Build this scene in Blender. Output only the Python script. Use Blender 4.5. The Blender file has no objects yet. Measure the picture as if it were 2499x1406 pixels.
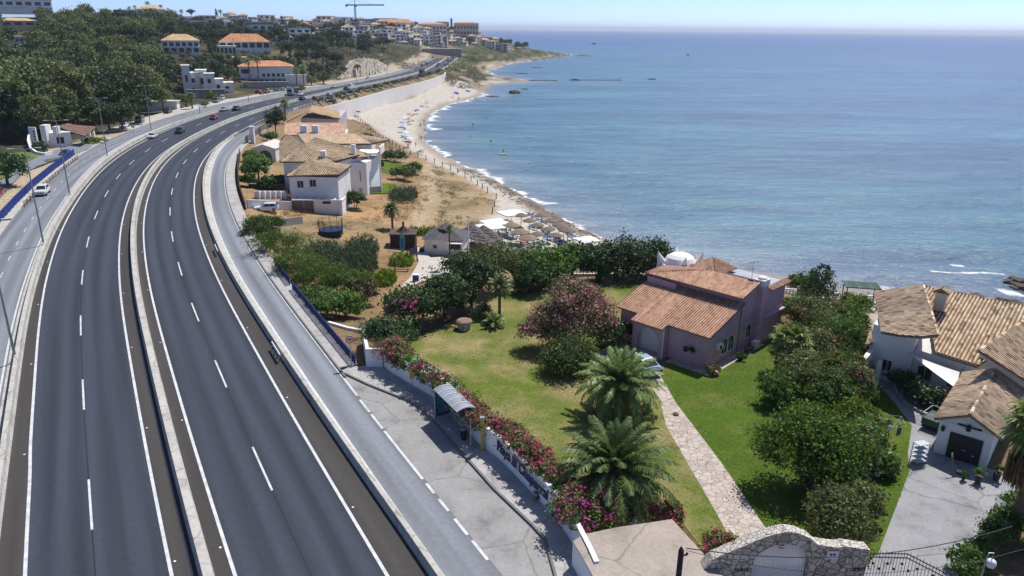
import bpy,bmesh,math,random
import numpy as np
from mathutils import Vector,Matrix
R = math.radians
scene = bpy.context.scene
COL = scene.collection
# ---------------------------------------------------------------- camera
CAM_H,FPX,PW,PH_ = 29.0,1824.0,2499.0,1406.0
HORIZON,ROLL = 70.0,R(0.6)
PITCH = math.atan((PH_/2-HORIZON)/FPX)
cam_data = bpy.data.cameras.new("camera")
cam = bpy.data.objects.new("camera",cam_data)
COL.objects.link(cam)
cam_data.sensor_width = 36.0
cam_data.lens = FPX/PW*36.0
cam_data.clip_start,cam_data.clip_end = 0.5,60000
cam.matrix_world = (Matrix.Translation((0,0,CAM_H)) @ Matrix.Rotation(math.pi/2-PITCH,4,'X')
     @ Matrix.Rotation(ROLL,4,'Z'))
scene.camera = cam
# ---------------------------------------------------------------- sky, sun, exposure
SUN_DIR = Vector((0.60,0.80,0)).normalized()          # horizontal direction towards the sun
SUN_EL = R(59)
world = bpy.data.worlds.new("World")
scene.world = world
world.use_nodes = True
wn = world.node_tree.nodes
sky = wn.new('ShaderNodeTexSky')
sky.sky_type = 'NISHITA'
sky.sun_disc = False
sky.sun_elevation = SUN_EL
sky.sun_rotation = math.atan2(SUN_DIR.x,SUN_DIR.y)
sky.air_density,sky.dust_density,sky.ozone_density = 0.30,0.50,6.0
bg = wn['Background']
bg.inputs['Strength'].default_value = 0.135
world.node_tree.links.new(sky.outputs[0],bg.inputs['Color'])
sun_data = bpy.data.lights.new("sun",'SUN')
sun_data.energy,sun_data.angle,sun_data.color = 3.25,R(0.5),(1.0,0.955,0.89)
sun = bpy.data.objects.new("sun",sun_data)
COL.objects.link(sun)
sv = Vector((SUN_DIR.x*math.cos(SUN_EL),SUN_DIR.y*math.cos(SUN_EL),math.sin(SUN_EL)))
sun.rotation_euler = sv.to_track_quat('Z','Y').to_euler()
sun.location = (40,60,120)
scene.view_settings.view_transform = 'Standard'
scene.view_settings.look = 'None'
scene.view_settings.exposure = 0.66
scene.view_settings.gamma = 1.0
scene.cycles.use_denoising = True
scene.cycles.max_bounces = 6
scene.cycles.diffuse_bounces = 3
scene.cycles.transparent_max_bounces = 6
scene.cycles.volume_bounces = 0
scene.cycles.caustics_reflective = False
scene.cycles.caustics_refractive = False
# ---------------------------------------------------------------- picture point -> place in the world
def ray(px,py):
 u,v = (px-PW/2)/FPX,(PH_/2-py)/FPX
 c,s = math.cos(ROLL),math.sin(ROLL)
 x,y = c*u-s*v,s*u+c*v
 return np.array((x,math.cos(PITCH)+y*math.sin(PITCH),-math.sin(PITCH)+y*math.cos(PITCH)))
def P(px,py,z=0.0):
 r = ray(px,py)
 t = (z-CAM_H)/r[2]
 return Vector((r[0]*t,r[1]*t,z))
def Q(px,py,t):
 r = ray(px,py)
 return Vector((r[0]*t,r[1]*t,CAM_H+r[2]*t))
# ---------------------------------------------------------------- objects and tags
def tag(o,label=None,cat=None,group=None,kind=None):
 if label: o['label'] = label
 if cat: o['category'] = cat
 if group: o['group'] = group
 if kind: o['kind'] = kind
 return o
def empty(name,loc=(0,0,0),rz=0.0,label=None,cat=None,group=None):
 o = bpy.data.objects.new(name,None)
 COL.objects.link(o)
 o.location = loc
 o.rotation_euler = (0,0,rz)
 o.empty_display_size = 0.5
 return tag(o,label,cat,group)
def copy_tree(o,loc=None,rz=None,sc=None,label=None,cat=None,group=None,parent=None):
 c = o.copy()
 COL.objects.link(c)
 c.parent = parent
 if loc is not None: c.location = loc
 if rz is not None: c.rotation_euler = (0,0,rz)
 if sc is not None: c.scale = (sc,sc,sc) if not isinstance(sc,tuple) else sc
 tag(c,label,cat,group)
 kids = [copy_tree(ch,parent=c) for ch in KIDS.get(o.name,())]
 if kids: KIDS[c.name] = kids
 return c
KIDS = {}
def link(name,me,parent=None,loc=None,rz=0.0):
 o = bpy.data.objects.new(name,me)
 COL.objects.link(o)
 if parent is not None:
  o.parent = parent
  KIDS.setdefault(parent.name,[]).append(o)
 if loc is not None: o.location = loc
 if rz: o.rotation_euler = (0,0,rz)
 return o
class MB:
 """collects shapes, then links them as ONE mesh object"""
 def __init__(s):
  s.v,s.f,s.mi,s.uv = [],[],[],[]
  s.m = 0
 def face(s,pts,uvs=None):
  i = len(s.v)
  s.v.extend([tuple(p) for p in pts])
  s.f.append(list(range(i,i+len(pts))))
  s.mi.append(s.m)
  s.uv.extend(uvs if uvs else [(0,0)]*len(pts))
 def add(s,vs,fs):
  i = len(s.v)
  s.v.extend([tuple(p) for p in vs])
  for f in fs:
   s.f.append([i+k for k in f])
   s.mi.append(s.m)
   s.uv.extend([(0,0)]*len(f))
 def box(s,x0,x1,y0,y1,z0,z1,M=None):
  vs = [Vector(p) for p in ((x0,y0,z0),(x1,y0,z0),(x1,y1,z0),(x0,y1,z0),
                                  (x0,y0,z1),(x1,y0,z1),(x1,y1,z1),(x0,y1,z1))]
  if M is not None: vs = [M @ p for p in vs]
  s.add(vs,[(0,3,2,1),(4,5,6,7),(0,1,5,4),(1,2,6,5),(2,3,7,6),(3,0,4,7)])
 def bar(s,a,b,w,h=None):
  """square bar from a to b"""
  a,b = Vector(a),Vector(b)
  h = h or w
  d = (b-a)
  L = d.length
  if L < 1e-6: return
  q = d.to_track_quat('Y','Z').to_matrix().to_4x4()
  s.box(-w/2,w/2,0,L,-h/2,h/2,Matrix.Translation(a) @ q)
 def tube(s,pts,rad,n=6,cap=True):
  pts = [Vector(p) for p in pts]
  if not hasattr(rad,'__len__'): rad = [rad]*len(pts)
  rings = []
  for i,p in enumerate(pts):
   d = (pts[min(i+1,len(pts)-1)]-pts[max(i-1,0)]).normalized()
   x = d.orthogonal().normalized() if abs(d.z) < 0.95 else Vector((1,0,0))
   x = (x-d*x.dot(d)).normalized()
   y = d.cross(x)
   rings.append([p+(x*math.cos(2*math.pi*k/n)+y*math.sin(2*math.pi*k/n))*rad[i] for k in range(n)])
  vs = [q for r in rings for q in r]
  fs = []
  for i in range(len(pts)-1):
   for k in range(n):
    k2 = (k+1) % n
    fs.append((i*n+k,i*n+k2,(i+1)*n+k2,(i+1)*n+k))
  if cap:
   fs.append(tuple(reversed(range(n))))
   fs.append(tuple(range((len(pts)-1)*n,len(pts)*n)))
  s.add(vs,fs)
 def lathe(s,prof,n=12,c=(0,0,0)):
  vs,fs = [],[]
  for r,z in prof:
   for k in range(n):
    a = 2*math.pi*k/n
    vs.append((c[0]+r*math.cos(a),c[1]+r*math.sin(a),c[2]+z))
  for i in range(len(prof)-1):
   for k in range(n):
    k2 = (k+1) % n
    fs.append((i*n+k,i*n+k2,(i+1)*n+k2,(i+1)*n+k))
  fs.append(tuple(reversed(range(n))))
  fs.append(tuple(range((len(prof)-1)*n,len(prof)*n)))
  s.add(vs,fs)
 def prism(s,pts,z0,z1):
  """vertical prism over a plan polygon; z0/z1 numbers or per-point lists"""
  n = len(pts)
  a = sum(pts[i][0]*pts[(i+1) % n][1]-pts[(i+1) % n][0]*pts[i][1] for i in range(n))
  Z0 = list(z0) if hasattr(z0,'__len__') else [z0]*n
  Z1 = list(z1) if hasattr(z1,'__len__') else [z1]*n
  idx = list(range(n)) if a > 0 else list(reversed(range(n)))
  vs = [(pts[i][0],pts[i][1],Z0[i]) for i in idx]+[(pts[i][0],pts[i][1],Z1[i]) for i in idx]
  fs = [tuple(reversed(range(n))),tuple(range(n,2*n))]
  fs += [(i,(i+1) % n,n+(i+1) % n,n+i) for i in range(n)]
  s.add(vs,fs)
 def build(s,name,mats,parent=None,loc=None,rz=0.0,smooth=False):
  me = bpy.data.meshes.new(name)
  me.from_pydata(s.v,[],s.f)
  for m in (mats if isinstance(mats,(list,tuple)) else [mats]):
   me.materials.append(m)
  me.polygons.foreach_set('material_index',s.mi)
  if any(u != (0,0) for u in s.uv):
   uvl = me.uv_layers.new(name='UVMap')
   uvl.data.foreach_set('uv',[c for u in s.uv for c in u])
  if smooth:
   me.polygons.foreach_set('use_smooth',[True]*len(me.polygons))
  me.update()
  return link(name,me,parent,loc,rz)
def mesh_np(name,V,F,mats):
 """V (n,3), F (m,k) arrays -> mesh"""
 me = bpy.data.meshes.new(name)
 V = np.asarray(V,np.float32)
 F = np.asarray(F,np.int32)
 k = F.shape[1]
 me.vertices.add(len(V))
 me.vertices.foreach_set('co',V.ravel())
 me.loops.add(F.size)
 me.loops.foreach_set('vertex_index',F.ravel())
 me.polygons.add(len(F))
 me.polygons.foreach_set('loop_start',np.arange(0,F.size,k,dtype=np.int32))
 me.update(calc_edges=True)
 for m in (mats if isinstance(mats,(list,tuple)) else [mats]):
  me.materials.append(m)
 return me
# ---------------------------------------------------------------- materials
MATS = {}
def nodes_of(name):
 m = bpy.data.materials.new(name)
 m.use_nodes = True
 nt = m.node_tree
 return m,nt,nt.nodes,nt.links,nt.nodes['Principled BSDF']
def N(nt,typ,**kw):
 n = nt.nodes.new(typ)
 for k,v in kw.items():
  if hasattr(n,k) and k not in ('inputs',): setattr(n,k,v)
  else: n.inputs[k.replace('_',' ')].default_value = v
 return n
def ramp(nt,stops,interp='LINEAR'):
 r = nt.nodes.new('ShaderNodeValToRGB')
 r.color_ramp.interpolation = interp
 el = r.color_ramp.elements
 while len(el) < len(stops): el.new(0.5)
 for e,(p,c) in zip(el,stops):
  e.position = p
  e.color = (*c,1)
 return r
def mat(name,col,rough=0.7,var=0.12,scale=1.0,bump=0.0,bscale=8.0,metal=0.0,spec=0.3,detail=4.0):
 """plain procedural material: colour mottled by noise in object space"""
 if name in MATS: return MATS[name]
 m,nt,n,l,b = nodes_of(name)
 b.inputs['Roughness'].default_value = rough
 b.inputs['Metallic'].default_value = metal
 b.inputs['Specular IOR Level'].default_value = spec
 tc = n.new('ShaderNodeTexCoord')
 nz = N(nt,'ShaderNodeTexNoise',Scale=scale,Detail=detail)
 l.new(tc.outputs['Object'],nz.inputs['Vector'])
 lo = tuple(max(0,c*(1-var)) for c in col)
 hi = tuple(min(1,c*(1+var)) for c in col)
 r = ramp(nt,[(0.3,lo),(0.7,hi)])
 l.new(nz.outputs[0],r.inputs[0])
 l.new(r.outputs[0],b.inputs['Base Color'])
 if bump:
  nb = N(nt,'ShaderNodeTexNoise',Scale=bscale,Detail=3.0)
  l.new(tc.outputs['Object'],nb.inputs['Vector'])
  bp = N(nt,'ShaderNodeBump',Strength=bump,Distance=0.05)
  l.new(nb.outputs[0],bp.inputs['Height'])
  l.new(bp.outputs[0],b.inputs['Normal'])
 MATS[name] = m
 return m
def leaf_mat(name,cols,trans=0.3,rough=0.55):
 """foliage: each leaf card takes its own shade of the given colours"""
 if name in MATS: return MATS[name]
 m,nt,n,l,b = nodes_of(name)
 geo = n.new('ShaderNodeNewGeometry')
 oi = n.new('ShaderNodeObjectInfo')
 k = len(cols)
 r = ramp(nt,[(i/max(1,k-1),c) for i,c in enumerate(cols)])
 l.new(geo.outputs['Random Per Island'],r.inputs[0])
 hv = N(nt,'ShaderNodeHueSaturation')
 mr = N(nt,'ShaderNodeMapRange')
 mr.inputs[3].default_value,mr.inputs[4].default_value = 0.75,1.25
 l.new(oi.outputs['Random'],mr.inputs[0])
 l.new(mr.outputs[0],hv.inputs['Value'])
 l.new(r.outputs[0],hv.inputs['Color'])
 l.new(hv.outputs[0],b.inputs['Base Color'])
 b.inputs['Roughness'].default_value = rough
 b.inputs['Specular IOR Level'].default_value = 0.25
 tr = n.new('ShaderNodeBsdfTranslucent')
 l.new(hv.outputs[0],tr.inputs['Color'])
 mx = N(nt,'ShaderNodeMixShader')
 mx.inputs[0].default_value = trans*1.45
 l.new(b.outputs[0],mx.inputs[1])
 l.new(tr.outputs[0],mx.inputs[2])
 l.new(mx.outputs[0],n['Material Output'].inputs['Surface'])
 MATS[name] = m
 return m
def tile_mat(name,cols,dark=0.35,pan=1.0):
 """barrel tiles: every tile of the row has its own fired colour (uv: column, course)"""
 if name in MATS: return MATS[name]
 m,nt,n,l,b = nodes_of(name)
 uv = n.new('ShaderNodeUVMap')
 fl = N(nt,'ShaderNodeVectorMath',operation='FLOOR')
 l.new(uv.outputs[0],fl.inputs[0])
 wn_ = N(nt,'ShaderNodeTexWhiteNoise',noise_dimensions='2D')
 l.new(fl.outputs[0],wn_.inputs['Vector'])
 k = len(cols)
 r = ramp(nt,[(i/(k-1),c) for i,c in enumerate(cols)])
 l.new(wn_.outputs['Value'],r.inputs[0])
 nz = N(nt,'ShaderNodeTexNoise',Scale=0.25,Detail=5.0)
 l.new(uv.outputs[0],nz.inputs['Vector'])
 r2 = ramp(nt,[(0.35,(1-dark,)*3),(0.65,(1.05,)*3)])
 l.new(nz.outputs[0],r2.inputs[0])
 mx = N(nt,'ShaderNodeMix',data_type='RGBA',blend_type='MULTIPLY')
 mx.inputs[0].default_value = 1.0
 l.new(r.outputs[0],mx.inputs[6])
 l.new(r2.outputs[0],mx.inputs[7])
 # the sunken pan strips are darkened in the colour, the cover tiles are not
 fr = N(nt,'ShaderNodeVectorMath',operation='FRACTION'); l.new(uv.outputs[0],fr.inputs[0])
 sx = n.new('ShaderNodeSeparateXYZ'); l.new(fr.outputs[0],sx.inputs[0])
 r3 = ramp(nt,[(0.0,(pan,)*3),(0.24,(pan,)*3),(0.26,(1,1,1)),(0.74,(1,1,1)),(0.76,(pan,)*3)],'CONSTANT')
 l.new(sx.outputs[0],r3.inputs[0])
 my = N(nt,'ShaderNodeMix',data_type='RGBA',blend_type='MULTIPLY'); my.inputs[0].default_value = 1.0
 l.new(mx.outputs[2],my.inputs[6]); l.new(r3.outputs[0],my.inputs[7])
 l.new(my.outputs[2],b.inputs['Base Color'])
 b.inputs['Roughness'].default_value = 0.85
 b.inputs['Specular IOR Level'].default_value = 0.2
 MATS[name] = m
 return m
def worn(name,base,joint=0.0):
 """concrete with stains, cracks and, for slabs, joints"""
 m,nt,n,l,b = nodes_of(name)
 tc = n.new('ShaderNodeTexCoord')
 n1 = N(nt,'ShaderNodeTexNoise',Scale=0.45,Detail=7.0,Roughness=0.68); n2 = N(nt,'ShaderNodeTexNoise',Scale=4.0,Detail=5.0,Roughness=0.8)
 for q in (n1,n2): l.new(tc.outputs['Object'],q.inputs['Vector'])
 r1 = ramp(nt,[(0.30,tuple(c*.62 for c in base)),(0.46,tuple(c*.95 for c in base)),(0.7,tuple(c*1.14 for c in base))])
 r2 = ramp(nt,[(0.3,(.82,)*3),(0.7,(1.12,)*3)])
 l.new(n1.outputs[0],r1.inputs[0]); l.new(n2.outputs[0],r2.inputs[0])
 v = N(nt,'ShaderNodeTexVoronoi',feature='DISTANCE_TO_EDGE',Scale=0.16 if not joint else joint)
 mw = N(nt,'ShaderNodeMix',data_type='RGBA',blend_type='LINEAR_LIGHT'); mw.inputs[0].default_value = 0.5 if not joint else 0.04
 l.new(tc.outputs['Object'],mw.inputs[6]); l.new(n1.outputs[1],mw.inputs[7]); l.new(mw.outputs[2],v.inputs['Vector'])
 r3 = ramp(nt,[(0.0,(.62,)*3),(0.012 if not joint else 0.03,(1,1,1))]); l.new(v.outputs['Distance'],r3.inputs[0])
 a = N(nt,'ShaderNodeMix',data_type='RGBA',blend_type='MULTIPLY'); a.inputs[0].default_value = 1
 c = N(nt,'ShaderNodeMix',data_type='RGBA',blend_type='MULTIPLY'); c.inputs[0].default_value = 1
 l.new(r1.outputs[0],a.inputs[6]); l.new(r2.outputs[0],a.inputs[7]); l.new(a.outputs[2],c.inputs[6]); l.new(r3.outputs[0],c.inputs[7])
 l.new(c.outputs[2],b.inputs['Base Color'])
 b.inputs['Roughness'].default_value = 0.9; b.inputs['Specular IOR Level'].default_value = 0.2
 MATS[name] = m
 return m
M_WHITE = mat('white_render',(0.78,0.77,0.75),0.8,0.09,0.35,0.12,6,detail=7)
M_CREAM = mat('cream_render',(0.62,0.53,0.42),0.85,0.08,0.4)
M_PINK = mat('mauve_render',(0.53,0.34,0.395),0.85,0.17,0.4,0.2,7,detail=7)
M_CONC = worn('pale_concrete',(0.47,0.455,0.415),0.5)
M_CONCG = mat('grey_concrete',(0.33,0.32,0.31),0.9,0.15,0.6,0.2,5)
M_GLASS = mat('dark_window_glass',(0.025,0.03,0.038),0.22,0.2,0.6,spec=0.3)
M_BLACK = mat('black_iron',(0.02,0.02,0.022),0.5,0.2,3)
M_DARKBLUE = mat('dark_blue_iron',(0.022,0.03,0.075),0.45,0.2,3)
M_BLUE = mat('blue_paint',(0.025,0.035,0.16),0.45,0.2,1)
M_STEEL = mat('grey_galvanised_steel',(0.36,0.37,0.38),0.45,0.1,2,metal=0.5)
M_WOOD = mat('weathered_wood',(0.16,0.10,0.065),0.85,0.3,2)
M_BROWN = mat('dark_brown_timber',(0.055,0.035,0.03),0.8,0.25,2)
M_BARK = mat('bark',(0.13,0.095,0.07),0.9,0.3,3,0.4,9)
M_PALMBARK = mat('palm_bark',(0.17,0.12,0.08),0.95,0.35,6,0.6,12)
M_RUBBER = mat('tyre_rubber',(0.02,0.02,0.02),0.8,0.1,3)
M_CANVAS = mat('white_canvas',(0.78,0.78,0.76),0.9,0.05,1)
M_STRAW = mat('straw_thatch',(0.25,0.20,0.145),0.95,0.35,5,0.4,14)
M_GREYTHATCH = mat('grey_thatch',(0.13,0.115,0.115),0.95,0.35,4,0.4,12)
M_YELLOW = mat('yellow_paint',(0.48,0.36,0.07),0.5,0.1,1)
M_PLASTW = mat('white_plastic',(0.75,0.76,0.78),0.4,0.03,1)
M_SKIN = mat('skin',(0.42,0.24,0.16),0.6,0.1,3)
M_ROCK = mat('dark_shore_rock',(0.10,0.085,0.07),0.9,0.4,0.6,0.6,2)
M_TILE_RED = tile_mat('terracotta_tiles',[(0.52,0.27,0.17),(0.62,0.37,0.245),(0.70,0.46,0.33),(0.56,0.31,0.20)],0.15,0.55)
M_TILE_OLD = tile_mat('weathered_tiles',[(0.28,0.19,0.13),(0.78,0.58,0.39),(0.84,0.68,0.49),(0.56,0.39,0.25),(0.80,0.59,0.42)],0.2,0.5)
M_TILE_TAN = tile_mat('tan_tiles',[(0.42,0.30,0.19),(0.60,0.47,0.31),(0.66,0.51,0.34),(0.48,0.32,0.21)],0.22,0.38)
def frame_xy(o,ang):
 """4x4 matrix of a local frame: origin o, x axis turned by ang"""
 return Matrix.Translation(Vector((o[0],o[1],o[2] if len(o) > 2 else 0))) @ Matrix.Rotation(ang,4,'Z')
def tile_roof(mb,poly,pitch=0.26,amp=0.075,course=0.42,sub=4,thick=0.12,up=None):
 """barrel tile roof over a planar convex polygon (3-D points); ridged along the slope"""
 poly = [Vector(p) for p in poly]
 c = sum(poly,Vector())/len(poly)
 n = Vector()
 for i in range(len(poly)):
  n += (poly[i]-c).cross(poly[(i+1) % len(poly)]-c)
 n.normalize()
 if n.z < 0: n = -n
 v = Vector((0,0,1))-n*n.z
 v = v.normalized() if v.length > 1e-4 else Vector((0,1,0))
 u = v.cross(n).normalized()
 p2 = [((p-c).dot(u),(p-c).dot(v)) for p in poly]
 # underside
 mb.face([p-n*thick for p in poly])
 for i in range(len(poly)):
  a,b = poly[i],poly[(i+1) % len(poly)]
  mb.face([a-n*thick,b-n*thick,b,a])
 u0,u1 = min(q[0] for q in p2),max(q[0] for q in p2)
 cnt = max(2,int((u1-u0)/pitch*sub))
 rows = []
 for i in range(cnt+1):
  uu = u0+(u1-u0)*i/cnt
  ue = min(max(uu,u0+1e-4),u1-1e-4)
  vs = []
  for j in range(len(p2)):
   a,b = p2[j],p2[(j+1) % len(p2)]
   if (a[0]-ue)*(b[0]-ue) < 0:
    t = (ue-a[0])/(b[0]-a[0])
    vs.append(a[1]+t*(b[1]-a[1]))
  if len(vs) < 2:
   continue
  ph = uu/pitch
  h = abs(math.sin(math.pi*ph))*amp*2-amp*0.4
  rows.append((uu,min(vs),max(vs),h))
 for a,b in zip(rows[:-1],rows[1:]):
  pt = lambda r,vv: c+u*r[0]+v*vv+n*r[3]
  um = (a[0]+b[0])/2/pitch
  mb.face([pt(a,a[1]),pt(b,b[1]),pt(b,b[2]),pt(a,a[2])],
    [(um,a[1]/course+0.01),(um+.02,b[1]/course+0.01),(um+.02,b[2]/course),(um,a[2]/course)])
def ridge_caps(mb,a,b,r=0.13):
 a,b = Vector(a),Vector(b)
 n = max(1,int((b-a).length/0.45))
 for i in range(n):
  p,q = a.lerp(b,i/n),a.lerp(b,(i+0.96)/n)
  k = len(mb.uv)
  mb.tube([p,q],[r,r*0.85],6)
  mb.uv[k:] = [(i*7.3+100,i*3.1)]*(len(mb.uv)-k)
# ================================================================ the road's guide line and offsets
SEA = -8.2
_B = [(508,1406),(422,1094),(389,952),(361,834),(330,700),(320.5,579),(322.5,536),(332.5,487.7),(348,445),
      (369.5,408),(395,379.6),(432,351),(477.5,325.6),(534,300),(560,289),(620,268.5),(680,251.7),(752,233.6),
      (824,217),(920,199),(992,183),(1032,172),(1056,160),(1088,141)]
_g = [tuple(P(x,y,.85))[:2] for x,y in _B]
_g = [(_g[0][0]+7.5*k,_g[0][1]-12.9*k) for k in (3,2,1)]+_g
_g += [(_g[-1][0]-5*k,_g[-1][1]+60*k) for k in (1,2,3)]
_g = np.array(_g)
def dense(pts,step=2.0,sig=3):
 pts = np.asarray(pts,float)
 L = np.r_[0,np.cumsum(np.hypot(*np.diff(pts,axis=0).T))]
 n = max(2,int(L[-1]/step))
 s = np.linspace(0,L[-1],n+1)
 q = np.c_[np.interp(s,L,pts[:,0]),np.interp(s,L,pts[:,1])]
 k = np.exp(-0.5*(np.arange(-3*sig,3*sig+1)/sig) ** 2); k /= k.sum()
 for a in range(2):
  e = np.r_[2*q[0,a]-q[1:3*sig+1,a][::-1],q[:,a],2*q[-1,a]-q[-3*sig-1:-1,a][::-1]]
  q[:,a] = np.convolve(e,k,'valid')
 return q
ROADP = dense(_g,2.0,5)
_L = np.r_[0,np.cumsum(np.hypot(*np.diff(ROADP,axis=0).T))]
_i0 = np.argmin(np.hypot(*(ROADP-np.array(P(508,1406,.85))[:2]).T))
ROADS = _L-_L[_i0]
_d = np.gradient(ROADP,axis=0)
_d /= np.hypot(*_d.T)[:,None]
ROADN = np.c_[_d[:,1],-_d[:,0]]            # towards the sea
def road(s,off=0.0):
 x,y = np.interp(s,ROADS,ROADP[:,0]),np.interp(s,ROADS,ROADP[:,1])
 nx,ny = np.interp(s,ROADS,ROADN[:,0]),np.interp(s,ROADS,ROADN[:,1])
 return Vector((x+nx*off,y+ny*off,0))
def heading(s):
 a,b = road(s-1),road(s+1)
 return math.atan2(b.y-a.y,b.x-a.x)
def so(x,y):
 """(s, offset) of points, arrays"""
 x,y = np.atleast_1d(x),np.atleast_1d(y)
 S,O = np.empty(x.shape),np.empty(x.shape)
 for i in range(0,len(x),4000):
  dx = x[i:i+4000,None]-ROADP[None,:,0]
  dy = y[i:i+4000,None]-ROADP[None,:,1]
  k = np.argmin(dx*dx+dy*dy,axis=1)
  r = np.arange(len(k))
  S[i:i+4000] = ROADS[k]
  O[i:i+4000] = dx[r,k]*ROADN[k,0]+dy[r,k]*ROADN[k,1]
  far = (k == 0) | (k == len(ROADP)-1)
  O[i:i+4000][far] = np.hypot(dx[r,k],dy[r,k])[far]*np.sign(O[i:i+4000][far]+1e-9)+0
 return S,O
def offs(px,extra=()):
 pts = [P(x,y) for x,y in px]
 s,o = so([p.x for p in pts],[p.y for p in pts])
 s,o = list(s)+[e[0] for e in extra],list(o)+[e[1] for e in extra]
 k = np.argsort(s)
 s,o = np.array(s)[k],np.array(o)[k]
 o = np.convolve(np.r_[o[0],o,o[-1]],(0.25,0.5,0.25),'valid')
 return lambda q: np.interp(q,s,o)
_END = 790
F_L1 = offs([(63,1406),(71.6,1173),(75,1094),(83.2,938),(92.5,826),(111.5,700),(181,500),(229.7,440.5),(290,382.4),(358,342.5),(423,312),(500,282)],
   [(-40,-8.7),(290,-13.0),(330,-11.5),(400,-10.5),(470,-9.8),(_END,-10)])
F_L2 = lambda s: np.interp(s,[-40,60,300],[-1.65,-1.75,-1.7])
F_L3 = lambda s: np.interp(s,[-40,160,200,240,300],[1.4,1.3,0.9,0.7,0.9])
F_L4 = lambda s: np.interp(s,[-40,60,180,235,300,330,400,_END],[8.75,8.8,9.0,9.2,10.3,10.6,9.6,10.2])
F_kL = lambda s: np.interp(s,[0,30,60,110,144,165,197],[10.8,10.5,10.3,10.3,10.1,9.8,9.5])
F_kR = lambda s: np.interp(s,[0,60,120,141,165,197],[11.35,11.25,11.45,11.4,10.8,9.8])
F_lbR = offs([(29.4,1094),(50.4,901.7),(67,803.7),(88,700),(174,500),(217.6,445),(273,389.7),(358,336.5),(459,295)],
             [(-40,-10.1),(290,-14.0),(330,-12.5),(400,-11.6),(470,-10.9),(_END,-11)])
F_lbL = lambda s: F_lbR(s)-np.interp(s,[0,70,110,150,190,240,300,420,500],[0.75,0.85,1.1,1.9,2.6,2.2,1.8,1.3,1.0])
F_lsR = lambda s: F_lbL(s)-0.55
F_lsL = offs([(0,583),(54.6,501),(114,451),(182,389.6),(242,353),(314,319.6),(387,295),(483.6,266)],
             [(-40,-17.2),(40,-17.2),(300,-24.5),(350,-22),(420,-19),(500,-18),(_END,-18)])
# ================================================================ lie of the land
_ctl = []                                       # (x, y, z)
def cz(px,py,z): p = P(px,py,z); _ctl.append((p.x,p.y,z))
def cq(px,py,t): p = Q(px,py,t); _ctl.append(tuple(p))
for _s in range(-40,800,20):
 for _o in (-19 if _s < 330 else -16,-8,8,15.0 if _s < 250 else 12.5):
  p = road(_s,_o); _ctl.append((p.x,p.y,-0.06))
for a in ((900,880),(1400,1310),(1700,1380),(1870,1310),(1900,900),(1560,720),(1050,820),(1300,800),(1500,1000),(2000,1100),(1300,1000),
          (2300,1250),(2160,1390),(2440,1390),(1720,880),(1700,720),(1850,700),(1950,1250),(1200,1000),(1150,760),(2000,1000),(2499,1250),(1300,720)):
 cz(*a,-0.3)
for a in ((2130,950,-.4),(2260,850,-.5),(2499,850,-.6),(2100,780,-.5),(2200,760,-.8),(2400,780,-1),(1960,740,-.6),(2030,740,-.9),(1830,660,-1)):
 cz(*a)
SHORE_PX = [(1412,136),(1352,138.6),(1308,147),(1246,154),(1227,160.6),(1183,174),(1202,182.6),(1240,189.7),(1290,194),(1299,197.6),(1262,201),(1220,204),
   (1199,209),(1176,225),(1171.6,234.8),(1124.7,247),(1088.7,256),(1062,270.8),(1041.7,288),(1038,313),(1041,344),(1056,364.7),
   (1098,391),(1156,417),(1207,440),(1258.5,467),(1290,488),(1322.5,504),(1373.7,532),(1425,565),(1455,573),(1514.6,592),(1600,615),
   (1750,650),(1900,682),(1985,697),(2045,702),(2142,708),(2235,716),(2335,727),(2408,740),(2504,760),(2700,800)]
SHORE = np.array([tuple(P(x,y,SEA))[:2] for x,y in SHORE_PX])
SHORE = np.r_[SHORE,[[140,75],[240,30]]]
SHORE = np.r_[[[-60,1560],[40,1330],[88,1215]],SHORE]
SHD = dense(SHORE,2.0,2)
_sd = np.gradient(SHD,axis=0); _sd /= np.hypot(*_sd.T)[:,None]
SHN = np.c_[-_sd[:,1],_sd[:,0]]
def shore_dist(x,y):
 """distance seaward of the waterline (negative on land)"""
 x,y = np.atleast_1d(x),np.atleast_1d(y)
 D = np.empty(x.shape)
 for i in range(0,len(x),4000):
  dx = x[i:i+4000,None]-SHD[None,:,0]
  dy = y[i:i+4000,None]-SHD[None,:,1]
  d2 = dx*dx+dy*dy
  k = np.argmin(d2,axis=1); r = np.arange(len(k))
  D[i:i+4000] = np.sqrt(d2[r,k])*np.sign(dx[r,k]*SHN[k,0]+dy[r,k]*SHN[k,1]+1e-9)
 return D
_m = SHD[len(SHD) // 2]+SHN[len(SHD) // 2]*50
if shore_dist(150.0,300.0)[0] < 0: SHN = -SHN
for i in range(0,len(SHD),9):
 x,y = SHD[i]; nx,ny = SHN[i]
 _ctl += [(x,y,SEA),(x+nx*12,y+ny*12,SEA-1.5),(x+nx*60,y+ny*60,SEA-4)]
for x,y in ((150,300),(300,200),(300,600),(400,1000),(500,1500),(250,900)): _ctl.append((x,y,SEA-6))
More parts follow.
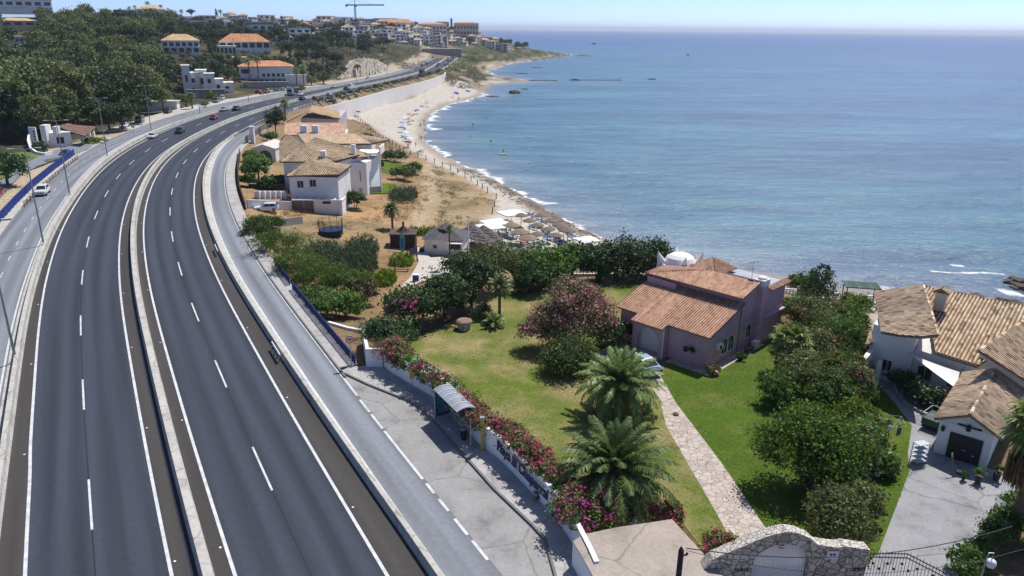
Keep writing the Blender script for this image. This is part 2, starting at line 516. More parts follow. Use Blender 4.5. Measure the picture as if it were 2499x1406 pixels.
for a in ((840,286,-6.6),(900,270,-6.6),(1000,249,-6.3),(1060,222,-5.6),(950,300,-6.9),(1000,290,-7.4),(900,330,-6.2),(990,375,-6.5),(1020,379,-6.8),(1120,423,-7),(1169,454,-7),(1211,484,-7),
          (1200,600,-6.2),(1300,560,-6.8),(1400,590,-7.3),(1150,560,-5.8),(1085,612,-5.2),(1030,650,-4.9),(990,700,-4),(960,722,-3.4),(880,520,-4.3),(800,520,-3.4),(720,520,-2.5),(650,515,-1.3),
          (960,540,-4.9),(1040,470,-5.6),(1080,520,-5.8),(930,640,-4.6),(700,590,-2.2),(800,640,-4),(850,700,-3.4),(780,720,-2.2),(880,770,-2.2),(1270,640,-5.6),(1400,620,-6.8),
          (770,517,-2.7),(830,517,-3),(900,470,-3.6),(960,440,-4.4),(1000,410,-5.0),(650,450,-1.0),(700,330,-1.5),(850,300,-4.0),(760,280,-1.5),(940,350,-5.6),(600,420,-.4),(620,480,-.6),
          (1100,215,-4.5),(1130,200,-5),(1090,185,-1.5),(1120,165,-1),(1150,180,-4.5),(1180,195,-6.8),(1170,160,-3.5),(1160,140,1.5),(1220,145,-2),(1040,700,-2.2),(1200,680,-2.6),(1230,735,-.6),
          (1350,668,-1.6),(1500,668,-1.2),(1600,668,-1),(1110,215,-5)):
 cz(*a)
for a in ((1090,100,960),(1160,103,980),(1250,119,1050),(1330,127,1110),(1100,128,870),(1200,128,990),(1040,118,850),(1300,133,1090)):
 cq(*a)
# the hillside on the landward side
for a in ((100,352,200),(20,352,190),(250,310,232),(330,290,255),(0,290,230),(150,270,262),(0,190,320),(150,180,345),(300,190,350),(0,120,430),(200,110,450),(400,200,350),(500,240,330),
          (0,70,540),(250,70,560),(440,128,425),(600,128,470),(660,198,395),(560,205,380),(470,235,345),(560,160,425),(700,128,505),(760,175,450),(800,120,560),(850,88,640),(700,90,640),(500,85,640),(930,118,640),(870,143,470),(920,148,490),(820,160,470),
          (980,120,700),(960,150,560),(60,42,640),(300,50,680),(450,60,760),(600,62,800),(750,66,830),(900,72,850),(1000,80,880),(1070,92,900),
          (200,40,900),(500,46,1000),(800,56,1050),(1000,66,1060),(1140,84,1080),(300,60,1400),(700,66,1400),(1100,86,1250),(-300,100,500),(-400,60,800),(-200,330,200),(-300,360,150)):
 cq(*a)
_seen,_c2 = set(),[]
for x,y,z in _ctl:
 k = (round(x/4),round(y/4))
 if k not in _seen:
  _seen.add(k); _c2.append((x,y,z))
CTL = np.array(_c2)
_D = np.hypot(CTL[:,None,0]-CTL[None,:,0],CTL[:,None,1]-CTL[None,:,1])
_n = len(CTL)
_A = np.block([[_D,np.c_[np.ones(_n),CTL[:,:2]]],[np.c_[np.ones(_n),CTL[:,:2]].T,np.zeros((3,3))]])
_W = np.linalg.solve(_A,np.r_[CTL[:,2],0,0,0])
GARDEN = np.array([tuple(P(x,y,-.3))[:2] for x,y in ((905,893),(1040,960),(1300,1215),(1440,1410),(1520,1480),(2700,1480),(2700,860),(2250,800),(2040,800),(1930,745),(1560,700),(1240,722),(1120,770),(1040,800),(960,840))])
def inside(poly,x,y):
 c = np.zeros(np.shape(x),bool)
 n = len(poly)
 for i in range(n):
  x1,y1 = poly[i]; x2,y2 = poly[(i+1) % n]
  if y1 == y2: continue
  c ^= ((y1 > y) != (y2 > y)) & (x < (x2-x1)*(y-y1)/(y2-y1)+x1)
 return c
def H(x,y,raw=False):
 """height of the ground"""
 x,y = np.atleast_1d(np.asarray(x,float)),np.atleast_1d(np.asarray(y,float))
 z = np.empty(x.shape)
 for i in range(0,len(x),4000):
  d = np.hypot(x[i:i+4000,None]-CTL[None,:,0],y[i:i+4000,None]-CTL[None,:,1])
  z[i:i+4000] = d @ _W[:_n]+_W[_n]+_W[_n+1]*x[i:i+4000]+_W[_n+2]*y[i:i+4000]
 s,o = so(x,y)
 lo = np.where(s < 300,F_lsL(s)-1.5,F_lsL(s)-0.5)
 hi = np.where(s < 24,17.5,np.where(s < 215,16.1,np.interp(s,[215,260],[13.5,12.6])))
 on = (o > lo) & (o < hi) & (s > -45) & (s < 785)
 z[on] = -0.06
 g = inside(GARDEN,x,y)
 z[g] = -0.3
 return z
def hz(x,y): return float(H(x,y)[0])
_T = np.geomspace(28,1900,900)
def G(px,py,dz=0.0):
 """the place on the ground seen at a picture point"""
 r = ray(px,py)
 xs,ys,zs = r[0]*_T,r[1]*_T,CAM_H+r[2]*_T
 k = np.nonzero(zs <= H(xs,ys))[0]
 t = _T[k[0]] if len(k) else 1000.0
 if len(k) and k[0]:
  a,b = _T[k[0]-1],_T[k[0]]
  tt = np.linspace(a,b,30)
  kk = np.nonzero(CAM_H+r[2]*tt <= H(r[0]*tt,r[1]*tt))[0]
  if len(kk): t = tt[kk[0]]
 return Vector((r[0]*t,r[1]*t,hz(r[0]*t,r[1]*t)+dz))
# ---------------------------------------------------------------- ground sheet
def axis(lo,a,b,hi,step,grow):
 q = list(np.arange(a,b+1e-6,step))
 s,v = step,b
 while v < hi: s *= grow; v += s; q.append(v)
 s,v = step,a
 while v > lo: s *= grow; v -= s; q.insert(0,v)
 return np.array(q)
def grid_mesh(name,X,Y,Z,mats):
 nx,ny = len(X),len(Y)
 gx,gy = np.meshgrid(X,Y)
 V = np.c_[gx.ravel(),gy.ravel(),Z]
 i = np.arange(nx*ny).reshape(ny,nx)
 F = np.stack([i[:-1,:-1],i[:-1,1:],i[1:,1:],i[1:,:-1]],-1).reshape(-1,4)
 return mesh_np(name,V,F,mats),V,F
_X = axis(-900,-110,90,620,1.6,1.06)
_Y = axis(12,30,330,1900,1.6,1.035)
_gx,_gy = np.meshgrid(_X,_Y)
_gx,_gy = _gx.ravel(),_gy.ravel()
GZ = H(_gx,_gy)
def noise2(x,y,seed=0,n=5,base=0.02):
 rng = np.random.default_rng(seed)
 v = np.zeros(x.shape); f = base; a = 1.0
 for k in range(n):
  for j in range(3):
   th = rng.uniform(0,6.28)
   v += a*np.sin(f*6.28*(x*math.cos(th)+y*math.sin(th))+rng.uniform(0,6.28)+1.5*np.sin(f*3*(y-x)+k))
  f *= 2.1; a *= 0.62
 return v/4.5
_s,_o = so(_gx,_gy)
_sh = shore_dist(_gx,_gy)
_nz = noise2(_gx,_gy,3,5,0.03)
_nz2 = noise2(_gx,_gy,9,5,0.008)
_offroad = (_o > 18) | (_o < F_lsL(_s)-4)
GZ += np.where(_offroad & ~inside(GARDEN,_gx,_gy),0.18*_nz+np.where(_o < -40,1.2*_nz2,0),0)
_tt = _gy*math.cos(PITCH)+CAM_H*math.sin(PITCH)
_pp = PW/2+FPX*_gx/_tt
_cf = (_pp > 812) & (_pp < 972) & (_tt < 447+(_pp-824)*.55) & (_gy > 380)
GZ[_cf] = np.minimum(GZ[_cf],-0.05)
BW_PX = ((790,262),(835,251),(872,241),(944,220.4),(1016,203.6),(1060,191),(1084,182),(1088,176))
_bw = dense([tuple(P(x,y,.3))[:2] for x,y in BW_PX],2.0,2)
_near = np.nonzero((_gx > -130) & (_gx < 0) & (_gy > 250) & (_gy < 620))[0]
_dx,_dy = _gx[_near,None]-_bw[None,:,0],_gy[_near,None]-_bw[None,:,1]
_k = np.argmin(_dx*_dx+_dy*_dy,axis=1); _r = np.arange(len(_k))
_t = np.gradient(_bw,axis=0); _t /= np.hypot(*_t.T)[:,None]
_sd_ = _dx[_r,_k]*_t[_k,1]-_dy[_r,_k]*_t[_k,0]
_ok = (_k > 0) & (_k < len(_bw)-1) & (_sd_ > -1.2) & (_sd_ < 45)
_cap = np.interp(_bw[_k,1],[290,380,470,520],[-6.6,-6.4,-5.2,-3.5])-0.02*np.maximum(_sd_,0)
GZ[_near[_ok]] = np.minimum(GZ[_near[_ok]],_cap[_ok])
ALB = np.zeros((len(_gx),3))
def lay(mask,col):
 ALB[mask] = np.asarray(col)
def px_in(pxs,z):
 return inside(np.array([tuple(P(x,y,z))[:2] for x,y in pxs]),_gx+_nz*1.2,_gy+_nz2*1.2)
lay(np.ones(len(_gx),bool),(0.20,0.145,0.085))
land = _o < -15
lay(land,(0.052,0.056,0.032))
lay(land & (_nz+_nz2 > 0.5),(0.15,0.115,0.07))
lay((_o < F_lsL(_s)+2) & (_o > F_lsL(_s)-9),(0.40,0.33,0.24))
sandy = (_o > 12) & (_sh > -62+6*_nz) & (_gy > 120)
lay((_o > 12) & (_gy > 210),(0.24,0.17,0.10))
lay((_o > 12) & (_gy > 330) & (_nz > 0.1),(0.10,0.095,0.05))
lay((_o > 12) & (_gy > 330) & (_nz < -0.5),(0.36,0.29,0.2))
# dry plot: orange soil, tan grass, pale tracks
dry = (_o > 15.5) & (_gx < 5) & (_gy > 75) & (_gy < 215)
lay(dry,(0.31,0.205,0.115))
lay(dry & (_nz > 0.25),(0.22,0.15,0.075))
lay(dry & (_nz2 > 0.35),(0.19,0.16,0.085))
lay(dry & (_nz2+.5*_nz < -0.6),(0.40,0.33,0.23))
lay(dry & (_nz < -0.35),(0.36,0.25,0.14))
lay(px_in([(1010,395),(1060,395),(1180,470),(1215,520),(1110,560),(1010,560),(1050,470)],-5.8),(0.33,0.25,0.15))
lay(px_in([(1070,420),(1130,440),(1190,500),(1170,545),(1080,520),(1090,470)],-6) & (_nz > 0.0),(0.20,0.15,0.08))
lay(px_in([(1035,395),(1058,395),(1062,450),(1045,500),(1030,560),(1000,560),(1025,500),(1042,450)],-5.6),(0.42,0.33,0.23))
lay(px_in([(640,520),(740,512),(900,505),(960,470),(975,480),(900,525),(760,532),(640,535)],-3.4),(0.37,0.235,0.12))
# beach
beach = px_in([(832,280),(1000,245),(1080,212),(1180,190),(1290,190),(1180,245),(1090,262),(1030,320),(1060,380),(1260,480),(1440,585),(1530,605),(1480,640),(1240,640),(1150,610),(1170,560),(1205,520),(1210,480),(1160,440),(1090,405),(1010,372),(960,345),(900,315),(850,296)],-7)
lay(beach | ((_sh > -9-3*_nz) & (_gy > 100)),(0.47,0.435,0.385))
lay((beach | (_sh > -14)) & (_sh > -3.2-1.2*_nz) & (_gy > 100),(0.33,0.28,0.23))
rk = (_sh > -4.2-1.5*_nz) & (_sh < 1.5) & (_gy > 100) & (_gy < 215)
lay(rk & (_nz > -0.15),(0.17,0.14,0.115))
lay((_sh > -14) & (_gy > 480) & (_nz > -0.2),(0.28,0.22,0.17))
lay((_sh > -30) & (_gy < 128) & (_gx > 8),(0.25,0.235,0.22))
lay((_o > 12) & (_gy > 520) & (_sh < -14) & (_nz > -0.35),(0.075,0.080,0.045))
lay(px_in([(1230,625),(1480,600),(1480,640),(1260,690),(1150,640)],-5.8),(0.40,0.36,0.31))
lay(px_in([(2100,730),(2180,735),(2120,950),(2100,850)],-.7),(0.42,0.36,0.31))
# gardens' bare earth lies under the lawns
lay(inside(GARDEN,_gx,_gy),(0.16,0.11,0.06))
# pale quarry cliff and bare slopes on the far side
lay(land & (_gy > 380) & (_gx > -110) & (_nz2+0.5*_nz > 0.55),(0.16,0.125,0.085))
lay(land & (_gy > 380) & (_gx > -150) & (_nz > 0.65),(0.30,0.22,0.15))
lay(_sh > 4,(0.12,0.12,0.10))
for _ in range(1):
 A = ALB.reshape(len(_Y),len(_X),3)
 B = A.copy()
 B[1:-1,1:-1] = (A[1:-1,1:-1]*2+A[:-2,1:-1]+A[2:,1:-1]+A[1:-1,:-2]+A[1:-1,2:])/6
 ALB = B.reshape(-1,3)
def ground_material():
 m,nt,n,l,b = nodes_of('ground_soil')
 at = n.new('ShaderNodeVertexColor'); at.layer_name = 'albedo'
 tc = n.new('ShaderNodeTexCoord')
 n1 = N(nt,'ShaderNodeTexNoise',Scale=0.9,Detail=8.0,Roughness=0.7)
 l.new(tc.outputs['Object'],n1.inputs['Vector'])
 r = ramp(nt,[(0.32,(0.62,0.62,0.60)),(0.5,(1,1,1)),(0.7,(1.25,1.22,1.15))])
 l.new(n1.outputs[0],r.inputs[0])
 mx = N(nt,'ShaderNodeMix',data_type='RGBA',blend_type='MULTIPLY')
 mx.inputs[0].default_value = 1.0
 l.new(at.outputs[0],mx.inputs[6]); l.new(r.outputs[0],mx.inputs[7])
 l.new(mx.outputs[2],b.inputs['Base Color'])
 b.inputs['Roughness'].default_value = 0.95
 b.inputs['Specular IOR Level'].default_value = 0.1
 bp = N(nt,'ShaderNodeBump',Strength=0.5,Distance=0.15)
 l.new(n1.outputs[0],bp.inputs['Height']); l.new(bp.outputs[0],b.inputs['Normal'])
 return m
_me,_V,_F = grid_mesh('ground',_X,_Y,GZ,ground_material())
_ca = _me.color_attributes.new('albedo','FLOAT_COLOR','POINT')
_ca.data.foreach_set('color',np.c_[ALB,np.ones(len(ALB))].astype(np.float32).ravel())
_me.polygons.foreach_set('use_smooth',[True]*len(_me.polygons))
tag(link('ground',_me),kind='structure')
# ---------------------------------------------------------------- sea
def sea_material():
 m,nt,n,l,b = nodes_of('sea_water')
 at = n.new('ShaderNodeAttribute'); at.attribute_name = 'offshore'
 tc = n.new('ShaderNodeTexCoord')
 mp = N(nt,'ShaderNodeMapping')
 mp.inputs['Rotation'].default_value = (0,0,R(-24)); mp.inputs['Scale'].default_value = (0.28,1.0,1)
 l.new(tc.outputs['Object'],mp.inputs['Vector'])
 w1 = N(nt,'ShaderNodeTexNoise',Scale=0.55,Detail=5.0,Roughness=0.65)
 w2 = N(nt,'ShaderNodeTexNoise',Scale=0.11,Detail=5.0,Roughness=0.62)
 w3 = N(nt,'ShaderNodeTexNoise',Scale=0.018,Detail=5.0)
 for w in (w1,w2): l.new(mp.outputs[0],w.inputs['Vector'])
 l.new(mp.outputs[0],w3.inputs['Vector'])
 deep = ramp(nt,[(0.0,(0.20,0.22,0.25)),(0.008,(0.135,0.19,0.25)),(0.03,(0.060,0.145,0.205)),(0.10,(0.050,0.142,0.208)),(0.35,(0.040,0.122,0.226)),(1.0,(0.030,0.095,0.225))])
 l.new(at.outputs['Fac'],deep.inputs[0])
 # lighter and darker ripple streaks put into the colour by the bump's noise
 pr = ramp(nt,[(0.38,(0.66,0.72,0.82)),(0.62,(1.28,1.22,1.12))])
 l.new(w2.outputs[0],pr.inputs[0])
 mx = N(nt,'ShaderNodeMix',data_type='RGBA',blend_type='MULTIPLY')
 mx.inputs[0].default_value = 1.0
 l.new(deep.outputs[0],mx.inputs[6]); l.new(pr.outputs[0],mx.inputs[7])
 pr2 = ramp(nt,[(0.35,(0.74,0.74,0.82)),(0.65,(1.2,1.24,1.14))])  # weed beds and broad darker patches of the bottom seen through the water
 l.new(w3.outputs[0],pr2.inputs[0])
 mx2 = N(nt,'ShaderNodeMix',data_type='RGBA',blend_type='MULTIPLY')
 mx2.inputs[0].default_value = 1.0
 l.new(mx.outputs[2],mx2.inputs[6]); l.new(pr2.outputs[0],mx2.inputs[7])
 l.new(mx2.outputs[2],b.inputs['Base Color'])
 b.inputs['Roughness'].default_value = 0.28
 b.inputs['IOR'].default_value = 1.33
 b.inputs['Specular IOR Level'].default_value = 0.5
 b1 = N(nt,'ShaderNodeBump',Strength=1.0,Distance=0.9)
 l.new(w1.outputs[0],b1.inputs['Height'])
 b2 = N(nt,'ShaderNodeBump',Strength=0.9,Distance=3.0)
 l.new(w2.outputs[0],b2.inputs['Height']); l.new(b1.outputs[0],b2.inputs['Normal'])
 l.new(b2.outputs[0],b.inputs['Normal'])
 return m
_SX = axis(-20000,-80,150,24000,3.0,1.09)
_SY = axis(20,60,340,25000,3.0,1.06)
_sx,_sy = np.meshgrid(_SX,_SY); _sx,_sy = _sx.ravel(),_sy.ravel()
_off = shore_dist(_sx,_sy)
_mesh,_,_ = grid_mesh('sea',_SX,_SY,np.full(len(_sx),SEA),sea_material())
_at = _mesh.attributes.new('offshore','FLOAT','POINT')
_at.data.foreach_set('value',np.clip(_off/800.0,0,1).astype(np.float32))
tag(link('sea',_mesh),kind='structure')
def foam_material():
 m,nt,n,l,b = nodes_of('sea_foam')
 uv = n.new('ShaderNodeUVMap')
 sp = n.new('ShaderNodeSeparateXYZ')
 l.new(uv.outputs[0],sp.inputs[0])
 tc = n.new('ShaderNodeTexCoord')
 nz = N(nt,'ShaderNodeTexNoise',Scale=0.55,Detail=7.0,Roughness=0.7)
 l.new(tc.outputs['Object'],nz.inputs['Vector'])
 # across the strip: strong in the middle of v, fading at both rims
 sub = N(nt,'ShaderNodeMath',operation='SUBTRACT'); sub.inputs[1].default_value = 0.5
 ab = N(nt,'ShaderNodeMath',operation='ABSOLUTE')
 ml = N(nt,'ShaderNodeMath',operation='MULTIPLY_ADD'); ml.inputs[1].default_value = -0.8; ml.inputs[2].default_value = 0.10
 l.new(sp.outputs['Y'],sub.inputs[0]); l.new(sub.outputs[0],ab.inputs[0]); l.new(ab.outputs[0],ml.inputs[0])
 ad = N(nt,'ShaderNodeMath',operation='ADD')
 l.new(nz.outputs[0],ad.inputs[0]); l.new(ml.outputs[0],ad.inputs[1])
 r = ramp(nt,[(0.30,(0,0,0)),(0.60,(1,1,1))])
 l.new(ad.outputs[0],r.inputs[0])
 b.inputs['Base Color'].default_value = (0.74,0.76,0.78,1)
 b.inputs['Roughness'].default_value = 0.9
 l.new(r.outputs[0],b.inputs['Alpha'])
 return m
M_FOAM = foam_material()
def foam(i0,i1,inner,outer,name='foam'):
 """foam lying on the water along part of the waterline"""
 mb = MB()
 idx = list(range(i0,i1))
 wv_ = lambda i: inner+(outer-inner)*(.52+.30*math.sin(i*.31+outer)+.22*math.sin(i*.83+2*inner)+.16*math.sin(i*1.9))
 for a,b in zip(idx[:-1],idx[1:]):
  fa = [SHD[a]+SHN[a]*inner,SHD[a]+SHN[a]*wv_(a)]
  fb = [SHD[b]+SHN[b]*inner,SHD[b]+SHN[b]*wv_(b)]
  mb.face([(*fa[0],SEA+.03),(*fa[1],SEA+.03),(*fb[1],SEA+.03),(*fb[0],SEA+.03)],[(a,0.0),(a,1.0),(b,1.0),(b,0.0)])
 return tag(mb.build(name,M_FOAM),kind='stuff')
def shore_i(px,py):
 p = P(px,py,SEA)
 return int(np.argmin(np.hypot(SHD[:,0]-p.x,SHD[:,1]-p.y)))
tag(foam(shore_i(1041,344),shore_i(1322,504),-0.8,5.2),label='white surf line breaking along the curved sandy beach',cat='surf')
tag(foam(shore_i(1176,225),shore_i(1041,320),-0.8,7.5),label='broken white surf at the far end of the sandy bay',cat='surf')
tag(foam(shore_i(1322,504),shore_i(1500,590),-1.5,2.0),label='thin white surf on the dark rocks beside the sun loungers',cat='surf')
tag(foam(shore_i(1985,697),shore_i(2504,760),-2,4.0),label='thin white surf on the pebble shore behind the right hand villa',cat='surf')
tag(foam(shore_i(1300,147),shore_i(1190,182),-1,7),label='white surf in the small far cove below the headland',cat='surf')
def breaker(px,w,lab):
 mb = MB()
 pts = [P(x,y,SEA) for x,y in px]
 for i in range(len(pts)-1):
  a,b = pts[i],pts[i+1]
  d = Vector((0,w,0))
  mb.face([a-d,b-d,b+d,a+d],[(i,0),(i+1,0),(i+1,1),(i,1)])
 o = mb.build('foam',M_FOAM,loc=(0,0,0.04))
 tag(o,lab,'surf',kind='stuff')
breaker([(2270,662),(2330,667),(2400,666),(2450,670)],0.9,'long white breaker rolling in behind the right hand villa')
breaker([(2320,648),(2352,650)],1.2,'short white breaker seaward of the long one')
breaker([(2440,712),(2470,716),(2499,722)],2.6,'white water boiling round the rocks at the right edge')
# ---------------------------------------------------------------- sheets laid on the ground
def drape(name,px,z,m,off=0.02,kind='structure',cell=2.5,follow=True,world_pts=None):
 pts = world_pts or [P(x,y,z) for x,y in px]
 bm = bmesh.new()
 vs = [bm.verts.new((p[0],p[1],0)) for p in pts]
 bm.faces.new(vs)
 bmesh.ops.triangulate(bm,faces=bm.faces[:])
 xs = [p[0] for p in pts]; ys = [p[1] for p in pts]
 for ax,lo,hi in ((0,min(xs),max(xs)),(1,min(ys),max(ys))):
  c = math.ceil(lo/cell)*cell
  while follow and c < hi:
   no = Vector((1,0,0)) if ax == 0 else Vector((0,1,0))
   bmesh.ops.bisect_plane(bm,geom=bm.verts[:]+bm.edges[:]+bm.faces[:],plane_co=no*c,plane_no=no)
   c += cell
 co = np.array([v.co[:] for v in bm.verts])
 zz = H(co[:,0],co[:,1]) if follow else np.full(len(co),z)
 for v,q in zip(bm.verts,zz): v.co.z = q+off
 bmesh.ops.recalc_face_normals(bm,faces=bm.faces[:])
 for f in bm.faces:
  if f.normal.z < 0: f.normal_flip()
 me = bpy.data.meshes.new(name)
 bm.to_mesh(me); bm.free()
 me.materials.append(m)
 return tag(link(name,me),kind=kind)
def ribbon(name,fa,fb,s0,s1,z,m,step=2.0,breaks=None):
 """sheet between two offsets of the road's guide line; uv = (metres across, metres along)"""
 mb = MB()
 fa = fa if callable(fa) else (lambda s,v=fa: v)
 fb = fb if callable(fb) else (lambda s,v=fb: v)
 spans = breaks or [(s0,s1)]
 for a0,a1 in spans:
  n = max(1,int(math.ceil((a1-a0)/step)))
  ss = [a0+(a1-a0)*i/n for i in range(n+1)]
  for a,b in zip(ss[:-1],ss[1:]):
   o = (float(fa(a)),float(fb(a)),float(fb(b)),float(fa(b)))
   p = [road(a,o[0]),road(a,o[1]),road(b,o[1]*0+o[2]),road(b,o[3])]
   for q in p: q.z = z
   mb.face(p,[(o[0],a),(o[1],a),(o[2],b),(o[3],b)])
 return tag(mb.build(name,m),kind='structure')
def sweep_mb(mb,fo,prof,s0,s1,step=2.0):
 """profile [(across, z)] swept along the road at offset fo(s)"""
 fo = fo if callable(fo) else (lambda s,v=fo: v)
 n = max(1,int(math.ceil((s1-s0)/step)))
 rings = []
 for i in range(n+1):
  s = s0+(s1-s0)*i/n
  pr = prof(s) if callable(prof) else prof
  r = []
  for d,z in pr:
   p = road(s,float(fo(s))+d); p.z = z
   r.append(p)
  rings.append(r)
 k = len(rings[0])
 vs = [p for r in rings for p in r]
 fs = [(i*k+j,(i+1)*k+j,(i+1)*k+j+1,i*k+j+1) for i in range(n) for j in range(k-1)]
 fs += [tuple(range(k)),tuple(reversed(range(n*k,n*k+k)))]
 mb.add(vs,fs)
def asphalt(name,base,streak,lane=None,rough=0.75):
 """asphalt worn along the wheel tracks (uv x = metres across)"""
 m,nt,n,l,b = nodes_of(name)
 uv = n.new('ShaderNodeUVMap')
 sp = n.new('ShaderNodeSeparateXYZ'); l.new(uv.outputs[0],sp.inputs[0])
 mp = N(nt,'ShaderNodeMapping'); mp.inputs['Scale'].default_value = (0.9,0.022,1)
 l.new(uv.outputs[0],mp.inputs['Vector'])
 n1 = N(nt,'ShaderNodeTexNoise',Scale=1.0,Detail=4.0)
 l.new(mp.outputs[0],n1.inputs['Vector'])
 sn = N(nt,'ShaderNodeMath',operation='MULTIPLY'); sn.inputs[1].default_value = 2*math.pi/1.85
 l.new(sp.outputs['X'],sn.inputs[0])
 si = N(nt,'ShaderNodeMath',operation='SINE'); l.new(sn.outputs[0],si.inputs[0])
 m2 = N(nt,'ShaderNodeMath',operation='MULTIPLY_ADD'); m2.inputs[1].default_value = streak; m2.inputs[2].default_value = 0.5
 l.new(si.outputs[0],m2.inputs[0])
 ad = N(nt,'ShaderNodeMath',operation='MULTIPLY_ADD'); ad.inputs[1].default_value = 1.25
 l.new(n1.outputs[0],ad.inputs[0]); 
 s2 = N(nt,'ShaderNodeMath',operation='SUBTRACT'); s2.inputs[1].default_value = 0.62
 l.new(m2.outputs[0],s2.inputs[0]); l.new(s2.outputs[0],ad.inputs[2])
 lo,hi = tuple(c*0.72 for c in base),tuple(c*1.3 for c in base)
 r = ramp(nt,[(0.2,lo),(0.8,hi)])
 l.new(ad.outputs[0],r.inputs[0])
 tc = n.new('ShaderNodeTexCoord')
 n2 = N(nt,'ShaderNodeTexNoise',Scale=2.5,Detail=6.0,Roughness=0.7)
 l.new(tc.outputs['Object'],n2.inputs['Vector'])
 r2 = ramp(nt,[(0.3,(0.86,)*3),(0.7,(1.12,)*3)])
 l.new(n2.outputs[0],r2.inputs[0])
 mx = N(nt,'ShaderNodeMix',data_type='RGBA',blend_type='MULTIPLY'); mx.inputs[0].default_value = 1
 l.new(r.outputs[0],mx.inputs[6]); l.new(r2.outputs[0],mx.inputs[7])
 l.new(mx.outputs[2],b.inputs['Base Color'])
 b.inputs['Roughness'].default_value = rough
 b.inputs['Specular IOR Level'].default_value = 0.25
 return m
M_ASPH = asphalt('dark_new_asphalt',(0.039,0.046,0.064),0.18)
M_SHOULDER = asphalt('brown_shoulder_asphalt',(0.052,0.048,0.046),0.05)
M_ASPHOLD = asphalt('old_grey_asphalt',(0.185,0.20,0.225),0.16)
M_BAY = worn('bus_bay_concrete',(0.30,0.295,0.29))
M_LINE = mat('road_paint',(0.56,0.575,0.59),0.6,0.22,1.6,detail=8)
M_PAVE = worn('pavement_slabs',(0.42,0.41,0.40),0.9)
ribbon('service_road',lambda s: F_lsL(s),14.5,-45,215,0.0,M_ASPHOLD)
ribbon('service_road',lambda s: F_lsL(s),lambda s: F_L4(s)+2.0,215,_END,0.0,M_ASPHOLD,4.0)
for nm,a,b in (('carriageway',F_L1,F_L2),('carriageway',F_L3,F_L4)):
 ribbon(nm,a,b,-45,_END,0.010,M_ASPH)
ribbon('shoulder',lambda s: F_lbR(s)-0.2,F_L1,-45,_END,0.008,M_SHOULDER)
ribbon('shoulder',F_L2,lambda s: F_L3(s),-45,_END,0.008,M_SHOULDER)
ribbon('shoulder',F_L4,lambda s: np.where(s < 197,F_kL(s)+0.3,F_L4(s)+1.6),-45,_END,0.008,M_SHOULDER)
line = lambda f,w=0.10: (lambda s: float(f(s))-w,lambda s: float(f(s))+w)
for f in (F_L1,F_L2,F_L3,F_L4):
 a,b = line(f,0.10)
 ribbon('road_marking',a,b,-45,_END,0.018,M_LINE)
f_c1 = lambda s: (float(F_L1(s))+F_L2(s))/2*np.interp(s,[0,160],[1.03,1.0])
f_c2 = lambda s: (float(F_L3(s))+F_L4(s))/2
ribbon('road_marking',*line(f_c1,0.072),0,0,0.018,M_LINE,2,[(9.5+17.2*k-17.2,15.6+17.2*k-17.2) for k in range(46)])
ribbon('road_marking',*line(f_c2,0.072),0,0,0.018,M_LINE,2,[(8.4+17.1*k-17.1,14.6+17.1*k-17.1) for k in range(46)])
a,b = line(lambda s: F_kR(s)+0.12,0.11); ribbon('road_marking',a,b,-20,190,0.012,M_LINE)
a,b = line(lambda s: 14.33 if s > 17 else 14.25,0.09); ribbon('road_marking',a,b,18.8,176,0.012,M_LINE)
ribbon('road_marking',*line(lambda s: 14.3),0,0,0.012,M_LINE,1,[(15.6,18.0),(12.6,15.2),(4.8,12.2),(2.9,4.2),(0.7,2.2),(-2.0,-0.2),(-4.6,-2.6)])
M_SEAM = mat('tarred_seam',(0.018,0.019,0.024),0.6)
for f in (f_c1,f_c2): ribbon('lane_seam',*line(f,0.035),-45,320,0.014,M_SEAM)
mb = MB()
for f,d in ((F_L1,-.35),(F_L2,.3),(F_L3,-.3),(F_L4,.35)):
 for k in range(22):
  p = road(4+17.2*k,float(f(4+17.2*k))+d); mb.box(p.x-.06,p.x+.06,p.y-.06,p.y+.06,0,.05)
tag(mb.build('road_studs',mat('stud_white',(.8,.8,.8),.3)),'small white reflective studs beside the motorway edge lines','studs',kind='stuff')
a,b = line(F_lsR,0.085); ribbon('road_marking',a,b,-45,300,0.012,M_LINE)
f_ls = lambda s: (float(F_lsL(s))*0.5+float(F_lsR(s))*0.5)
ribbon('road_marking',*line(f_ls,0.06),0,0,0.012,M_LINE,1,[(30+7.6*k,32.2+7.6*k) for k in range(40)])
# bus bay
KERB_PX = [(831.5,908.7),(898,940),(998,980),(1026,995.5),(1091,1066),(1206.5,1196),(1300,1285),(1331,1319),(1355,1406),(1366,1450)]
WALL_PX = [(895,896),(935,896),(955,913),(1057,972.7),(1177,1095),(1219,1125),(1308.7,1217.6),(1356,1271.6),(1389.6,1319),(1431.6,1406),(1446,1440)]
kerb = [P(x,y) for x,y in KERB_PX]
wallb = [P(x,y) for x,y in WALL_PX]
drape('bus_bay',None,0,M_BAY,0.006,follow=False,world_pts=[road(s,14.42) for s in (25,22,18,14,10,6,3,0,-4,-9,-14)]+[kerb[-1]]+list(reversed(kerb[:-1])))
def slab(name,pts,z0,z1,m):
 mb = MB(); mb.prism([(p[0],p[1]) for p in pts],z0,z1)
 return tag(mb.build(name,m),kind='structure')
slab('pavement',kerb+list(reversed(wallb))+[P(874,899),P(862,893)],-0.3,0.145,M_PAVE)
mb = MB(); sweep_mb(mb,14.55,lambda s: [(0,-0.3),(0,0.14),(float(np.interp(s,[24,100,215],[1.65,1.75,1.6])),0.14),(float(np.interp(s,[24,100,215],[1.65,1.75,1.6])),-1.2)],24.6,205)
tag(mb.build('pavement',M_PAVE),kind='structure')
mb = MB()
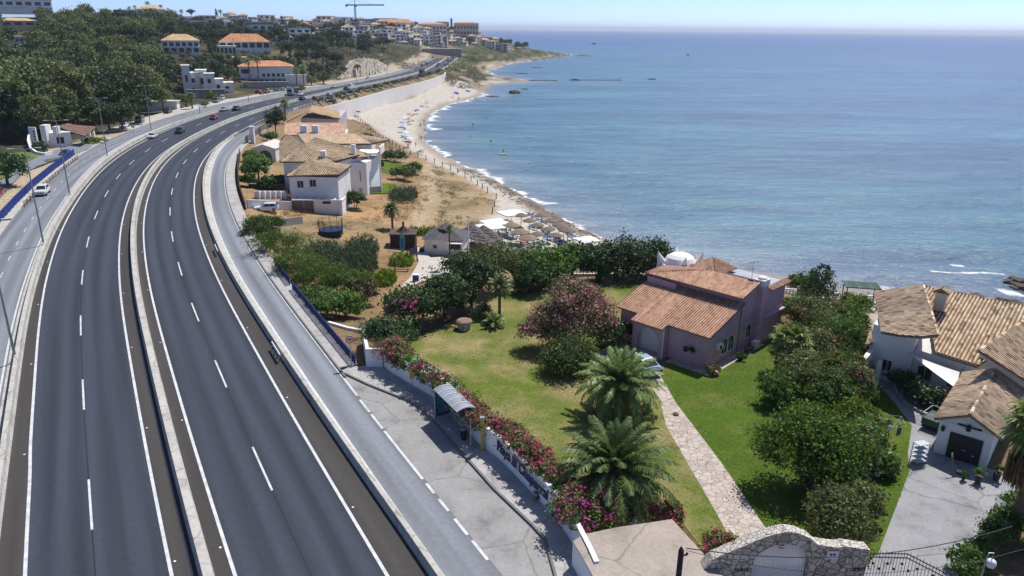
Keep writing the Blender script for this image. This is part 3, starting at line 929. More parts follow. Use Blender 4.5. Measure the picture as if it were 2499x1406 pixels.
for a,b in zip(kerb[:-1],kerb[1:]): mb.bar(a+Vector((0,0,.05)),b+Vector((0,0,.05)),0.16,0.20)
tag(mb.build('kerb',mat('dark_kerb',(0.17,0.165,0.16),0.9)),kind='structure')
mb = MB(); sweep_mb(mb,14.5,[(-.08,-0.05),(-.08,0.15),(.08,0.15),(.08,-0.05)],22.6,205)
tag(mb.build('kerb',MATS['dark_kerb']),kind='structure')
# left pavement between the service road and the blue fence
mb = MB(); sweep_mb(mb,lambda s: F_lsL(s)-0.05,[(0,-.1),(0,0.14),(-1.9,0.14),(-1.9,-.3)],40,190)
tag(mb.build('pavement',M_CONC),kind='structure')
mb = MB(); sweep_mb(mb,lambda s: F_lsL(s)-0.05,[(0,-.1),(0,0.10),(-7,0.10),(-7,-.5)],205,300)
sweep_mb(mb,lambda s: F_lsL(s)-0.05,[(0,-.1),(0,0.10),(-4,0.10),(-4,-.5)],300,560)
tag(mb.build('pavement',M_CONC),kind='structure')
# side lane behind the blue fence, opening to the entrance
drape('side_lane',[(0,490),(60,430),(130,385),(172,372),(215,366),(232,352),(200,348),(140,372),(95,395),(60,415),(0,455)],0,M_ASPHOLD,0.30)
drape('lawn',[(-60,500),(60,424),(122,395),(118,384),(60,384),(0,400),(-60,420)],0.0,mat('side_lawn_grass',(0.11,0.135,0.035),0.95,0.4,0.3),0.26)
# paths and drives of the gardens
def lawn_mat(name,green,dry,bias,scale):
 m,nt,n,l,b = nodes_of(name)
 tc = n.new('ShaderNodeTexCoord')
 n1 = N(nt,'ShaderNodeTexNoise',Scale=scale,Detail=5.0,Roughness=0.65)
 n2 = N(nt,'ShaderNodeTexNoise',Scale=5.0,Detail=6.0,Roughness=0.8)
 for q in (n1,n2): l.new(tc.outputs['Object'],q.inputs['Vector'])
 r = ramp(nt,[(bias-0.12,green),(bias+0.02,tuple((g+d)/2 for g,d in zip(green,dry))),(bias+0.16,dry)])
 l.new(n1.outputs[0],r.inputs[0])
 r2 = ramp(nt,[(0.3,(0.6,)*3),(0.7,(1.35,1.3,1.2))])
 l.new(n2.outputs[0],r2.inputs[0])
 mx = N(nt,'ShaderNodeMix',data_type='RGBA',blend_type='MULTIPLY'); mx.inputs[0].default_value = 1
 l.new(r.outputs[0],mx.inputs[6]); l.new(r2.outputs[0],mx.inputs[7])
 l.new(mx.outputs[2],b.inputs['Base Color'])
 b.inputs['Roughness'].default_value = 0.95; b.inputs['Specular IOR Level'].default_value = 0.1
 bp = N(nt,'ShaderNodeBump',Strength=0.8,Distance=0.08)
 l.new(n2.outputs[0],bp.inputs['Height']); l.new(bp.outputs[0],b.inputs['Normal'])
 MATS[name] = m
 return m
M_LAWNDRY = lawn_mat('dry_lawn',(0.115,0.165,0.028),(0.33,0.265,0.14),0.535,0.20)
M_LAWN = lawn_mat('green_lawn',(0.070,0.128,0.014),(0.145,0.170,0.040),0.58,0.33)
def stone_mat(name,cols,scale,grout,edge=0.05,bump=0.5):
 if name in MATS: return MATS[name]
 m,nt,n,l,b = nodes_of(name)
 tc = n.new('ShaderNodeTexCoord')
 nz = N(nt,'ShaderNodeTexNoise',Scale=scale*0.8,Detail=2.0)
 l.new(tc.outputs['Object'],nz.inputs['Vector'])
 mxv = N(nt,'ShaderNodeMix',data_type='RGBA',blend_type='LINEAR_LIGHT'); mxv.inputs[0].default_value = 0.12
 l.new(tc.outputs['Object'],mxv.inputs[6]); l.new(nz.outputs[1],mxv.inputs[7])
 v1 = N(nt,'ShaderNodeTexVoronoi',Scale=scale); v2 = N(nt,'ShaderNodeTexVoronoi',feature='DISTANCE_TO_EDGE',Scale=scale)
 for v in (v1,v2): l.new(mxv.outputs[2],v.inputs['Vector'])
 sp = n.new('ShaderNodeSeparateColor'); l.new(v1.outputs['Color'],sp.inputs[0])
 k = len(cols)
 r = ramp(nt,[(i/(k-1),c) for i,c in enumerate(cols)])
 l.new(sp.outputs[0],r.inputs[0])
 e = ramp(nt,[(edge*0.5,(0,0,0)),(edge,(1,1,1))]); l.new(v2.outputs['Distance'],e.inputs[0])
 mx = N(nt,'ShaderNodeMix',data_type='RGBA'); mx.inputs[6].default_value = (*grout,1)
 l.new(e.outputs[0],mx.inputs[0]); l.new(r.outputs[0],mx.inputs[7])
 l.new(mx.outputs[2],b.inputs['Base Color'])
 b.inputs['Roughness'].default_value = 0.85; b.inputs['Specular IOR Level'].default_value = 0.2
 bp = N(nt,'ShaderNodeBump',Strength=bump,Distance=0.06)
 l.new(e.outputs[0],bp.inputs['Height']); l.new(bp.outputs[0],b.inputs['Normal'])
 MATS[name] = m
 return m
M_FLAG = stone_mat('crazy_paving',[(0.42,0.36,0.31),(0.52,0.45,0.39),(0.46,0.41,0.38),(0.38,0.32,0.28)],2.2,(0.22,0.18,0.15),0.05,0.3)
M_STONE = stone_mat('rubble_stone',[(0.46,0.41,0.34),(0.62,0.56,0.47),(0.52,0.47,0.40),(0.36,0.31,0.26)],2.6,(0.19,0.16,0.13),0.065,0.8)
M_DRIVE = worn('stamped_concrete_drive',(0.30,0.30,0.315))
M_EARTH = worn('dusty_roof_screed',(0.37,0.32,0.28))
PATH_PX = [(1585,930),(1612,985),(1625,1040),(1700,1170),(1760,1275),(1800,1350),(1905,1345),(1868,1290),(1760,1130),(1650,985),(1610,915),(1570,880),(1545,840),(1480,848),(1440,872),(1470,890),(1540,900)]
drape('lawn',[(915,895),(1050,968),(1180,1092),(1310,1212),(1400,1310),(1500,1290),(1655,1262),(1705,1330),(1800,1350),(1760,1275),(1700,1170),(1625,1040),(1612,985),(1585,930),(1540,900),(1470,890),(1440,872),(1480,848),(1545,840),(1520,800),(1520,740),(1600,705),(1560,695),(1400,690),(1240,712),(1130,772),(1040,815),(930,855)],-.3,M_LAWNDRY,0.03,follow=False)
drape('lawn',[(1610,915),(1650,985),(1760,1130),(1868,1290),(1905,1345),(2120,1370),(2146,1345),(2185,1255),(2232,1150),(2236,1050),(2195,985),(2142,918),(2100,870),(1950,760),(1880,830),(1800,880),(1720,910),(1640,884)],-.3,M_LAWN,0.03,follow=False)
drape('garden_path',PATH_PX,-.3,M_FLAG,0.045,follow=False)
drape('drive',[(2146,1345),(2180,1255),(2220,1150),(2215,1110),(2225,1040),(2180,980),(2125,920),(2120,870),(2200,840),(2260,960),(2300,1000),(2290,1100),(2430,1150),(2500,1160),(2470,1220),(2420,1290),(2330,1420),(2300,1480),(2080,1480),(2110,1390)],-.3,M_DRIVE,0.04,follow=False)
# beach bar paving
drape('footpath',[(975,722),(1000,722),(1032,668),(1050,640),(1240,618),(1480,596),(1480,588),(1240,606),(1150,618),(1050,628),(1035,606),(1012,603),(1022,640),(1000,690)],-4.9,mat('footpath_slabs',(0.48,0.44,0.39),0.9,0.1,0.8),0.12)
# ================================================================ plants
def leaf_cards(centers,nrm,size,rng,aspect=0.55,flop=0.8):
 """one diamond-shaped leaf card per centre"""
 n = len(centers)
 d = nrm+rng.normal(0,flop,(n,3))
 d /= np.linalg.norm(d,axis=1)[:,None]+1e-9
 a = rng.normal(0,1,(n,3))
 t = np.cross(d,a); t /= np.linalg.norm(t,axis=1)[:,None]+1e-9
 b = np.cross(d,t)
 s = size*rng.uniform(0.6,1.35,(n,1))
 V = np.stack([centers-t*s,centers-b*s*aspect+d*s*.12,centers+t*s,centers+b*s*aspect+d*s*.12],1).reshape(-1,3)
 F = np.arange(4*n).reshape(n,4)
 return V,F
def crown_points(lobes,n,rng,clump=0.22,per=34,fill=0.25):
 """points gathered in clumps over the outer shell of ellipsoid lobes (cx,cy,cz,rx,ry,rz)"""
 L = np.array(lobes,float)
 w = (L[:,3]*L[:,4]+L[:,4]*L[:,5]+L[:,3]*L[:,5])
 nc = max(6,n // per)
 li = rng.choice(len(L),nc,p=w/w.sum())
 d = rng.normal(0,1,(nc,3)); d /= np.linalg.norm(d,axis=1)[:,None]
 low = d[:,2] < -0.35
 d[low,2] *= -0.6
 r = np.where(rng.random(nc) < fill,rng.uniform(0.35,0.8,nc),rng.uniform(0.82,1.08,nc))
 cc = L[li,:3]+d*L[li,3:]*r[:,None]
 k = rng.integers(0,nc,n)
 sg = clump*np.cbrt(L[li[k],3]*L[li[k],4]*L[li[k],5])
 g = rng.normal(0,1,(n,3))*sg[:,None]*np.array((1,1,0.7))
 return cc[k]+g,d[k]
def foliage(name,lobes,n,size,m,seed,parent=None,**kw):
 rng = np.random.default_rng(seed)
 asp = kw.pop('aspect',0.55)
 c,d = crown_points(lobes,n,rng,**kw)
 if kw.get('zmin',None) is None: c[:,2] = np.maximum(c[:,2],0.05)
 V,F = leaf_cards(c,d,size,rng,asp)
 return link(name,mesh_np(name,V,F,m),parent)
def trunk_mesh(h,r,lobes,rng,m,parent,limbs=4,lean=0.0,name='trunk'):
 mb = MB()
 top = Vector((lean,0,h))
 mb.tube([(0,0,-0.4),(lean*.2,0,h*.3),(lean*.6,0.05,h*.65),top],[r*1.25,r,r*.8,r*.55],7)
 for k in range(min(limbs,len(lobes))):
  c = Vector(lobes[k][:3])
  s = Vector((lean*.5,0,h*rng.uniform(.5,.8)))
  mb.tube([s,s.lerp(c,.5)+Vector((0,0,.15*h*.3)),c],[r*.5,r*.34,r*.12],5)
 return mb.build(name,m,parent,smooth=True)
# ---- leaf colours
G_PINE = leaf_mat('pine_needles',[(0.028,0.057,0.022),(0.057,0.094,0.031),(0.086,0.120,0.041)],0.12)
G_DARK = leaf_mat('dark_evergreen_leaves',[(0.029,0.063,0.026),(0.058,0.107,0.037),(0.111,0.163,0.052)],0.15)
G_OLIVE = leaf_mat('olive_green_leaves',[(0.086,0.114,0.042),(0.153,0.186,0.061),(0.240,0.257,0.092)],0.2)
G_MID = leaf_mat('garden_leaves',[(0.053,0.116,0.026),(0.111,0.208,0.044),(0.222,0.332,0.071)],0.25)
G_BRIGHT = leaf_mat('bright_leaves',[(0.083,0.153,0.014),(0.153,0.236,0.024),(0.236,0.307,0.035)],0.3)
G_SCRUB = leaf_mat('dry_scrub_leaves',[(0.071,0.065,0.033),(0.124,0.106,0.053),(0.201,0.165,0.088)],0.15)
G_DEAD = leaf_mat('bare_grey_twigs',[(0.200,0.170,0.140),(0.300,0.260,0.220)],0.1)
G_REED = leaf_mat('grey_green_reeds',[(0.060,0.105,0.050),(0.110,0.160,0.085),(0.190,0.235,0.135)],0.25)
G_TAMAR = leaf_mat('feathery_green_leaves',[(0.059,0.111,0.018),(0.104,0.170,0.029),(0.147,0.222,0.044)],0.25)
G_PALM = leaf_mat('palm_leaflets',[(0.092,0.146,0.040),(0.163,0.235,0.072),(0.275,0.335,0.133)],0.2,0.4)
G_FAN = leaf_mat('fan_palm_leaves',[(0.085,0.138,0.031),(0.169,0.223,0.054),(0.337,0.330,0.138)],0.2,0.45)
G_DRYPALM = leaf_mat('dead_palm_leaves',[(0.201,0.136,0.065),(0.354,0.248,0.130),(0.472,0.354,0.201)],0.15)
F_PINK = leaf_mat('deep_pink_flowers',[(0.400,0.035,0.100),(0.560,0.090,0.190),(0.620,0.190,0.290)],0.3)
F_ROSE = leaf_mat('dusky_rose_flowers',[(0.260,0.045,0.075),(0.400,0.095,0.135),(0.460,0.200,0.210)],0.3)
F_DUSTY = leaf_mat('dusty_rose_flowers',[(0.380,0.140,0.145),(0.520,0.250,0.245),(0.560,0.360,0.300),(0.300,0.220,0.110)],0.3)
F_MAG = leaf_mat('magenta_flowers',[(0.500,0.035,0.210),(0.660,0.120,0.330),(0.700,0.280,0.420)],0.3)
F_WHITE = leaf_mat('white_flowers',[(0.660,0.680,0.600),(0.800,0.800,0.760)],0.3)
def shrub(name,at,lobes,n,size,m,seed,label,cat,group=None,flowers=None,nf=0,sf=0.12,trunk=None,rz=0.0,stem=None,**kw):
 """shrub or tree: crown, trunk and, where they show, flowers are its parts"""
 t = empty(name,at,rz,label,cat,group)
 foliage('crown',lobes,n,size,m,seed,t,**kw)
 rng = np.random.default_rng(seed+5)
 if trunk: trunk_mesh(trunk[0],trunk[1],lobes,rng,M_BARK,t)
 elif stem is not False:
  mb = MB()
  for k in range(3):
   c = Vector(lobes[k % len(lobes)][:3])
   mb.tube([(0.15*k-.15,0.1*(k % 2),-.3),c*0.5+Vector((0,0,.1)),c],[.07,.05,.02],5)
  mb.build('stem',M_BARK,t)
 for i,(fm,cnt) in enumerate(flowers or []):
  r2 = np.random.default_rng(seed+40+i)
  c,d = crown_points([(l[0],l[1],l[2],l[3]*1.03,l[4]*1.03,l[5]*1.03) for l in lobes],cnt,r2,0.13,9,0.02)
  c[:,2] = np.maximum(c[:,2],.1)
  V,F = leaf_cards(c+d*0.06,d,sf,r2,0.8,0.5)
  tag(link('flowers',mesh_np('flowers',V,F,fm),t),kind='stuff')
 return t
def rlobes(rng,n,rx,ry,h,base=0.3,top=1.0,size=0.55):
 out = [(0,0,h*0.55,rx*.8,ry*.8,h*.45)]
 for k in range(n):
  a = 2*math.pi*k/n+rng.uniform(-.4,.4)
  q = rng.uniform(.45,.72)
  s = size*rng.uniform(.7,1.15)
  out.append((rx*q*math.cos(a),ry*q*math.sin(a),h*rng.uniform(base+.1,top-.25),rx*s*.8,ry*s*.8,h*s*.45))
 return out
# ---------------------------------------------------------------- hillside forest
def proto_tree(kind,seed):
 rng = np.random.default_rng(seed)
 if kind == 'pine':
  h = 11.0
  lob = [(0,0,h*.78,3.4,3.4,2.2)]+[(3.0*math.cos(a),3.0*math.sin(a),h*rng.uniform(.55,.8),2.3,2.3,1.5) for a in np.linspace(0,5.4,6)+rng.uniform(-.3,.3,6)]
  nm,m,n,sz = 'pine_tree',G_PINE,2600,0.42
 elif kind == 'broad':
  h = 9.0
  lob = rlobes(rng,7,4.4,4.4,h)
  nm,m,n,sz = 'evergreen_tree',G_DARK,2600,0.42
 elif kind == 'gum':
  h = 13.0
  lob = rlobes(rng,8,4.6,4.6,h,.35)
  nm,m,n,sz = 'eucalyptus_tree',G_OLIVE,2800,0.40
 elif kind == 'cypress':
  h = 11.0
  lob = [(0,0,h*.28,1.5,1.5,3.0),(0,0,h*.55,1.2,1.2,3.0),(0,0,h*.8,.75,.75,2.2)]
  nm,m,n,sz = 'cypress_tree',G_DARK,1300,0.32
 else:
  h = 5.0
  lob = rlobes(rng,5,3.0,3.0,h)
  nm,m,n,sz = 'hillside_bush',G_OLIVE,1100,0.36
 t = empty(nm,(0,0,0))
 foliage('crown',lob,n,sz,m,seed,t)
 trunk_mesh(h*.6,.32 if kind != 'cypress' else .18,lob,rng,M_BARK,t,5 if kind not in ('cypress',) else 0)
 return t
TREES = {k: [proto_tree(k,10*i+j) for j in range(c)] for i,(k,c) in enumerate((('pine',2),('broad',2),('gum',2),('cypress',1),('bush',2)))}
_used = set()
TREELAB = {'pine': ('dark rounded pine on the wooded hillside left of the motorway','tree','pines on the wooded hillside'),
           'broad': ('dense dark evergreen tree on the wooded hillside left of the motorway','tree','evergreens on the wooded hillside'),
           'gum': ('tall olive green eucalyptus with a loose crown on the hillside','tree','eucalyptus trees on the wooded hillside'),
           'cypress': ('narrow dark cypress standing on the hillside','tree','cypresses on the hillside'),
           'bush': ('rounded olive green bush on the hillside','bush','bushes on the hillside')}
def place_tree(kind,loc,sc,rng,label=None):
 ps = TREES[kind]
 p = ps[int(rng.integers(0,len(ps)))]
 lab = TREELAB[kind]
 rz = rng.uniform(0,6.28)
 if p.name not in _used:
  _used.add(p.name)
  p.location,p.rotation_euler,p.scale = loc,(0,0,rz),(sc,sc,sc)
  o = tag(p,label or lab[0],lab[1],lab[2])
 else:
  o = copy_tree(p,loc,rz,sc,label or lab[0],lab[1],lab[2])
 return o
# house sites kept clear of trees: (px0, px1, py_top) boxes in which no crown may stand in front
CLEAR = [P(170,345,0)[:2]]
def to_px(p):
 d = np.array(p)-np.array((0,0,CAM_H))
 zc = d[1]*math.cos(PITCH)-d[2]*math.sin(PITCH)
 x,y = d[0]/zc,(d[1]*math.sin(PITCH)+d[2]*math.cos(PITCH))/zc
 c,s = math.cos(ROLL),math.sin(ROLL)
 return PW/2+(c*x+s*y)*FPX,PH_/2-(-s*x+c*y)*FPX,zc
KEEP = [(392,500,84,118),(535,665,84,120),(590,735,150,200),(440,585,168,232),(820,962,140,200),(100,255,292,372),(365,445,240,276),(600,770,205,240),
  (15,85,42,62),(40,60,88,106),(840,1300,30,140)]
def blocked(loc,h,r):
 a = to_px((loc[0],loc[1],loc[2])); b = to_px((loc[0],loc[1],loc[2]+h))
 w = r/a[2]*FPX
 for x0,x1,y0,y1 in KEEP:
  if a[0]+w > x0 and a[0]-w < x1 and a[1] > y1-8 and b[1] < y1:
   return True
 return False
_rng = np.random.default_rng(7)
_pts = []
_cnt = 0
_tries = 0
while _cnt < 640 and _tries < 26000:
 _tries += 1
 if _tries % 3:
  px,t = _rng.uniform(-60,560),190*(600/190) ** _rng.random()
 else:
  px,t = _rng.uniform(380,960),330*(720/330) ** _rng.random()
 r = ray(px,300)
 x,y = r[0]*t,r[1]*t
 s,o = so(x,y)
 if o[0] > F_lsL(s[0])-14 and t < 520: continue
 if o[0] > -30: continue
 q = to_px((x,y,hz(x,y)))
 if q[0] > 380 and q[1] > 245: continue
 dmin = 4.9+t*0.0062
 if any((x-a) ** 2+(y-b) ** 2 < dmin*dmin for a,b in _pts): continue
 u = _rng.random()
 if q[0] < 430: kind = 'pine' if u < .30 else 'broad' if u < .52 else 'gum' if u < .84 else 'cypress' if u < .93 else 'bush'
 else: kind = 'pine' if u < .30 else 'broad' if u < .55 else 'bush' if u < .85 else 'cypress'
 sc = _rng.uniform(0.95,1.45)*(0.72 if q[0] > 430 else 1.0)
 hh = {'pine': 11,'broad': 9,'gum': 13,'cypress': 11,'bush': 5}[kind]*sc
 z = hz(x,y)
 if blocked((x,y,z),hh,3.5*sc):
  if kind == 'bush' or blocked((x,y,z),3.2,2): continue
  kind,sc = 'bush',0.65
 _pts.append((x,y)); _cnt += 1
 place_tree(kind,(x,y,z-.2),sc,_rng)
# trees along the near edge of the wood, by the frontage road
for px,py,kind,sc,lab in ((300,320,'broad',.95,'broad dark tree beside the parked white car on the verge'),(268,322,'broad',.9,'dark tree right behind the small white gatehouse'),(345,305,'pine',.9,'dark tree overhanging the parked dark car on the verge'),
                              (235,318,'pine',.85,'dark tree rising behind the tiled porch of the gatehouse'),(90,335,'broad',1.0,'tall dark tree between the gatehouse and the white sign wall'),(60,345,'cypress',1.0,'tall dark cypress behind the white sign wall'),(10,330,'gum',.7,'pale green leafy tree at the left edge above the lane'),
                              (20,455,'broad',.8,'round dark tree by the lawn at the left edge'),(400,275,'gum',.8,'brownish tree behind the flat roofed white shed'),(455,262,'bush',1.0,'spiky bush beside the kerb before the white stepped building'),(520,250,'bush',.9,'green bush below the white stepped building')):
 place_tree(kind,G(px,py,-.2),sc,_rng,lab)
for px,py,sc,lab in ((790,205,1.25,'large grey green bush below the bare cliff'),(760,208,1.0,'round bush between the palms and the large grey green bush'),(735,228,.7,'round bush behind the parked cars at the end wall'),(830,190,.8,'dark bush touching the left end of the bare cliff'),(875,148,.75,'dark bush growing out of the bare cliff face'),
      (500,262,.5,'low trimmed bush near the stepped building')):
 p = G(px,py,-.2)
 if px == 875: p = Q(872,172,462)
 place_tree('bush',p,sc,_rng,lab)
# ---------------------------------------------------------------- palms
def frond(rng,az,el0,L,droop,leaf,nl=26,w=0.035):
 """one arching feather leaf: rachis points, then narrow leaflets on both sides"""
 pts = []
 p = np.zeros(3); el = el0
 n = 9
 for i in range(n+1):
  pts.append(p.copy())
  d = np.array((math.cos(az)*math.cos(el),math.sin(az)*math.cos(el),math.sin(el)))
  p = p+d*L/n
  el -= droop/n*(0.5+1.2*i/n)
 pts = np.array(pts)
 V = []
 side = np.array((-math.sin(az),math.cos(az),0))
 for i in range(n):
  a,b = pts[i],pts[i+1]
  ww = w*(1-i/n*.8)
  V += [a-side*ww,a+side*ww,b+side*ww*.9,b-side*ww*.9]
 for k in range(nl):
  t = 0.16+0.84*(k+.5)/nl
  f = t*n; i = min(n-1,int(f))
  c = pts[i]+(pts[i+1]-pts[i])*(f-i)
  d = pts[i+1]-pts[i]; d = d/np.linalg.norm(d)
  up = np.cross(side,d)
  ll = leaf*(math.sin(math.pi*min(1,t*.86+.12)) ** .6)
  for sg in (-1,1):
   v = side*sg*0.75+d*0.62+up*(-0.55*-0.3)+rng.normal(0,.10,3)
   v /= np.linalg.norm(v)
   v[2] -= 0.25
   hw = d*(0.055 if leaf > .3 else .04)
   V += [c-hw,c+hw,c+hw*.35+v*ll,c-hw*.35+v*ll]
 return V
def date_palm(name,at,h,L,nf,seed,label,group=None,trunk_r=0.36,leaf=0.55,nl=30,fruit=False,dry=True,cat='palm'):
 rng = np.random.default_rng(seed)
 t = empty(name,at,rng.uniform(0,6),label,cat,group)
 V,D = [],[]
 for k in range(nf):
  u = (k+.5)/nf
  az = k*2.399963+rng.uniform(-.2,.2)
  el = R(86)-u*R(100)+rng.uniform(-.1,.1)
  fr = frond(rng,az,el,L*rng.uniform(.86,1.08)*(0.72+.28*min(1,u*2.2)),R(38)+R(62)*min(1,u*1.3)*rng.uniform(.8,1.2),leaf,nl)
  V += [v+np.array((0,0,h)) for v in fr]
 V = np.array(V)
 F = np.arange(len(V)).reshape(-1,4)
 link('fronds',mesh_np('fronds',V,F,G_PALM),t)
 if dry:
  for k in range(max(4,nf // 7)):
   fr = frond(rng,rng.uniform(0,6.28),R(-25),L*.7,R(60),leaf*.7,nl // 2)
   D += [v+np.array((0,0,h-.25)) for v in fr]
  D = np.array(D)
  link('dead_fronds',mesh_np('dead_fronds',D,np.arange(len(D)).reshape(-1,4),G_DRYPALM),t)
 mb = MB()
 prof,k = [(trunk_r*1.25,-.3)],0
 z = 0.0
 while z < h:
  prof += [(trunk_r*(1.06 if k % 2 else .93),z)]
  z += 0.16; k += 1
 prof += [(trunk_r*1.15,h-.05),(trunk_r*.5,h+.35)]
 mb.lathe(prof,10)
 mb.build('trunk',M_PALMBARK,t)
 if fruit:
  r2 = np.random.default_rng(seed+1)
  c = r2.normal(0,.16,(160,3))+np.array(fruit)
  V,F = leaf_cards(c,r2.normal(0,1,(160,3)),.07,r2,0.9)
  link('fruit_bunch',mesh_np('fruit_bunch',V,F,leaf_mat('orange_dates',[(0.450,0.170,0.010),(0.620,0.270,0.020)],.1)),t)
 return t
def fan_palm(name,at,h,Rr,nf,seed,label,group=None,trunk_r=0.22,skirt=True,blades=14,cat='palm'):
 rng = np.random.default_rng(seed)
 t = empty(name,at,rng.uniform(0,6),label,cat,group)
 def fan(az,el,pet,rad):
  d = np.array((math.cos(az)*math.cos(el),math.sin(az)*math.cos(el),math.sin(el)))
  s = np.array((-math.sin(az),math.cos(az),0)); u = np.cross(d,s)
  c = d*pet
  out = [-s*.02,s*.02,c+s*.015,c-s*.015]
  for k in range(blades):
   a = -1.9+3.8*k/(blades-1)
   v = d*math.cos(a)+s*math.sin(a)
   hw = (s*math.cos(a)-d*math.sin(a))*rad*.075
   mid = c+v*rad*.6+u*rng.uniform(-.04,.04)
   tip = c+v*rad*(1-.1*abs(a))+np.array((0,0,-rad*rng.uniform(.15,.4)))
   out += [c-hw*.2,c+hw*.2,mid+hw,mid-hw,mid-hw,mid+hw,tip+hw*.1,tip-hw*.1]
  return out
 V,D = [],[]
 for k in range(nf):
  u = (k+.5)/nf
  V += [v+np.array((0,0,h)) for v in fan(k*2.4+rng.uniform(-.2,.2),R(85)-u*R(118),Rr*rng.uniform(.5,.62),Rr*.55)]
 link('fronds',mesh_np('fronds',np.array(V),np.arange(len(V)).reshape(-1,4),G_FAN),t)
 if skirt:
  for k in range(nf):
   D += [v+np.array((0,0,h-.2-rng.uniform(0,.9 if skirt is True else skirt))) for v in fan(rng.uniform(0,6.28),R(-62)+rng.uniform(-.3,.35),Rr*.42,Rr*.45)]
  link('dead_fronds',mesh_np('dead_fronds',np.array(D),np.arange(len(D)).reshape(-1,4),G_DRYPALM),t)
 mb = MB()
 mb.tube([(0,0,-.3),(0.03,0,h*.4),(0,.03,h*.8),(0,0,h+.1)],[trunk_r*1.4,trunk_r,trunk_r*.95,trunk_r*1.1],9)
 mb.build('trunk',M_PALMBARK,t)
 return t
gz = -0.3
date_palm('date_palm',P(1495,1235,gz),2.45,4.7,100,3,'huge low date palm nearest the gate, fronds over the white wall','pair of date palms on the lawn',.42,.62,40)
date_palm('date_palm',P(1510,1010,gz),2.45,4.2,84,4,'upright date palm with orange fruit beside the path and parked car','pair of date palms on the lawn',.40,.60,38,fruit=(.55,-.3,2.0))
date_palm('date_palm',P(1219,768,gz),3.3,1.9,30,5,'slim palm with a thin bare trunk on the dry lawn',None,.16,.38,22)
date_palm('date_palm',P(1205,797,gz),0.35,1.7,22,6,'small stemless palm at the foot of the slim palm',None,.2,.35,20,dry=False)
fan_palm('fan_palm',P(1920,912,gz),3.0,2.1,36,7,'fan palm with pale drooping leaves beside the mauve house',None,.28)
fan_palm('fan_palm',P(2474,1300,gz),7.4,2.2,44,8,'tall fan palm with a shaggy brown skirt at the right edge',None,.3,skirt=2.6)
date_palm('date_palm',G(958,560),3.6,2.0,40,9,'lone palm with a dark trunk beside the brown hut',None,.2,.42,22)
date_palm('date_palm',P(697,290,-.2),5.0,2.6,36,10,'palm at the edge of the motorway behind the beach villas',None,.25,.6,18)
date_palm('date_palm',P(1098,655,-4.6),6.0,1.0,18,31,'very slim young palm in front of the beach kiosk',None,.13,.3,14)
for i,(px,py,h,L,lab) in enumerate(((152,300,6.0,3.2,'fan palm among dark trees behind the gatehouse'),(610,200,10,3.0,'left of the tall palms before the orange roofed villa'),(632,200,11,3.2,'tall palm beside the white water tank before the villa'),(585,180,8,2.6,'palm between the two terraces of the hillside villas'),
                                         (725,212,8,3.0,'left palm of the pair by the end wall of the car park'),(742,210,9,3.0,'right palm of the pair by the end wall of the car park'),(545,178,8,2.6,'palm in front of the pale garage below the hillside villas'),(718,180,7,2.8,'bushy palm on the slope above the car park'),(478,118,6,2.4,'palm behind the yellow roofed hillside villa'),(470,268,5,2.0,'low palm beside the stepped white building'))):
 p = G(px,py)
 (fan_palm if i in (0,3,6) else date_palm)('hillside_palm',p,h,L,30,50+i,lab,'palms on the hillside',*((.25,) if i in (0,3,6) else (.28,.8,14)))
# ---------------------------------------------------------------- shrubs of the gardens
def lob(*a): return [tuple(x) for x in a]
r_ = np.random.default_rng(11)
shrub('oleander_tree',P(1395,850,gz),[(0,0,2.7,2.7,2.4,2.4),(-2.3,.2,2.7,2.0,1.7,1.9),(1.9,.3,3.2,2.1,1.9,2.1),(0.0,.6,5.1,2.3,1.9,1.6),(-3.7,-.5,1.9,1.3,1.3,1.3),(-1.2,-.9,1.5,1.8,1.4,1.3),(1.4,1.0,4.4,1.8,1.6,1.3),(2.9,.4,2.2,1.3,1.4,1.6)],
      8000,.15,G_OLIVE,21,'biggest oleander, a rounded tree of dusky pink flowers in mid lawn','oleander',flowers=[(F_DUSTY,8200),(F_ROSE,1500)],sf=.105)
shrub('round_bush',P(1390,905,gz),[(0,0,1.5,2.0,2.0,1.6),(-.8,-.3,1.2,1.5,1.5,1.3),(.7,.3,1.6,1.5,1.5,1.35)],6500,.13,leaf_mat('olive_bush_leaves',[(0.050,0.091,0.024),(0.103,0.152,0.040),(0.182,0.223,0.074)],.2),22,'clipped round olive green bush in front of the biggest oleander','bush',clump=.3)
shrub('dark_bush',P(1475,850,gz),[(0,0,1.5,1.6,1.6,1.5),(.8,1.0,1.4,1.3,1.3,1.3)],3500,.15,G_DARK,23,'dark round bush between the biggest oleander and the mauve house','bush')
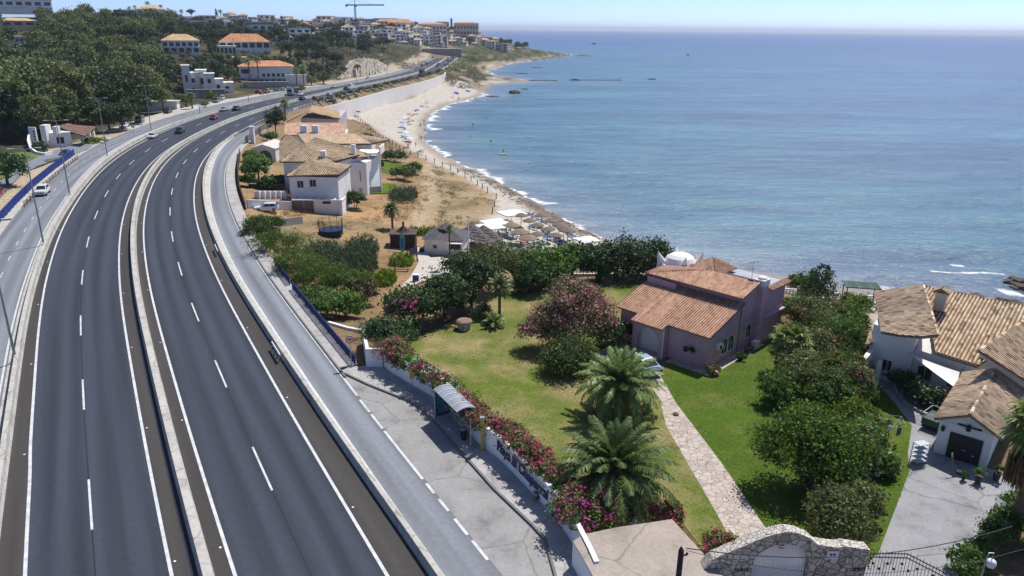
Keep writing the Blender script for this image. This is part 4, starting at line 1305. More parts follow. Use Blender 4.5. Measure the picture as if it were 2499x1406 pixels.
# along the road wall: pink and white oleanders
wall_line = [P(x,y,0) for x,y in WALL_PX]
def along(poly,d):
 for a,b in zip(poly[:-1],poly[1:]):
  L = (b-a).length
  if d <= L: return a.lerp(b,d/L),(b-a).normalized()
  d -= L
 return poly[-1],(poly[-1]-poly[-2]).normalized()
WLEN = sum((b-a).length for a,b in zip(wall_line[:-1],wall_line[1:]))
ol = [(2.2,'R',1.6,2.9,'first and tallest red pink oleander at the far corner of the road wall'),(4.3,'R',1.3,2.4,'red pink oleander hanging over the wall before the first white one'),(6.0,'W',1.0,2.5,'first white oleander from the far corner of the road wall'),(7.6,'R',1.0,2.2,'red pink oleander between the first two white ones'),(8.9,'W',1.0,2.3,'white oleander above the yellow bus stop sign'),
      (10.2,'R',1.0,2.2,'red pink oleander just before the bus shelter'),(11.7,'W',1.0,2.3,'white oleander right behind the bus shelter roof'),(13.4,'R',1.15,2.3,'dull red oleander behind the far half of the bus shelter'),(15.4,'R',1.15,2.3,'dull red oleander behind the near end of the bus shelter'),(17.3,'P',1.1,2.4,'pink oleander above the yellow post'),(19.3,'R',1.15,2.3,'reddish oleander above the start of the wall lettering'),(21.2,'P',1.1,2.4,'pink oleander with a few white blooms above the lettering'),(23.2,'R',1.2,2.3,'reddish oleander above the middle of the lettering'),(25.3,'R',1.0,2.1,'small reddish oleander under the palm fronds at the end of the lettering')]
for i,(d,c,r,h,lab) in enumerate(ol):
 p,q = along(wall_line,d)
 nrm = Vector((-q.y,q.x,0))
 if nrm.x < 0: nrm = -nrm
 txt = 18.2 < d < 26.5
 p = p+nrm*(1.3 if txt else .75); p.z = gz
 fl = {'R': [(F_ROSE,1150),(F_PINK,420)],'P': [(F_PINK,860),(F_ROSE,420),(F_WHITE,60)],'W': [(F_WHITE,640)]}[c]
 ov = .80 if txt else .75
 shrub('oleander',p,[(0,0,h*.72,r,r*.9,h*.36),(q.x*.6,q.y*.6,h*.66,r*.8,r*.7,h*.34),(-q.x*.6,-q.y*.6,h*.70,r*.85,r*.75,h*.32),(-nrm.x*ov,-nrm.y*ov,2.42,.72,.6,.36 if txt else .6),(-nrm.x*ov+q.x*.7,-nrm.y*ov+q.y*.7,2.36,.6,.6,.36 if txt else .55)],2400,.105,G_OLIVE if c != 'W' else G_MID,60+i,lab,'oleander','oleanders along the road wall',flowers=fl,sf=.075)
shrub('oleander',P(1425,1305,gz),[(0,0,2.0,1.7,1.6,1.15),(-.8,-.3,1.9,1.2,1.3,1.0),(.9,-.3,1.8,1.3,1.3,1.0),(0,-1.1,1.9,1.4,1.0,.8),(-.5,1.2,2.0,1.1,1.1,.8),(-1.0,2.1,1.9,.9,1.0,.7)],5200,.12,G_MID,90,'large magenta oleander at the near end of the road wall','oleander','oleanders along the road wall',flowers=[(F_MAG,2100),(F_PINK,900)],sf=.085)
for i,(px,py,c,lab) in enumerate(((1537,1288,'W','small white flowered bush at the edge of the flat terrace'),(1580,1280,'P','small pink bush at the middle of the terrace edge'),(1625,1272,'P','small pink bush at the right end of the terrace edge'),(1752,1352,'P','low pink and yellow bush beside the stone gateway'),(1345,1225,'R','small red bush in front of the big palm'))):
 fl = {'W': [(F_WHITE,260)],'P': [(F_PINK,420),(F_ROSE,200)],'R': [(F_PINK,500)]}[c]
 shrub('flowering_bush',P(px,py,gz),[(0,0,.7,.85,.85,.7),(.5,0,.6,.6,.6,.5),(-.5,.1,.6,.6,.6,.5)],1100,.11,G_OLIVE,100+i,lab,'bush',flowers=fl,sf=.08)
# trees between the lawn and the beach
for i,(px,py,rx,h,kind,lab) in enumerate(((1010,800,2.8,4.2,'D','dark evergreen at the head of the dry lawn beside the old well'),(1085,775,2.6,5.0,'D','dark evergreen between the old well and the slim palm'),(1150,745,2.6,5.2,'D','dark evergreen right of the two behind the old well'),(1195,712,3.6,6.2,'O','tall olive coloured tree in front of the beach kiosk'),(1130,700,2.4,4.4,'D','dark evergreen left of the tall olive coloured tree'),(1262,690,1.8,4.4,'O','grey green feathery tree at the right of the tall olive one'),
            (1330,700,3.0,5.0,'F','glossy broad leaved tree left of the sea view gap'),(1395,690,2.8,4.8,'F','glossy broad leaved tree with upright tips before the loungers'),(1460,690,2.6,5.2,'D','dark tree in the middle of the row behind the oleander'),(1520,685,3.0,5.6,'D','wide dark tree next to the mauve house'),(1585,680,2.6,5.2,'D','dark tree touching the left gable of the mauve house'),(1300,715,2.2,3.6,'D','low dark tree at the left end of the row behind the oleander'))):
 m = {'D': G_DARK,'O': G_OLIVE,'F': G_MID}[kind]
 rr = np.random.default_rng(130+i)
 p = P(px,py,gz) if py > 720 else G(px,py)
 shrub('garden_tree',p,rlobes(rr,8,rx*1.08,rx,h,.08),6000,.17 if kind != 'F' else .22,m,130+i,lab,'tree','trees between the lawn and the beach',trunk=(h*.55,.17))
shrub('silver_bush',P(1165,775,gz),[(0,0,.9,1.0,1.0,.9),(.6,.1,.8,.8,.8,.8)],900,.22,G_REED,150,'silvery long leaved bush left of the slim palm','bush',aspect=.16)
shrub('oleander',P(985,815,gz),[(0,0,2.4,1.5,1.3,1.3),(.5,0,3.1,1.1,1.0,.9)],2200,.15,G_DARK,151,'mauve pink oleander above the far corner of the road wall','oleander',flowers=[(F_MAG,700),(F_ROSE,300)],sf=.11)
shrub('dark_bush',P(945,855,gz),[(0,0,1.9,2.0,1.6,1.4),(1.3,-.6,1.6,1.5,1.3,1.2),(-.9,.2,1.8,1.3,1.2,1.2)],4200,.15,G_DARK,152,'olive dark bush under the mauve pink oleander','bush')
shrub('bare_bush',P(900,835,-.8),[(0,0,1.3,1.2,1.2,1.1),(.4,.6,1.6,.9,.9,.8)],1600,.13,G_DEAD,153,'leafless grey bush at the top of the white ramp wall','bush',aspect=.12)
shrub('green_bush',G(1080,745),[(0,0,1.2,1.6,1.2,1.0),(1.0,.8,1.1,1.1,1.1,.9)],2000,.18,G_REED,154,'pale green bush at the top of the beach path','bush')
# scrub below the blue railing
for i,(px,py,rx,h,m,lab) in enumerate(((640,585,2.6,3.6,G_TAMAR,'feathery green bush at the far end of the scrub row'),(690,640,3.2,4.4,G_TAMAR,'feathery green bush second along the scrub row'),(735,690,3.0,4.2,G_TAMAR,'feathery green bush at the gap in the blue railing'),(790,725,3.2,4.4,G_TAMAR,'broad feathery bush beside the reeds'),(845,730,2.8,3.6,G_TAMAR,'feathery bush at the near end of the scrub row'),(830,775,2.4,2.8,G_MID,'leafy green bush under the blue railing near the speed sign'),(880,745,1.8,3.0,G_SCRUB,'brown dried bush at the end of the scrub row'),(770,750,1.8,2.2,G_MID,'low green bush right against the blue railing'))):
 rr = np.random.default_rng(170+i)
 shrub('scrub_bush',G(px,py),rlobes(rr,7,rx*1.22,rx*1.0,h,.12),5600,.20 if m is G_TAMAR else .16,m,170+i,lab,'bush','scrub below the blue railing',aspect=.22 if m is G_TAMAR else .55)
def reeds(name,at,rx,ry,h,n,seed,label,m=None):
 rng = np.random.default_rng(seed)
 t = empty(name,at,0,label,'reeds','reed beds above the beach')
 a,q = rng.uniform(0,6.28,n),np.sqrt(rng.random(n))
 hm_ = .72+.42*np.sin(3.1*rx*q*np.cos(a)+seed)*np.sin(2.7*ry*q*np.sin(a)+2*seed)
 c = np.c_[rx*q*np.cos(a),ry*q*np.sin(a),h*rng.uniform(.25,1.0,n)*(1.1-.3*q)*hm_]
 nr = rng.normal(0,1,(n,3))*np.array((1,1,.25))
 d = np.c_[rng.normal(0,.45,n),rng.normal(0,.45,n),np.ones(n)]
 d /= np.linalg.norm(d,axis=1)[:,None]
 s = np.cross(d,nr); s /= np.linalg.norm(s,axis=1)[:,None]
 L = rng.uniform(.45,.9,(n,1))*.75
 tip = np.c_[rng.normal(0,.35,n),rng.normal(0,.35,n),np.zeros(n)]
 V = np.stack([c-d*L*.6-s*.03,c-d*L*.6+s*.03,c+s*.06,c+d*L*.6+tip*L],1).reshape(-1,3)
 link('leaves',mesh_np('leaves',V,np.arange(4*n).reshape(n,4),m or G_REED),t)
 mb = MB()
 for k in range(40):
  i = int(rng.integers(0,n))
  mb.tube([(c[i,0],c[i,1],-.6),(c[i,0],c[i,1],c[i,2])],.02,4)
 mb.build('stalk',G_REED,t)
reeds('reed_bed',G(850,665),4.2,4.6,3.4,5200,190,'largest bed of grey green cane in the middle of the scrub plot')
reeds('reed_bed',G(790,630),2.8,3.2,2.8,2400,191,'bed of grey green cane left of the largest one')
reeds('reed_bed',G(885,620),2.6,3.0,3.0,2000,192,'bed of cane beside the blue kayak')
reeds('reed_bed',G(940,690),1.5,3.0,1.7,1200,193,'narrow strip of green reeds along the sandy footway',G_BRIGHT)
reeds('reed_bed',G(980,645),1.8,2.2,1.7,1200,194,'green reeds in front of the brown hut',G_BRIGHT)
reeds('reed_bed',G(1055,575),4.6,1.4,1.8,1500,195,'green reeds behind the grey roof of the kiosk',G_BRIGHT)
reeds('reed_bed',G(985,485),3.0,4.6,2.6,2200,196,'green cane on the slope beside the beach villa lawn')
# greenery round the beach villas
for i,(px,py,rx,h,m,lab,tr) in enumerate(((632,440,3.0,5.2,G_MID,'clipped round tree in the side yard of the beach villa',1),(674,332,3.4,8.0,G_DARK,'tall leaning dark conifer behind the arched gatehouse',1),(835,428,2.2,3.4,G_DARK,'dark white flowered bush between the two villa wings',0),(866,510,2.0,3.4,G_DARK,'grey green bush at the corner of the front villa',0),(965,395,4.0,3.0,G_DARK,'dark hedge at the end of the villa lawn',0),(985,440,3.0,3.0,G_OLIVE,'olive bush below the villa lawn',0),(1008,425,2.4,3.0,G_MID,'green bush at the sandy edge of the villa lawn',0),(662,345,1.8,2.4,G_MID,'leafy bush with white flowers beside the arched gatehouse',0),(612,395,1.6,2.6,G_BRIGHT,'bright green bush in front of the arched gatehouse',0),(905,438,1.4,2.0,G_MID,'small bush beside the villa steps',0),(925,412,1.3,1.8,G_DARK,'small dark bush at the head of the villa steps',0),(890,348,2.8,2.6,G_SCRUB,'dry bush behind the back villa',0),(606,455,1.6,2.6,G_MID,'green bush by the fence beside the clipped round tree',0),(655,462,2.2,2.4,G_DARK,'dark bush in the shaded villa yard',0),(684,455,1.6,2.2,G_OLIVE,'olive bush against the front villa wall',0),(625,405,2.2,3.0,G_MID,'bush between the round tree and the pavilion',0),(600,430,1.2,2.4,G_BRIGHT,'yellow green bush at the pavement fence',0))):
 rr = np.random.default_rng(210+i)
 shrub('villa_shrub' if not tr else 'villa_tree',G(px,py),rlobes(rr,5,rx,rx*.8,h),2600,.24,m,210+i,lab,'tree' if tr else 'bush','greenery round the beach villas',trunk=(h*.5,.18) if tr else None)
# right hand gardens
shrub('garden_tree',P(1968,1190,gz),[(0,0,3.4,2.6,2.4,1.5),(-1.8,.3,3.2,1.7,1.7,1.0),(1.8,.2,3.0,1.8,1.7,1.1),(.2,1.8,3.9,2.2,1.9,1.1),(-.8,-1.4,2.6,1.7,1.5,.9),(1.2,-1.2,2.4,1.6,1.5,.9),(-2.9,-.1,2.6,1.1,1.2,.7),(0,.4,4.5,1.6,1.5,.8)],14000,.125,leaf_mat('ferny_leaves',[(0.045,0.093,0.017),(0.092,0.173,0.025),(0.215,0.315,0.045)],.3),240,'spreading airy green tree shading the right lawn','tree',trunk=(2.4,.2),clump=.26)
shrub('garden_tree',P(2032,1335,gz),[(0,0,1.8,1.6,1.5,1.4),(.2,1.0,2.4,1.3,1.2,1.1),(-.6,-.6,1.3,1.2,1.0,1.0),(.9,-.2,1.5,1.1,1.1,1.1),(1.1,1.4,1.7,1.1,1.1,1.1)],9000,.105,G_OLIVE,241,'dense grey green tree just inside the stone wall','tree',trunk=(1.3,.14))
for i,(px,py,rx,h,m,fl,lab) in enumerate(((1990,775,2.0,4.6,G_DARK,None,'dark pointed conifer at the sea end of the right garden'),(2062,830,1.7,3.2,G_BRIGHT,None,'yellow green bush beside the conifer'),(1985,820,2.4,3.4,G_MID,[(F_ROSE,380)],'green bush with sparse red flowers below the conifer'),(2040,880,2.2,3.2,G_MID,[(F_ROSE,420)],'flowering bush between the fan palm and the hedge'),(1985,905,1.9,3.0,G_OLIVE,[(F_ROSE,520)],'dusky pink bush behind the fan palm'),(2040,945,1.9,2.8,G_OLIVE,[(F_ROSE,700)],'pale pink oleander in the middle of the border'),(1950,960,2.0,2.6,G_MID,None,'leafy bush at the foot of the fan palm'),(2030,1010,2.0,2.6,G_MID,[(F_ROSE,260)],'green bush behind the spreading tree'),(2078,1060,1.4,2.2,G_BRIGHT,None,'light green bush at the right of the spreading tree'),(2110,1085,1.2,1.6,G_MID,[(F_PINK,80)],'small bush by the clothes dryer'),(1990,1195,1.1,1.6,G_OLIVE,[(F_PINK,240)],'small pink bush under the spreading tree'),(2145,1155,1.0,1.3,G_MID,None,'low spiky plant beside the pale stones'),(1935,800,1.6,2.2,G_MID,None,'green bush against the far end of the mauve house'),(2080,790,1.2,2.6,G_BRIGHT,None,'bright bush left of the green slatted shelter'),(1930,860,1.4,1.4,G_BRIGHT,None,'low bush behind the fan palm at the house corner'),(1900,985,1.6,2.0,G_MID,None,'leafy bush on the lawn side of the border, beyond the spreading tree'),(2070,990,1.7,2.8,G_OLIVE,[(F_ROSE,500)],'rose flowered oleander against the clipped hedge'),(2010,850,1.9,3.2,G_MID,[(F_ROSE,220)],'green bush in the thick of the border below the conifer'),(2075,1180,1.5,2.6,G_MID,None,'leafy bush between the two big trees of the right garden'),(2090,1275,1.3,2.2,G_OLIVE,None,'olive bush at the drive side of the grey green tree'),(2085,1120,1.4,2.4,G_MID,[(F_PINK,90)],'dense bush right of the spreading tree trunk'),(1960,745,1.8,2.6,G_DARK,None,'dark bush beside the sea balustrade'))):
 rr = np.random.default_rng(260+i)
 lo = rlobes(rr,6,rx*1.2,rx*1.05,h*(1.3 if i % 3 else 1.5),.1) if i else [(0,0,.9,2.3,2.2,1.1),(0,0,2.3,2.0,1.9,1.3),(0,0,3.6,1.6,1.5,1.1),(0,0,4.8,1.1,1.1,.9),(.1,0,5.6,.6,.6,.6)]
 shrub('garden_shrub' if i else 'conifer',P(px,py,gz if py > 800 else -.6),lo,4600,.125,(G_TAMAR if i % 4 == 1 else G_OLIVE if i % 4 == 2 else m),260+i,lab,'bush' if i else 'tree','planting in the right hand gardens',flowers=[(f_,int(c_*.7)) for f_,c_ in fl] if fl else None,sf=.085)
mbh = empty('hedge',P(2092,905,gz),0,'narrow clipped green hedge between the two right hand gardens','hedge')
_hp = [P(x,y,gz)-P(2092,905,gz) for x,y in ((2085,800),(2090,840),(2092,880),(2094,920),(2095,960))]
foliage('leaves',[(p.x,p.y,.9,.7,2.2,1.1) for p in _hp],4200,.13,G_MID,290,mbh)
_hp = [P(x,y,-.4)-P(2240,985,-.4) for x,y in ((2180,925),(2205,955),(2235,985),(2270,1000),(2295,1005))]
mbh = empty('hedge',P(2240,985,-.4),0,'dark curving hedge with a few red flowers below the white sail','hedge')
foliage('leaves',[(p.x,p.y,.9,1.0,1.0,.95) for p in _hp],5200,.14,G_DARK,291,mbh)
r2 = np.random.default_rng(5)
c,d = crown_points([(p.x,p.y,1.0,1.05,1.05,1.0) for p in _hp],220,r2,.1,8,0)
V,F = leaf_cards(c,d,.09,r2,.8); tag(link('flowers',mesh_np('flowers',V,F,F_ROSE),mbh),kind='stuff')
_hp = [P(x,y,gz)-P(2400,1360,gz) for x,y in ((2350,1400),(2385,1370),(2425,1330),(2450,1290),(2480,1250),(2490,1330))]
mbh = empty('hedge',P(2400,1360,gz),0,'dark green hedge along the drive in the bottom right corner','hedge')
foliage('leaves',[(p.x,p.y,.8,.8,.8,.85) for p in _hp],5600,.11,G_MID,292,mbh)
def spiky(name,at,r,n,seed,label,m=G_REED,cat='plant',group=None):
 rng = np.random.default_rng(seed)
 V = []
 for k in range(n):
  az,el = k*2.4,R(80)-(k+.5)/n*R(70)
  d = np.array((math.cos(az)*math.cos(el),math.sin(az)*math.cos(el),math.sin(el))); s = np.array((-math.sin(az),math.cos(az),0))
  L = r*rng.uniform(.8,1.1)
  V += [d*.05-s*.05,d*.05+s*.05,d*L*.6+s*.045,d*L*.6-s*.045,d*L*.6-s*.045,d*L*.6+s*.045,d*L+s*.005,d*L-s*.005]
 me = mesh_np(name,np.array(V),np.arange(len(V)).reshape(-1,4),m)
 return tag(link(name,me,None,at),label,cat,group)
spiky('agave',P(2108,960,gz),.95,40,1,'big spiky agave beside the curving drive',group='agaves by the drive')
spiky('agave',P(2128,985,gz),.8,34,2,'smaller spiky agave a step nearer the camera than the big one',group='agaves by the drive')
spiky('fern',P(2172,1032,gz),.6,20,3,'small yellow green fern at the edge of the drive',G_BRIGHT)
shrub('wall_creeper',P(1690,886,gz),[(0,0,1.1,.35,.25,.7),(.5,.35,.7,.45,.3,.5),(-.5,-.4,1.6,.45,.3,.35)],700,.12,G_DARK,301,'brownish creeper climbing the front wall of the mauve house','creeper')
shrub('flowering_bush',P(1738,915,gz),[(0,0,.5,.55,.5,.5),(.3,.2,.4,.4,.4,.4)],600,.10,G_OLIVE,302,'little rose bush at the front corner of the mauve house','bush',flowers=[(F_ROSE,60)],sf=.07)
shrub('flowering_bush',P(1808,880,gz),[(0,0,.4,.45,.45,.4)],400,.10,G_MID,303,'little round bush below the paired arched windows','bush')
# planting strip above the long white beach wall
for k in range(26):
 s = 292+k*9.5
 t = empty('verge_bush',road(s,float(F_L4(s))+2.6+.5*(k % 3)),k,'low green bush in the planting strip on top of the long white wall','bush','bushes along the top of the white beach wall')
 if k == 0:
  VB = foliage('leaves',rlobes(np.random.default_rng(4),4,2.0,1.5,1.9,.2),620,.26,G_OLIVE,320,t).data
 else:
  link('leaves',VB,t); t.scale = (1,1,.7+.5*_rng.random())
# tussocks and dune scrub, past counting
def scatter(name,region,z,n,size,h,m,seed,label,cat,grow=None):
 rng = np.random.default_rng(seed)
 poly = np.array([tuple(P(x,y,z))[:2] for x,y in region])
 lo,hi = poly.min(0),poly.max(0)
 q = rng.uniform(lo,hi,(n*6,2))
 q = q[inside(poly,q[:,0],q[:,1])]
 nz_ = noise2(q[:,0],q[:,1],seed,4,.06)
 q = q[nz_ > -0.05][:n]
 zz = H(q[:,0],q[:,1])
 k = 26
 c = np.repeat(np.c_[q,zz],k,0)+rng.normal(0,1,(len(q)*k,3))*np.array((h,h,h*.45))+np.array((0,0,h*.35))
 V,F = leaf_cards(c,np.tile((0,0,1.0),(len(c),1)),size,rng,.35,1.0)
 tag(link(name,mesh_np(name,V,F,m)),label,cat,kind='stuff')
scatter('dune_scrub',[(1040,395),(1090,405),(1200,480),(1180,550),(1060,560),(1075,480)],-5.8,190,.14,.42,G_SCRUB,1,'dry brown scrub on the dunes behind the beach fence','scrub')
scatter('dune_scrub',[(840,290),(900,310),(1000,372),(960,370),(880,340)],-5.5,90,.2,.5,G_SCRUB,2,'dry scrub between the beach villas and the sand','scrub')
scatter('headland_scrub',[(1085,205),(1130,160),(1170,165),(1190,195),(1120,215)],-4,150,.5,1.1,G_SCRUB,3,'brown and green scrub on the slope above the far cove','scrub')
scatter('dry_grass',[(620,530),(900,520),(1000,400),(1060,420),(1010,560),(900,640),(700,600)],-4,240,.16,.4,leaf_mat('tan_grass',[(0.300,0.190,0.080),(0.400,0.270,0.130),(0.240,0.170,0.080)],.2),4,'tan dry grass over the orange soil of the empty plot','grass')
def scatter_hill(name,boxes,n,size,h,m,seed,label,cat):
 rng = np.random.default_rng(seed)
 Cs = []
 for (x0,x1,y0,y1),k in boxes:
  for _ in range(k):
   p = G(rng.uniform(x0,x1),rng.uniform(y0,y1))
   Cs.append(p)
 q = np.array(Cs); k = 30
 c = np.repeat(q,k,0)+rng.normal(0,1,(len(q)*k,3))*np.array((h,h,h*.4))+np.array((0,0,h*.4))
 V,F = leaf_cards(c,np.tile((0,0,1.0),(len(c),1)),size,rng,.5,1.0)
 tag(link(name,mesh_np(name,V,F,m)),label,cat,kind='stuff')
scatter_hill('hill_scrub',[((740,970,80,145),420),((960,1040,120,170),60),((690,840,120,178),110),((400,700,70,130),160),((440,640,130,215),90),((900,1060,100,130),60),((200,480,40,80),90)],0,.5,2.1,leaf_mat('hill_scrub_leaves',[(0.059,0.071,0.035),(0.106,0.112,0.053),(0.177,0.142,0.083),(0.236,0.189,0.118)],.15),11,'olive scrub covering the hill below the town','scrub')
scatter_hill('headland_scrub',[((1130,1390,126,150),170),((1160,1320,108,130),110),((1090,1180,140,175),60)],0,.7,1.8,G_OLIVE,12,'green scrub along the far headland','scrub')

# blades of grass standing out of the two lawns
def grass(region,n,m,seed,label):
 rng = np.random.default_rng(seed)
 poly = np.array([tuple(P(x,y,-.27))[:2] for x,y in region]); lo,hi = poly.min(0),poly.max(0)
 q = rng.uniform(lo,hi,(n*3,2)); q = q[inside(poly,q[:,0],q[:,1])][:n]
 keep = noise2(q[:,0],q[:,1],seed,4,.12) > -.25; q = q[keep]
 V,F = leaf_cards(np.c_[q,np.full(len(q),-.245)],np.tile((0,0,1.6),(len(q),1)),.055,rng,.35,.45)
 tag(link('grass',mesh_np('grass',V,F,m)),label,'grass',kind='stuff')
grass([(915,895),(1050,968),(1180,1092),(1310,1212),(1400,1310),(1500,1290),(1655,1262),(1705,1330),(1795,1345),(1700,1175),(1620,1045),(1575,930),(1520,900),(1440,872),(1520,840),(1520,740),(1560,700),(1240,712),(1040,815)],30000,leaf_mat('dry_lawn_blades',[(0.120,0.160,0.030),(0.240,0.220,0.080),(0.380,0.310,0.170)],.2),71,'dry mottled grass of the wide left hand lawn')
grass([(1615,915),(1655,985),(1765,1130),(1873,1290),(1915,1345),(2120,1365),(2180,1255),(2228,1150),(2190,990),(1950,780),(1800,880),(1720,912)],26000,leaf_mat('green_lawn_blades',[(0.060,0.120,0.012),(0.110,0.170,0.025),(0.180,0.200,0.050)],.25),72,'fresh green grass of the lawn right of the paved path')
# ================================================================ buildings
def QY(px,py,Y):
 r = ray(px,py)
 return Vector((r[0]*Y/r[1],Y,CAM_H+r[2]*Y/r[1]))
def on_plane(three,pxs):
 """points of a plane (through three picture points of known height) seen at picture points"""
 a,b,c = [P(*q) for q in three]
 n = (b-a).cross(c-a)
 o = Vector((0,0,CAM_H))
 out = []
 for x,y in pxs:
  d = Vector(ray(x,y))
  out.append(o+d*((a-o).dot(n)/d.dot(n)))
 return out
def part(name,mb,m,parent,label=None,smooth=False):
 return tag(mb.build(name,m,parent,smooth=smooth),label)
def one(name,m,parent,fn,label=None,smooth=False):
 mb = MB(); fn(mb)
 return part(name,mb,m,parent,label,smooth)
def window(parent,c,ux,w,h,out,m=M_GLASS,frame=M_WHITE,arch=False,depth=0.05,bars=True,name='window'):
 """window centred at c on a wall: ux = direction along the wall, out = outward normal; frame is the part, pane its sub-part"""
 c,ux,out = Vector(c),Vector(ux).normalized(),Vector(out).normalized()
 up = Vector((0,0,1))
 mb = MB()
 def q(u,v,d): return c+ux*u+up*v+out*d
 t = min(.06,w*.09)
 for (u0,u1,v0,v1) in ((-w/2-t,-w/2,-h/2-t,h/2+(0 if arch else t)),(w/2,w/2+t,-h/2-t,h/2+(0 if arch else t)),(-w/2,w/2,-h/2-t,-h/2))+(() if arch else ((-w/2,w/2,h/2,h/2+t),))+(((-t/3,t/3,-h/2,h/2),) if bars else ()):
  vs = [q(u,v,d) for d in (-.02,depth) for (u,v) in ((u0,v0),(u1,v0),(u1,v1),(u0,v1))]
  mb.add(vs,[(0,1,2,3),(7,6,5,4),(0,4,5,1),(1,5,6,2),(2,6,7,3),(3,7,4,0)])
 if arch:
  k = 8
  for i in range(k):
   a0,a1 = math.pi*i/k,math.pi*(i+1)/k
   r0,r1 = w/2,w/2+t
   ps = [(math.cos(a0)*r0,math.sin(a0)*r0),(math.cos(a0)*r1,math.sin(a0)*r1),(math.cos(a1)*r1,math.sin(a1)*r1),(math.cos(a1)*r0,math.sin(a1)*r0)]
   mb.face([q(u,h/2+v,depth) for u,v in ps])
 f = mb.build(name,frame,parent)
 mb = MB()
 pts = [(-w/2,-h/2),(w/2,-h/2),(w/2,h/2)]
 if arch: pts += [(math.cos(math.pi*i/8)*w/2,h/2+math.sin(math.pi*i/8)*w/2) for i in range(1,8)]
 pts += [(-w/2,h/2)]
 mb.face([q(u,v,.018) for u,v in pts])
 mb.build('pane',m,f)
 return f
# ---------------------------------------------------------------- the mauve house in the garden
HA = R(45.5)
HO = P(1720,905,-.3)
villa = empty('mauve_house',HO,HA,'mauve house with terracotta tile roofs standing on the lawn','house')
def hl(px,py,z):
 d = P(px,py,z)-HO
 return Vector((d.x*math.cos(HA)+d.y*math.sin(HA),-d.x*math.sin(HA)+d.y*math.cos(HA),z))
lr = lambda a: 2.98+.30*a                      # lower roof plane (height above datum) over local x
rr_ = lambda p: Vector((p[0],p[1],p[2]+.3))
mb = MB()
Z = lambda z: z+.3                               # local z: the empty stands at -0.3
def wallp(pts,z0,z1): mb.prism(pts,z0,z1)
wallp([(.15,0),(.15,4.2),(5.6,4.2),(5.6,0)],-.2,[Z(lr(.15))-.14,Z(lr(.15))-.14,Z(lr(5.6))-.14,Z(lr(5.6))-.14])
wallp([(.45,7.75),(.45,10.0),(5.0,10.0),(5.0,7.75)],-.2,[Z(lr(.45))-.14,Z(lr(.45))-.14,Z(lr(5.0))-.14,Z(lr(5.0))-.14])
wallp([(.9,4.2),(.9,7.75),(5.2,7.75),(5.2,4.2)],-.2,[Z(lr(.9))-.16,Z(lr(.9))-.16,Z(lr(5.2))-.16,Z(lr(5.2))-.16])
wallp([(5.9,-.02),(5.9,6.9),(8.6,6.9),(8.6,-.02)],-.2,[Z(5.3),Z(5.3),Z(6.05),Z(6.05)])
wallp([(5.1,6.9),(5.1,10.3),(8.6,10.3),(8.6,6.9)],-.2,[Z(5.2)]*4)
wallp([(8.6,-.5),(8.6,10.3),(13.6,10.3),(13.6,-.5)],-.2,Z(5.05))
# porch bay with its arch
ay0,ay1,ztop = 4.75,7.2,Z(lr(-.6))-.14
for y0,y1 in ((4.25,ay0),(ay1,7.75)): mb.box(-.62,-.35,y0,y1,-.2,ztop)
yc,rad,spring = (ay0+ay1)/2,(ay1-ay0)/2,1.38
for i in range(10):
 a0,a1 = math.pi*i/10,math.pi*(i+1)/10
 y_0,z_0,y_1,z_1 = yc+math.cos(a0)*rad,spring+math.sin(a0)*rad,yc+math.cos(a1)*rad,spring+math.sin(a1)*rad
 for x in (-.62,-.35):
  mb.face([(x,y_0,z_0),(x,y_1,z_1),(x,y_1,ztop),(x,y_0,ztop)])
 mb.face([(-.62,y_0,z_0),(-.35,y_0,z_0),(-.35,y_1,z_1),(-.62,y_1,z_1)])
mb.box(-.35,.9,7.5,7.75,-.2,ztop+.3); mb.box(-.35,.9,4.25,4.5,-.2,ztop+.3)
part('wall',mb,M_PINK,villa)
one('porch_wall',M_WHITE,villa,lambda m: m.box(.02,.10,4.5,7.5,-.1,2.8),'white back wall inside the arched porch')
one('porch_floor',M_PINK,villa,lambda m: (m.lathe([(1.75,-.05),(1.75,.14)],24,(-.2,5.9,0))))
def tile(name,polys,m,caps=(),lab=None,parent=villa,**kw):
 mbx = MB()
 for p in polys: tile_roof(mbx,p,**kw)
 for a,b in caps: ridge_caps(mbx,a,b)
 return part(name,mbx,m,parent,lab)
L = lambda a,b: Vector((a,b,Z(lr(a))))
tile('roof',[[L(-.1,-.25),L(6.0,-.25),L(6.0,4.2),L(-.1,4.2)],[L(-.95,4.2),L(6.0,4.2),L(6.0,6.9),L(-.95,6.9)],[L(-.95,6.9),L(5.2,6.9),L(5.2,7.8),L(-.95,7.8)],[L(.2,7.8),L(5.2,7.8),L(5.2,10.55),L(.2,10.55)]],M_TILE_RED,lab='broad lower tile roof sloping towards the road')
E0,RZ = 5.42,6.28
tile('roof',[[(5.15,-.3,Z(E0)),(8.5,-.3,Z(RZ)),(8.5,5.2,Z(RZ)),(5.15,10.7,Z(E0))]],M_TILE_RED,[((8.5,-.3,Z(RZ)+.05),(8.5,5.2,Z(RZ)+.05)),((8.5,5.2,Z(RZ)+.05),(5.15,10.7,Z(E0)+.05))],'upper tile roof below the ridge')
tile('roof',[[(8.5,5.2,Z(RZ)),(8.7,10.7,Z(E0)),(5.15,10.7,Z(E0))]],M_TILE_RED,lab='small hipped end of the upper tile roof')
tile('roof',[[(11.0,6.4,Z(6.75)),(8.7,8.2,Z(5.6)),(8.7,4.6,Z(5.6))],[(11.0,6.4,Z(6.75)),(8.7,4.6,Z(5.6)),(13.0,4.6,Z(5.6))],[(11.0,6.4,Z(6.75)),(13.0,8.2,Z(5.6)),(8.7,8.2,Z(5.6))],[(11.0,6.4,Z(6.75)),(13.0,4.6,Z(5.6)),(13.0,8.2,Z(5.6))]],M_TILE_RED,lab='small pointed tile roof beside the white dome')
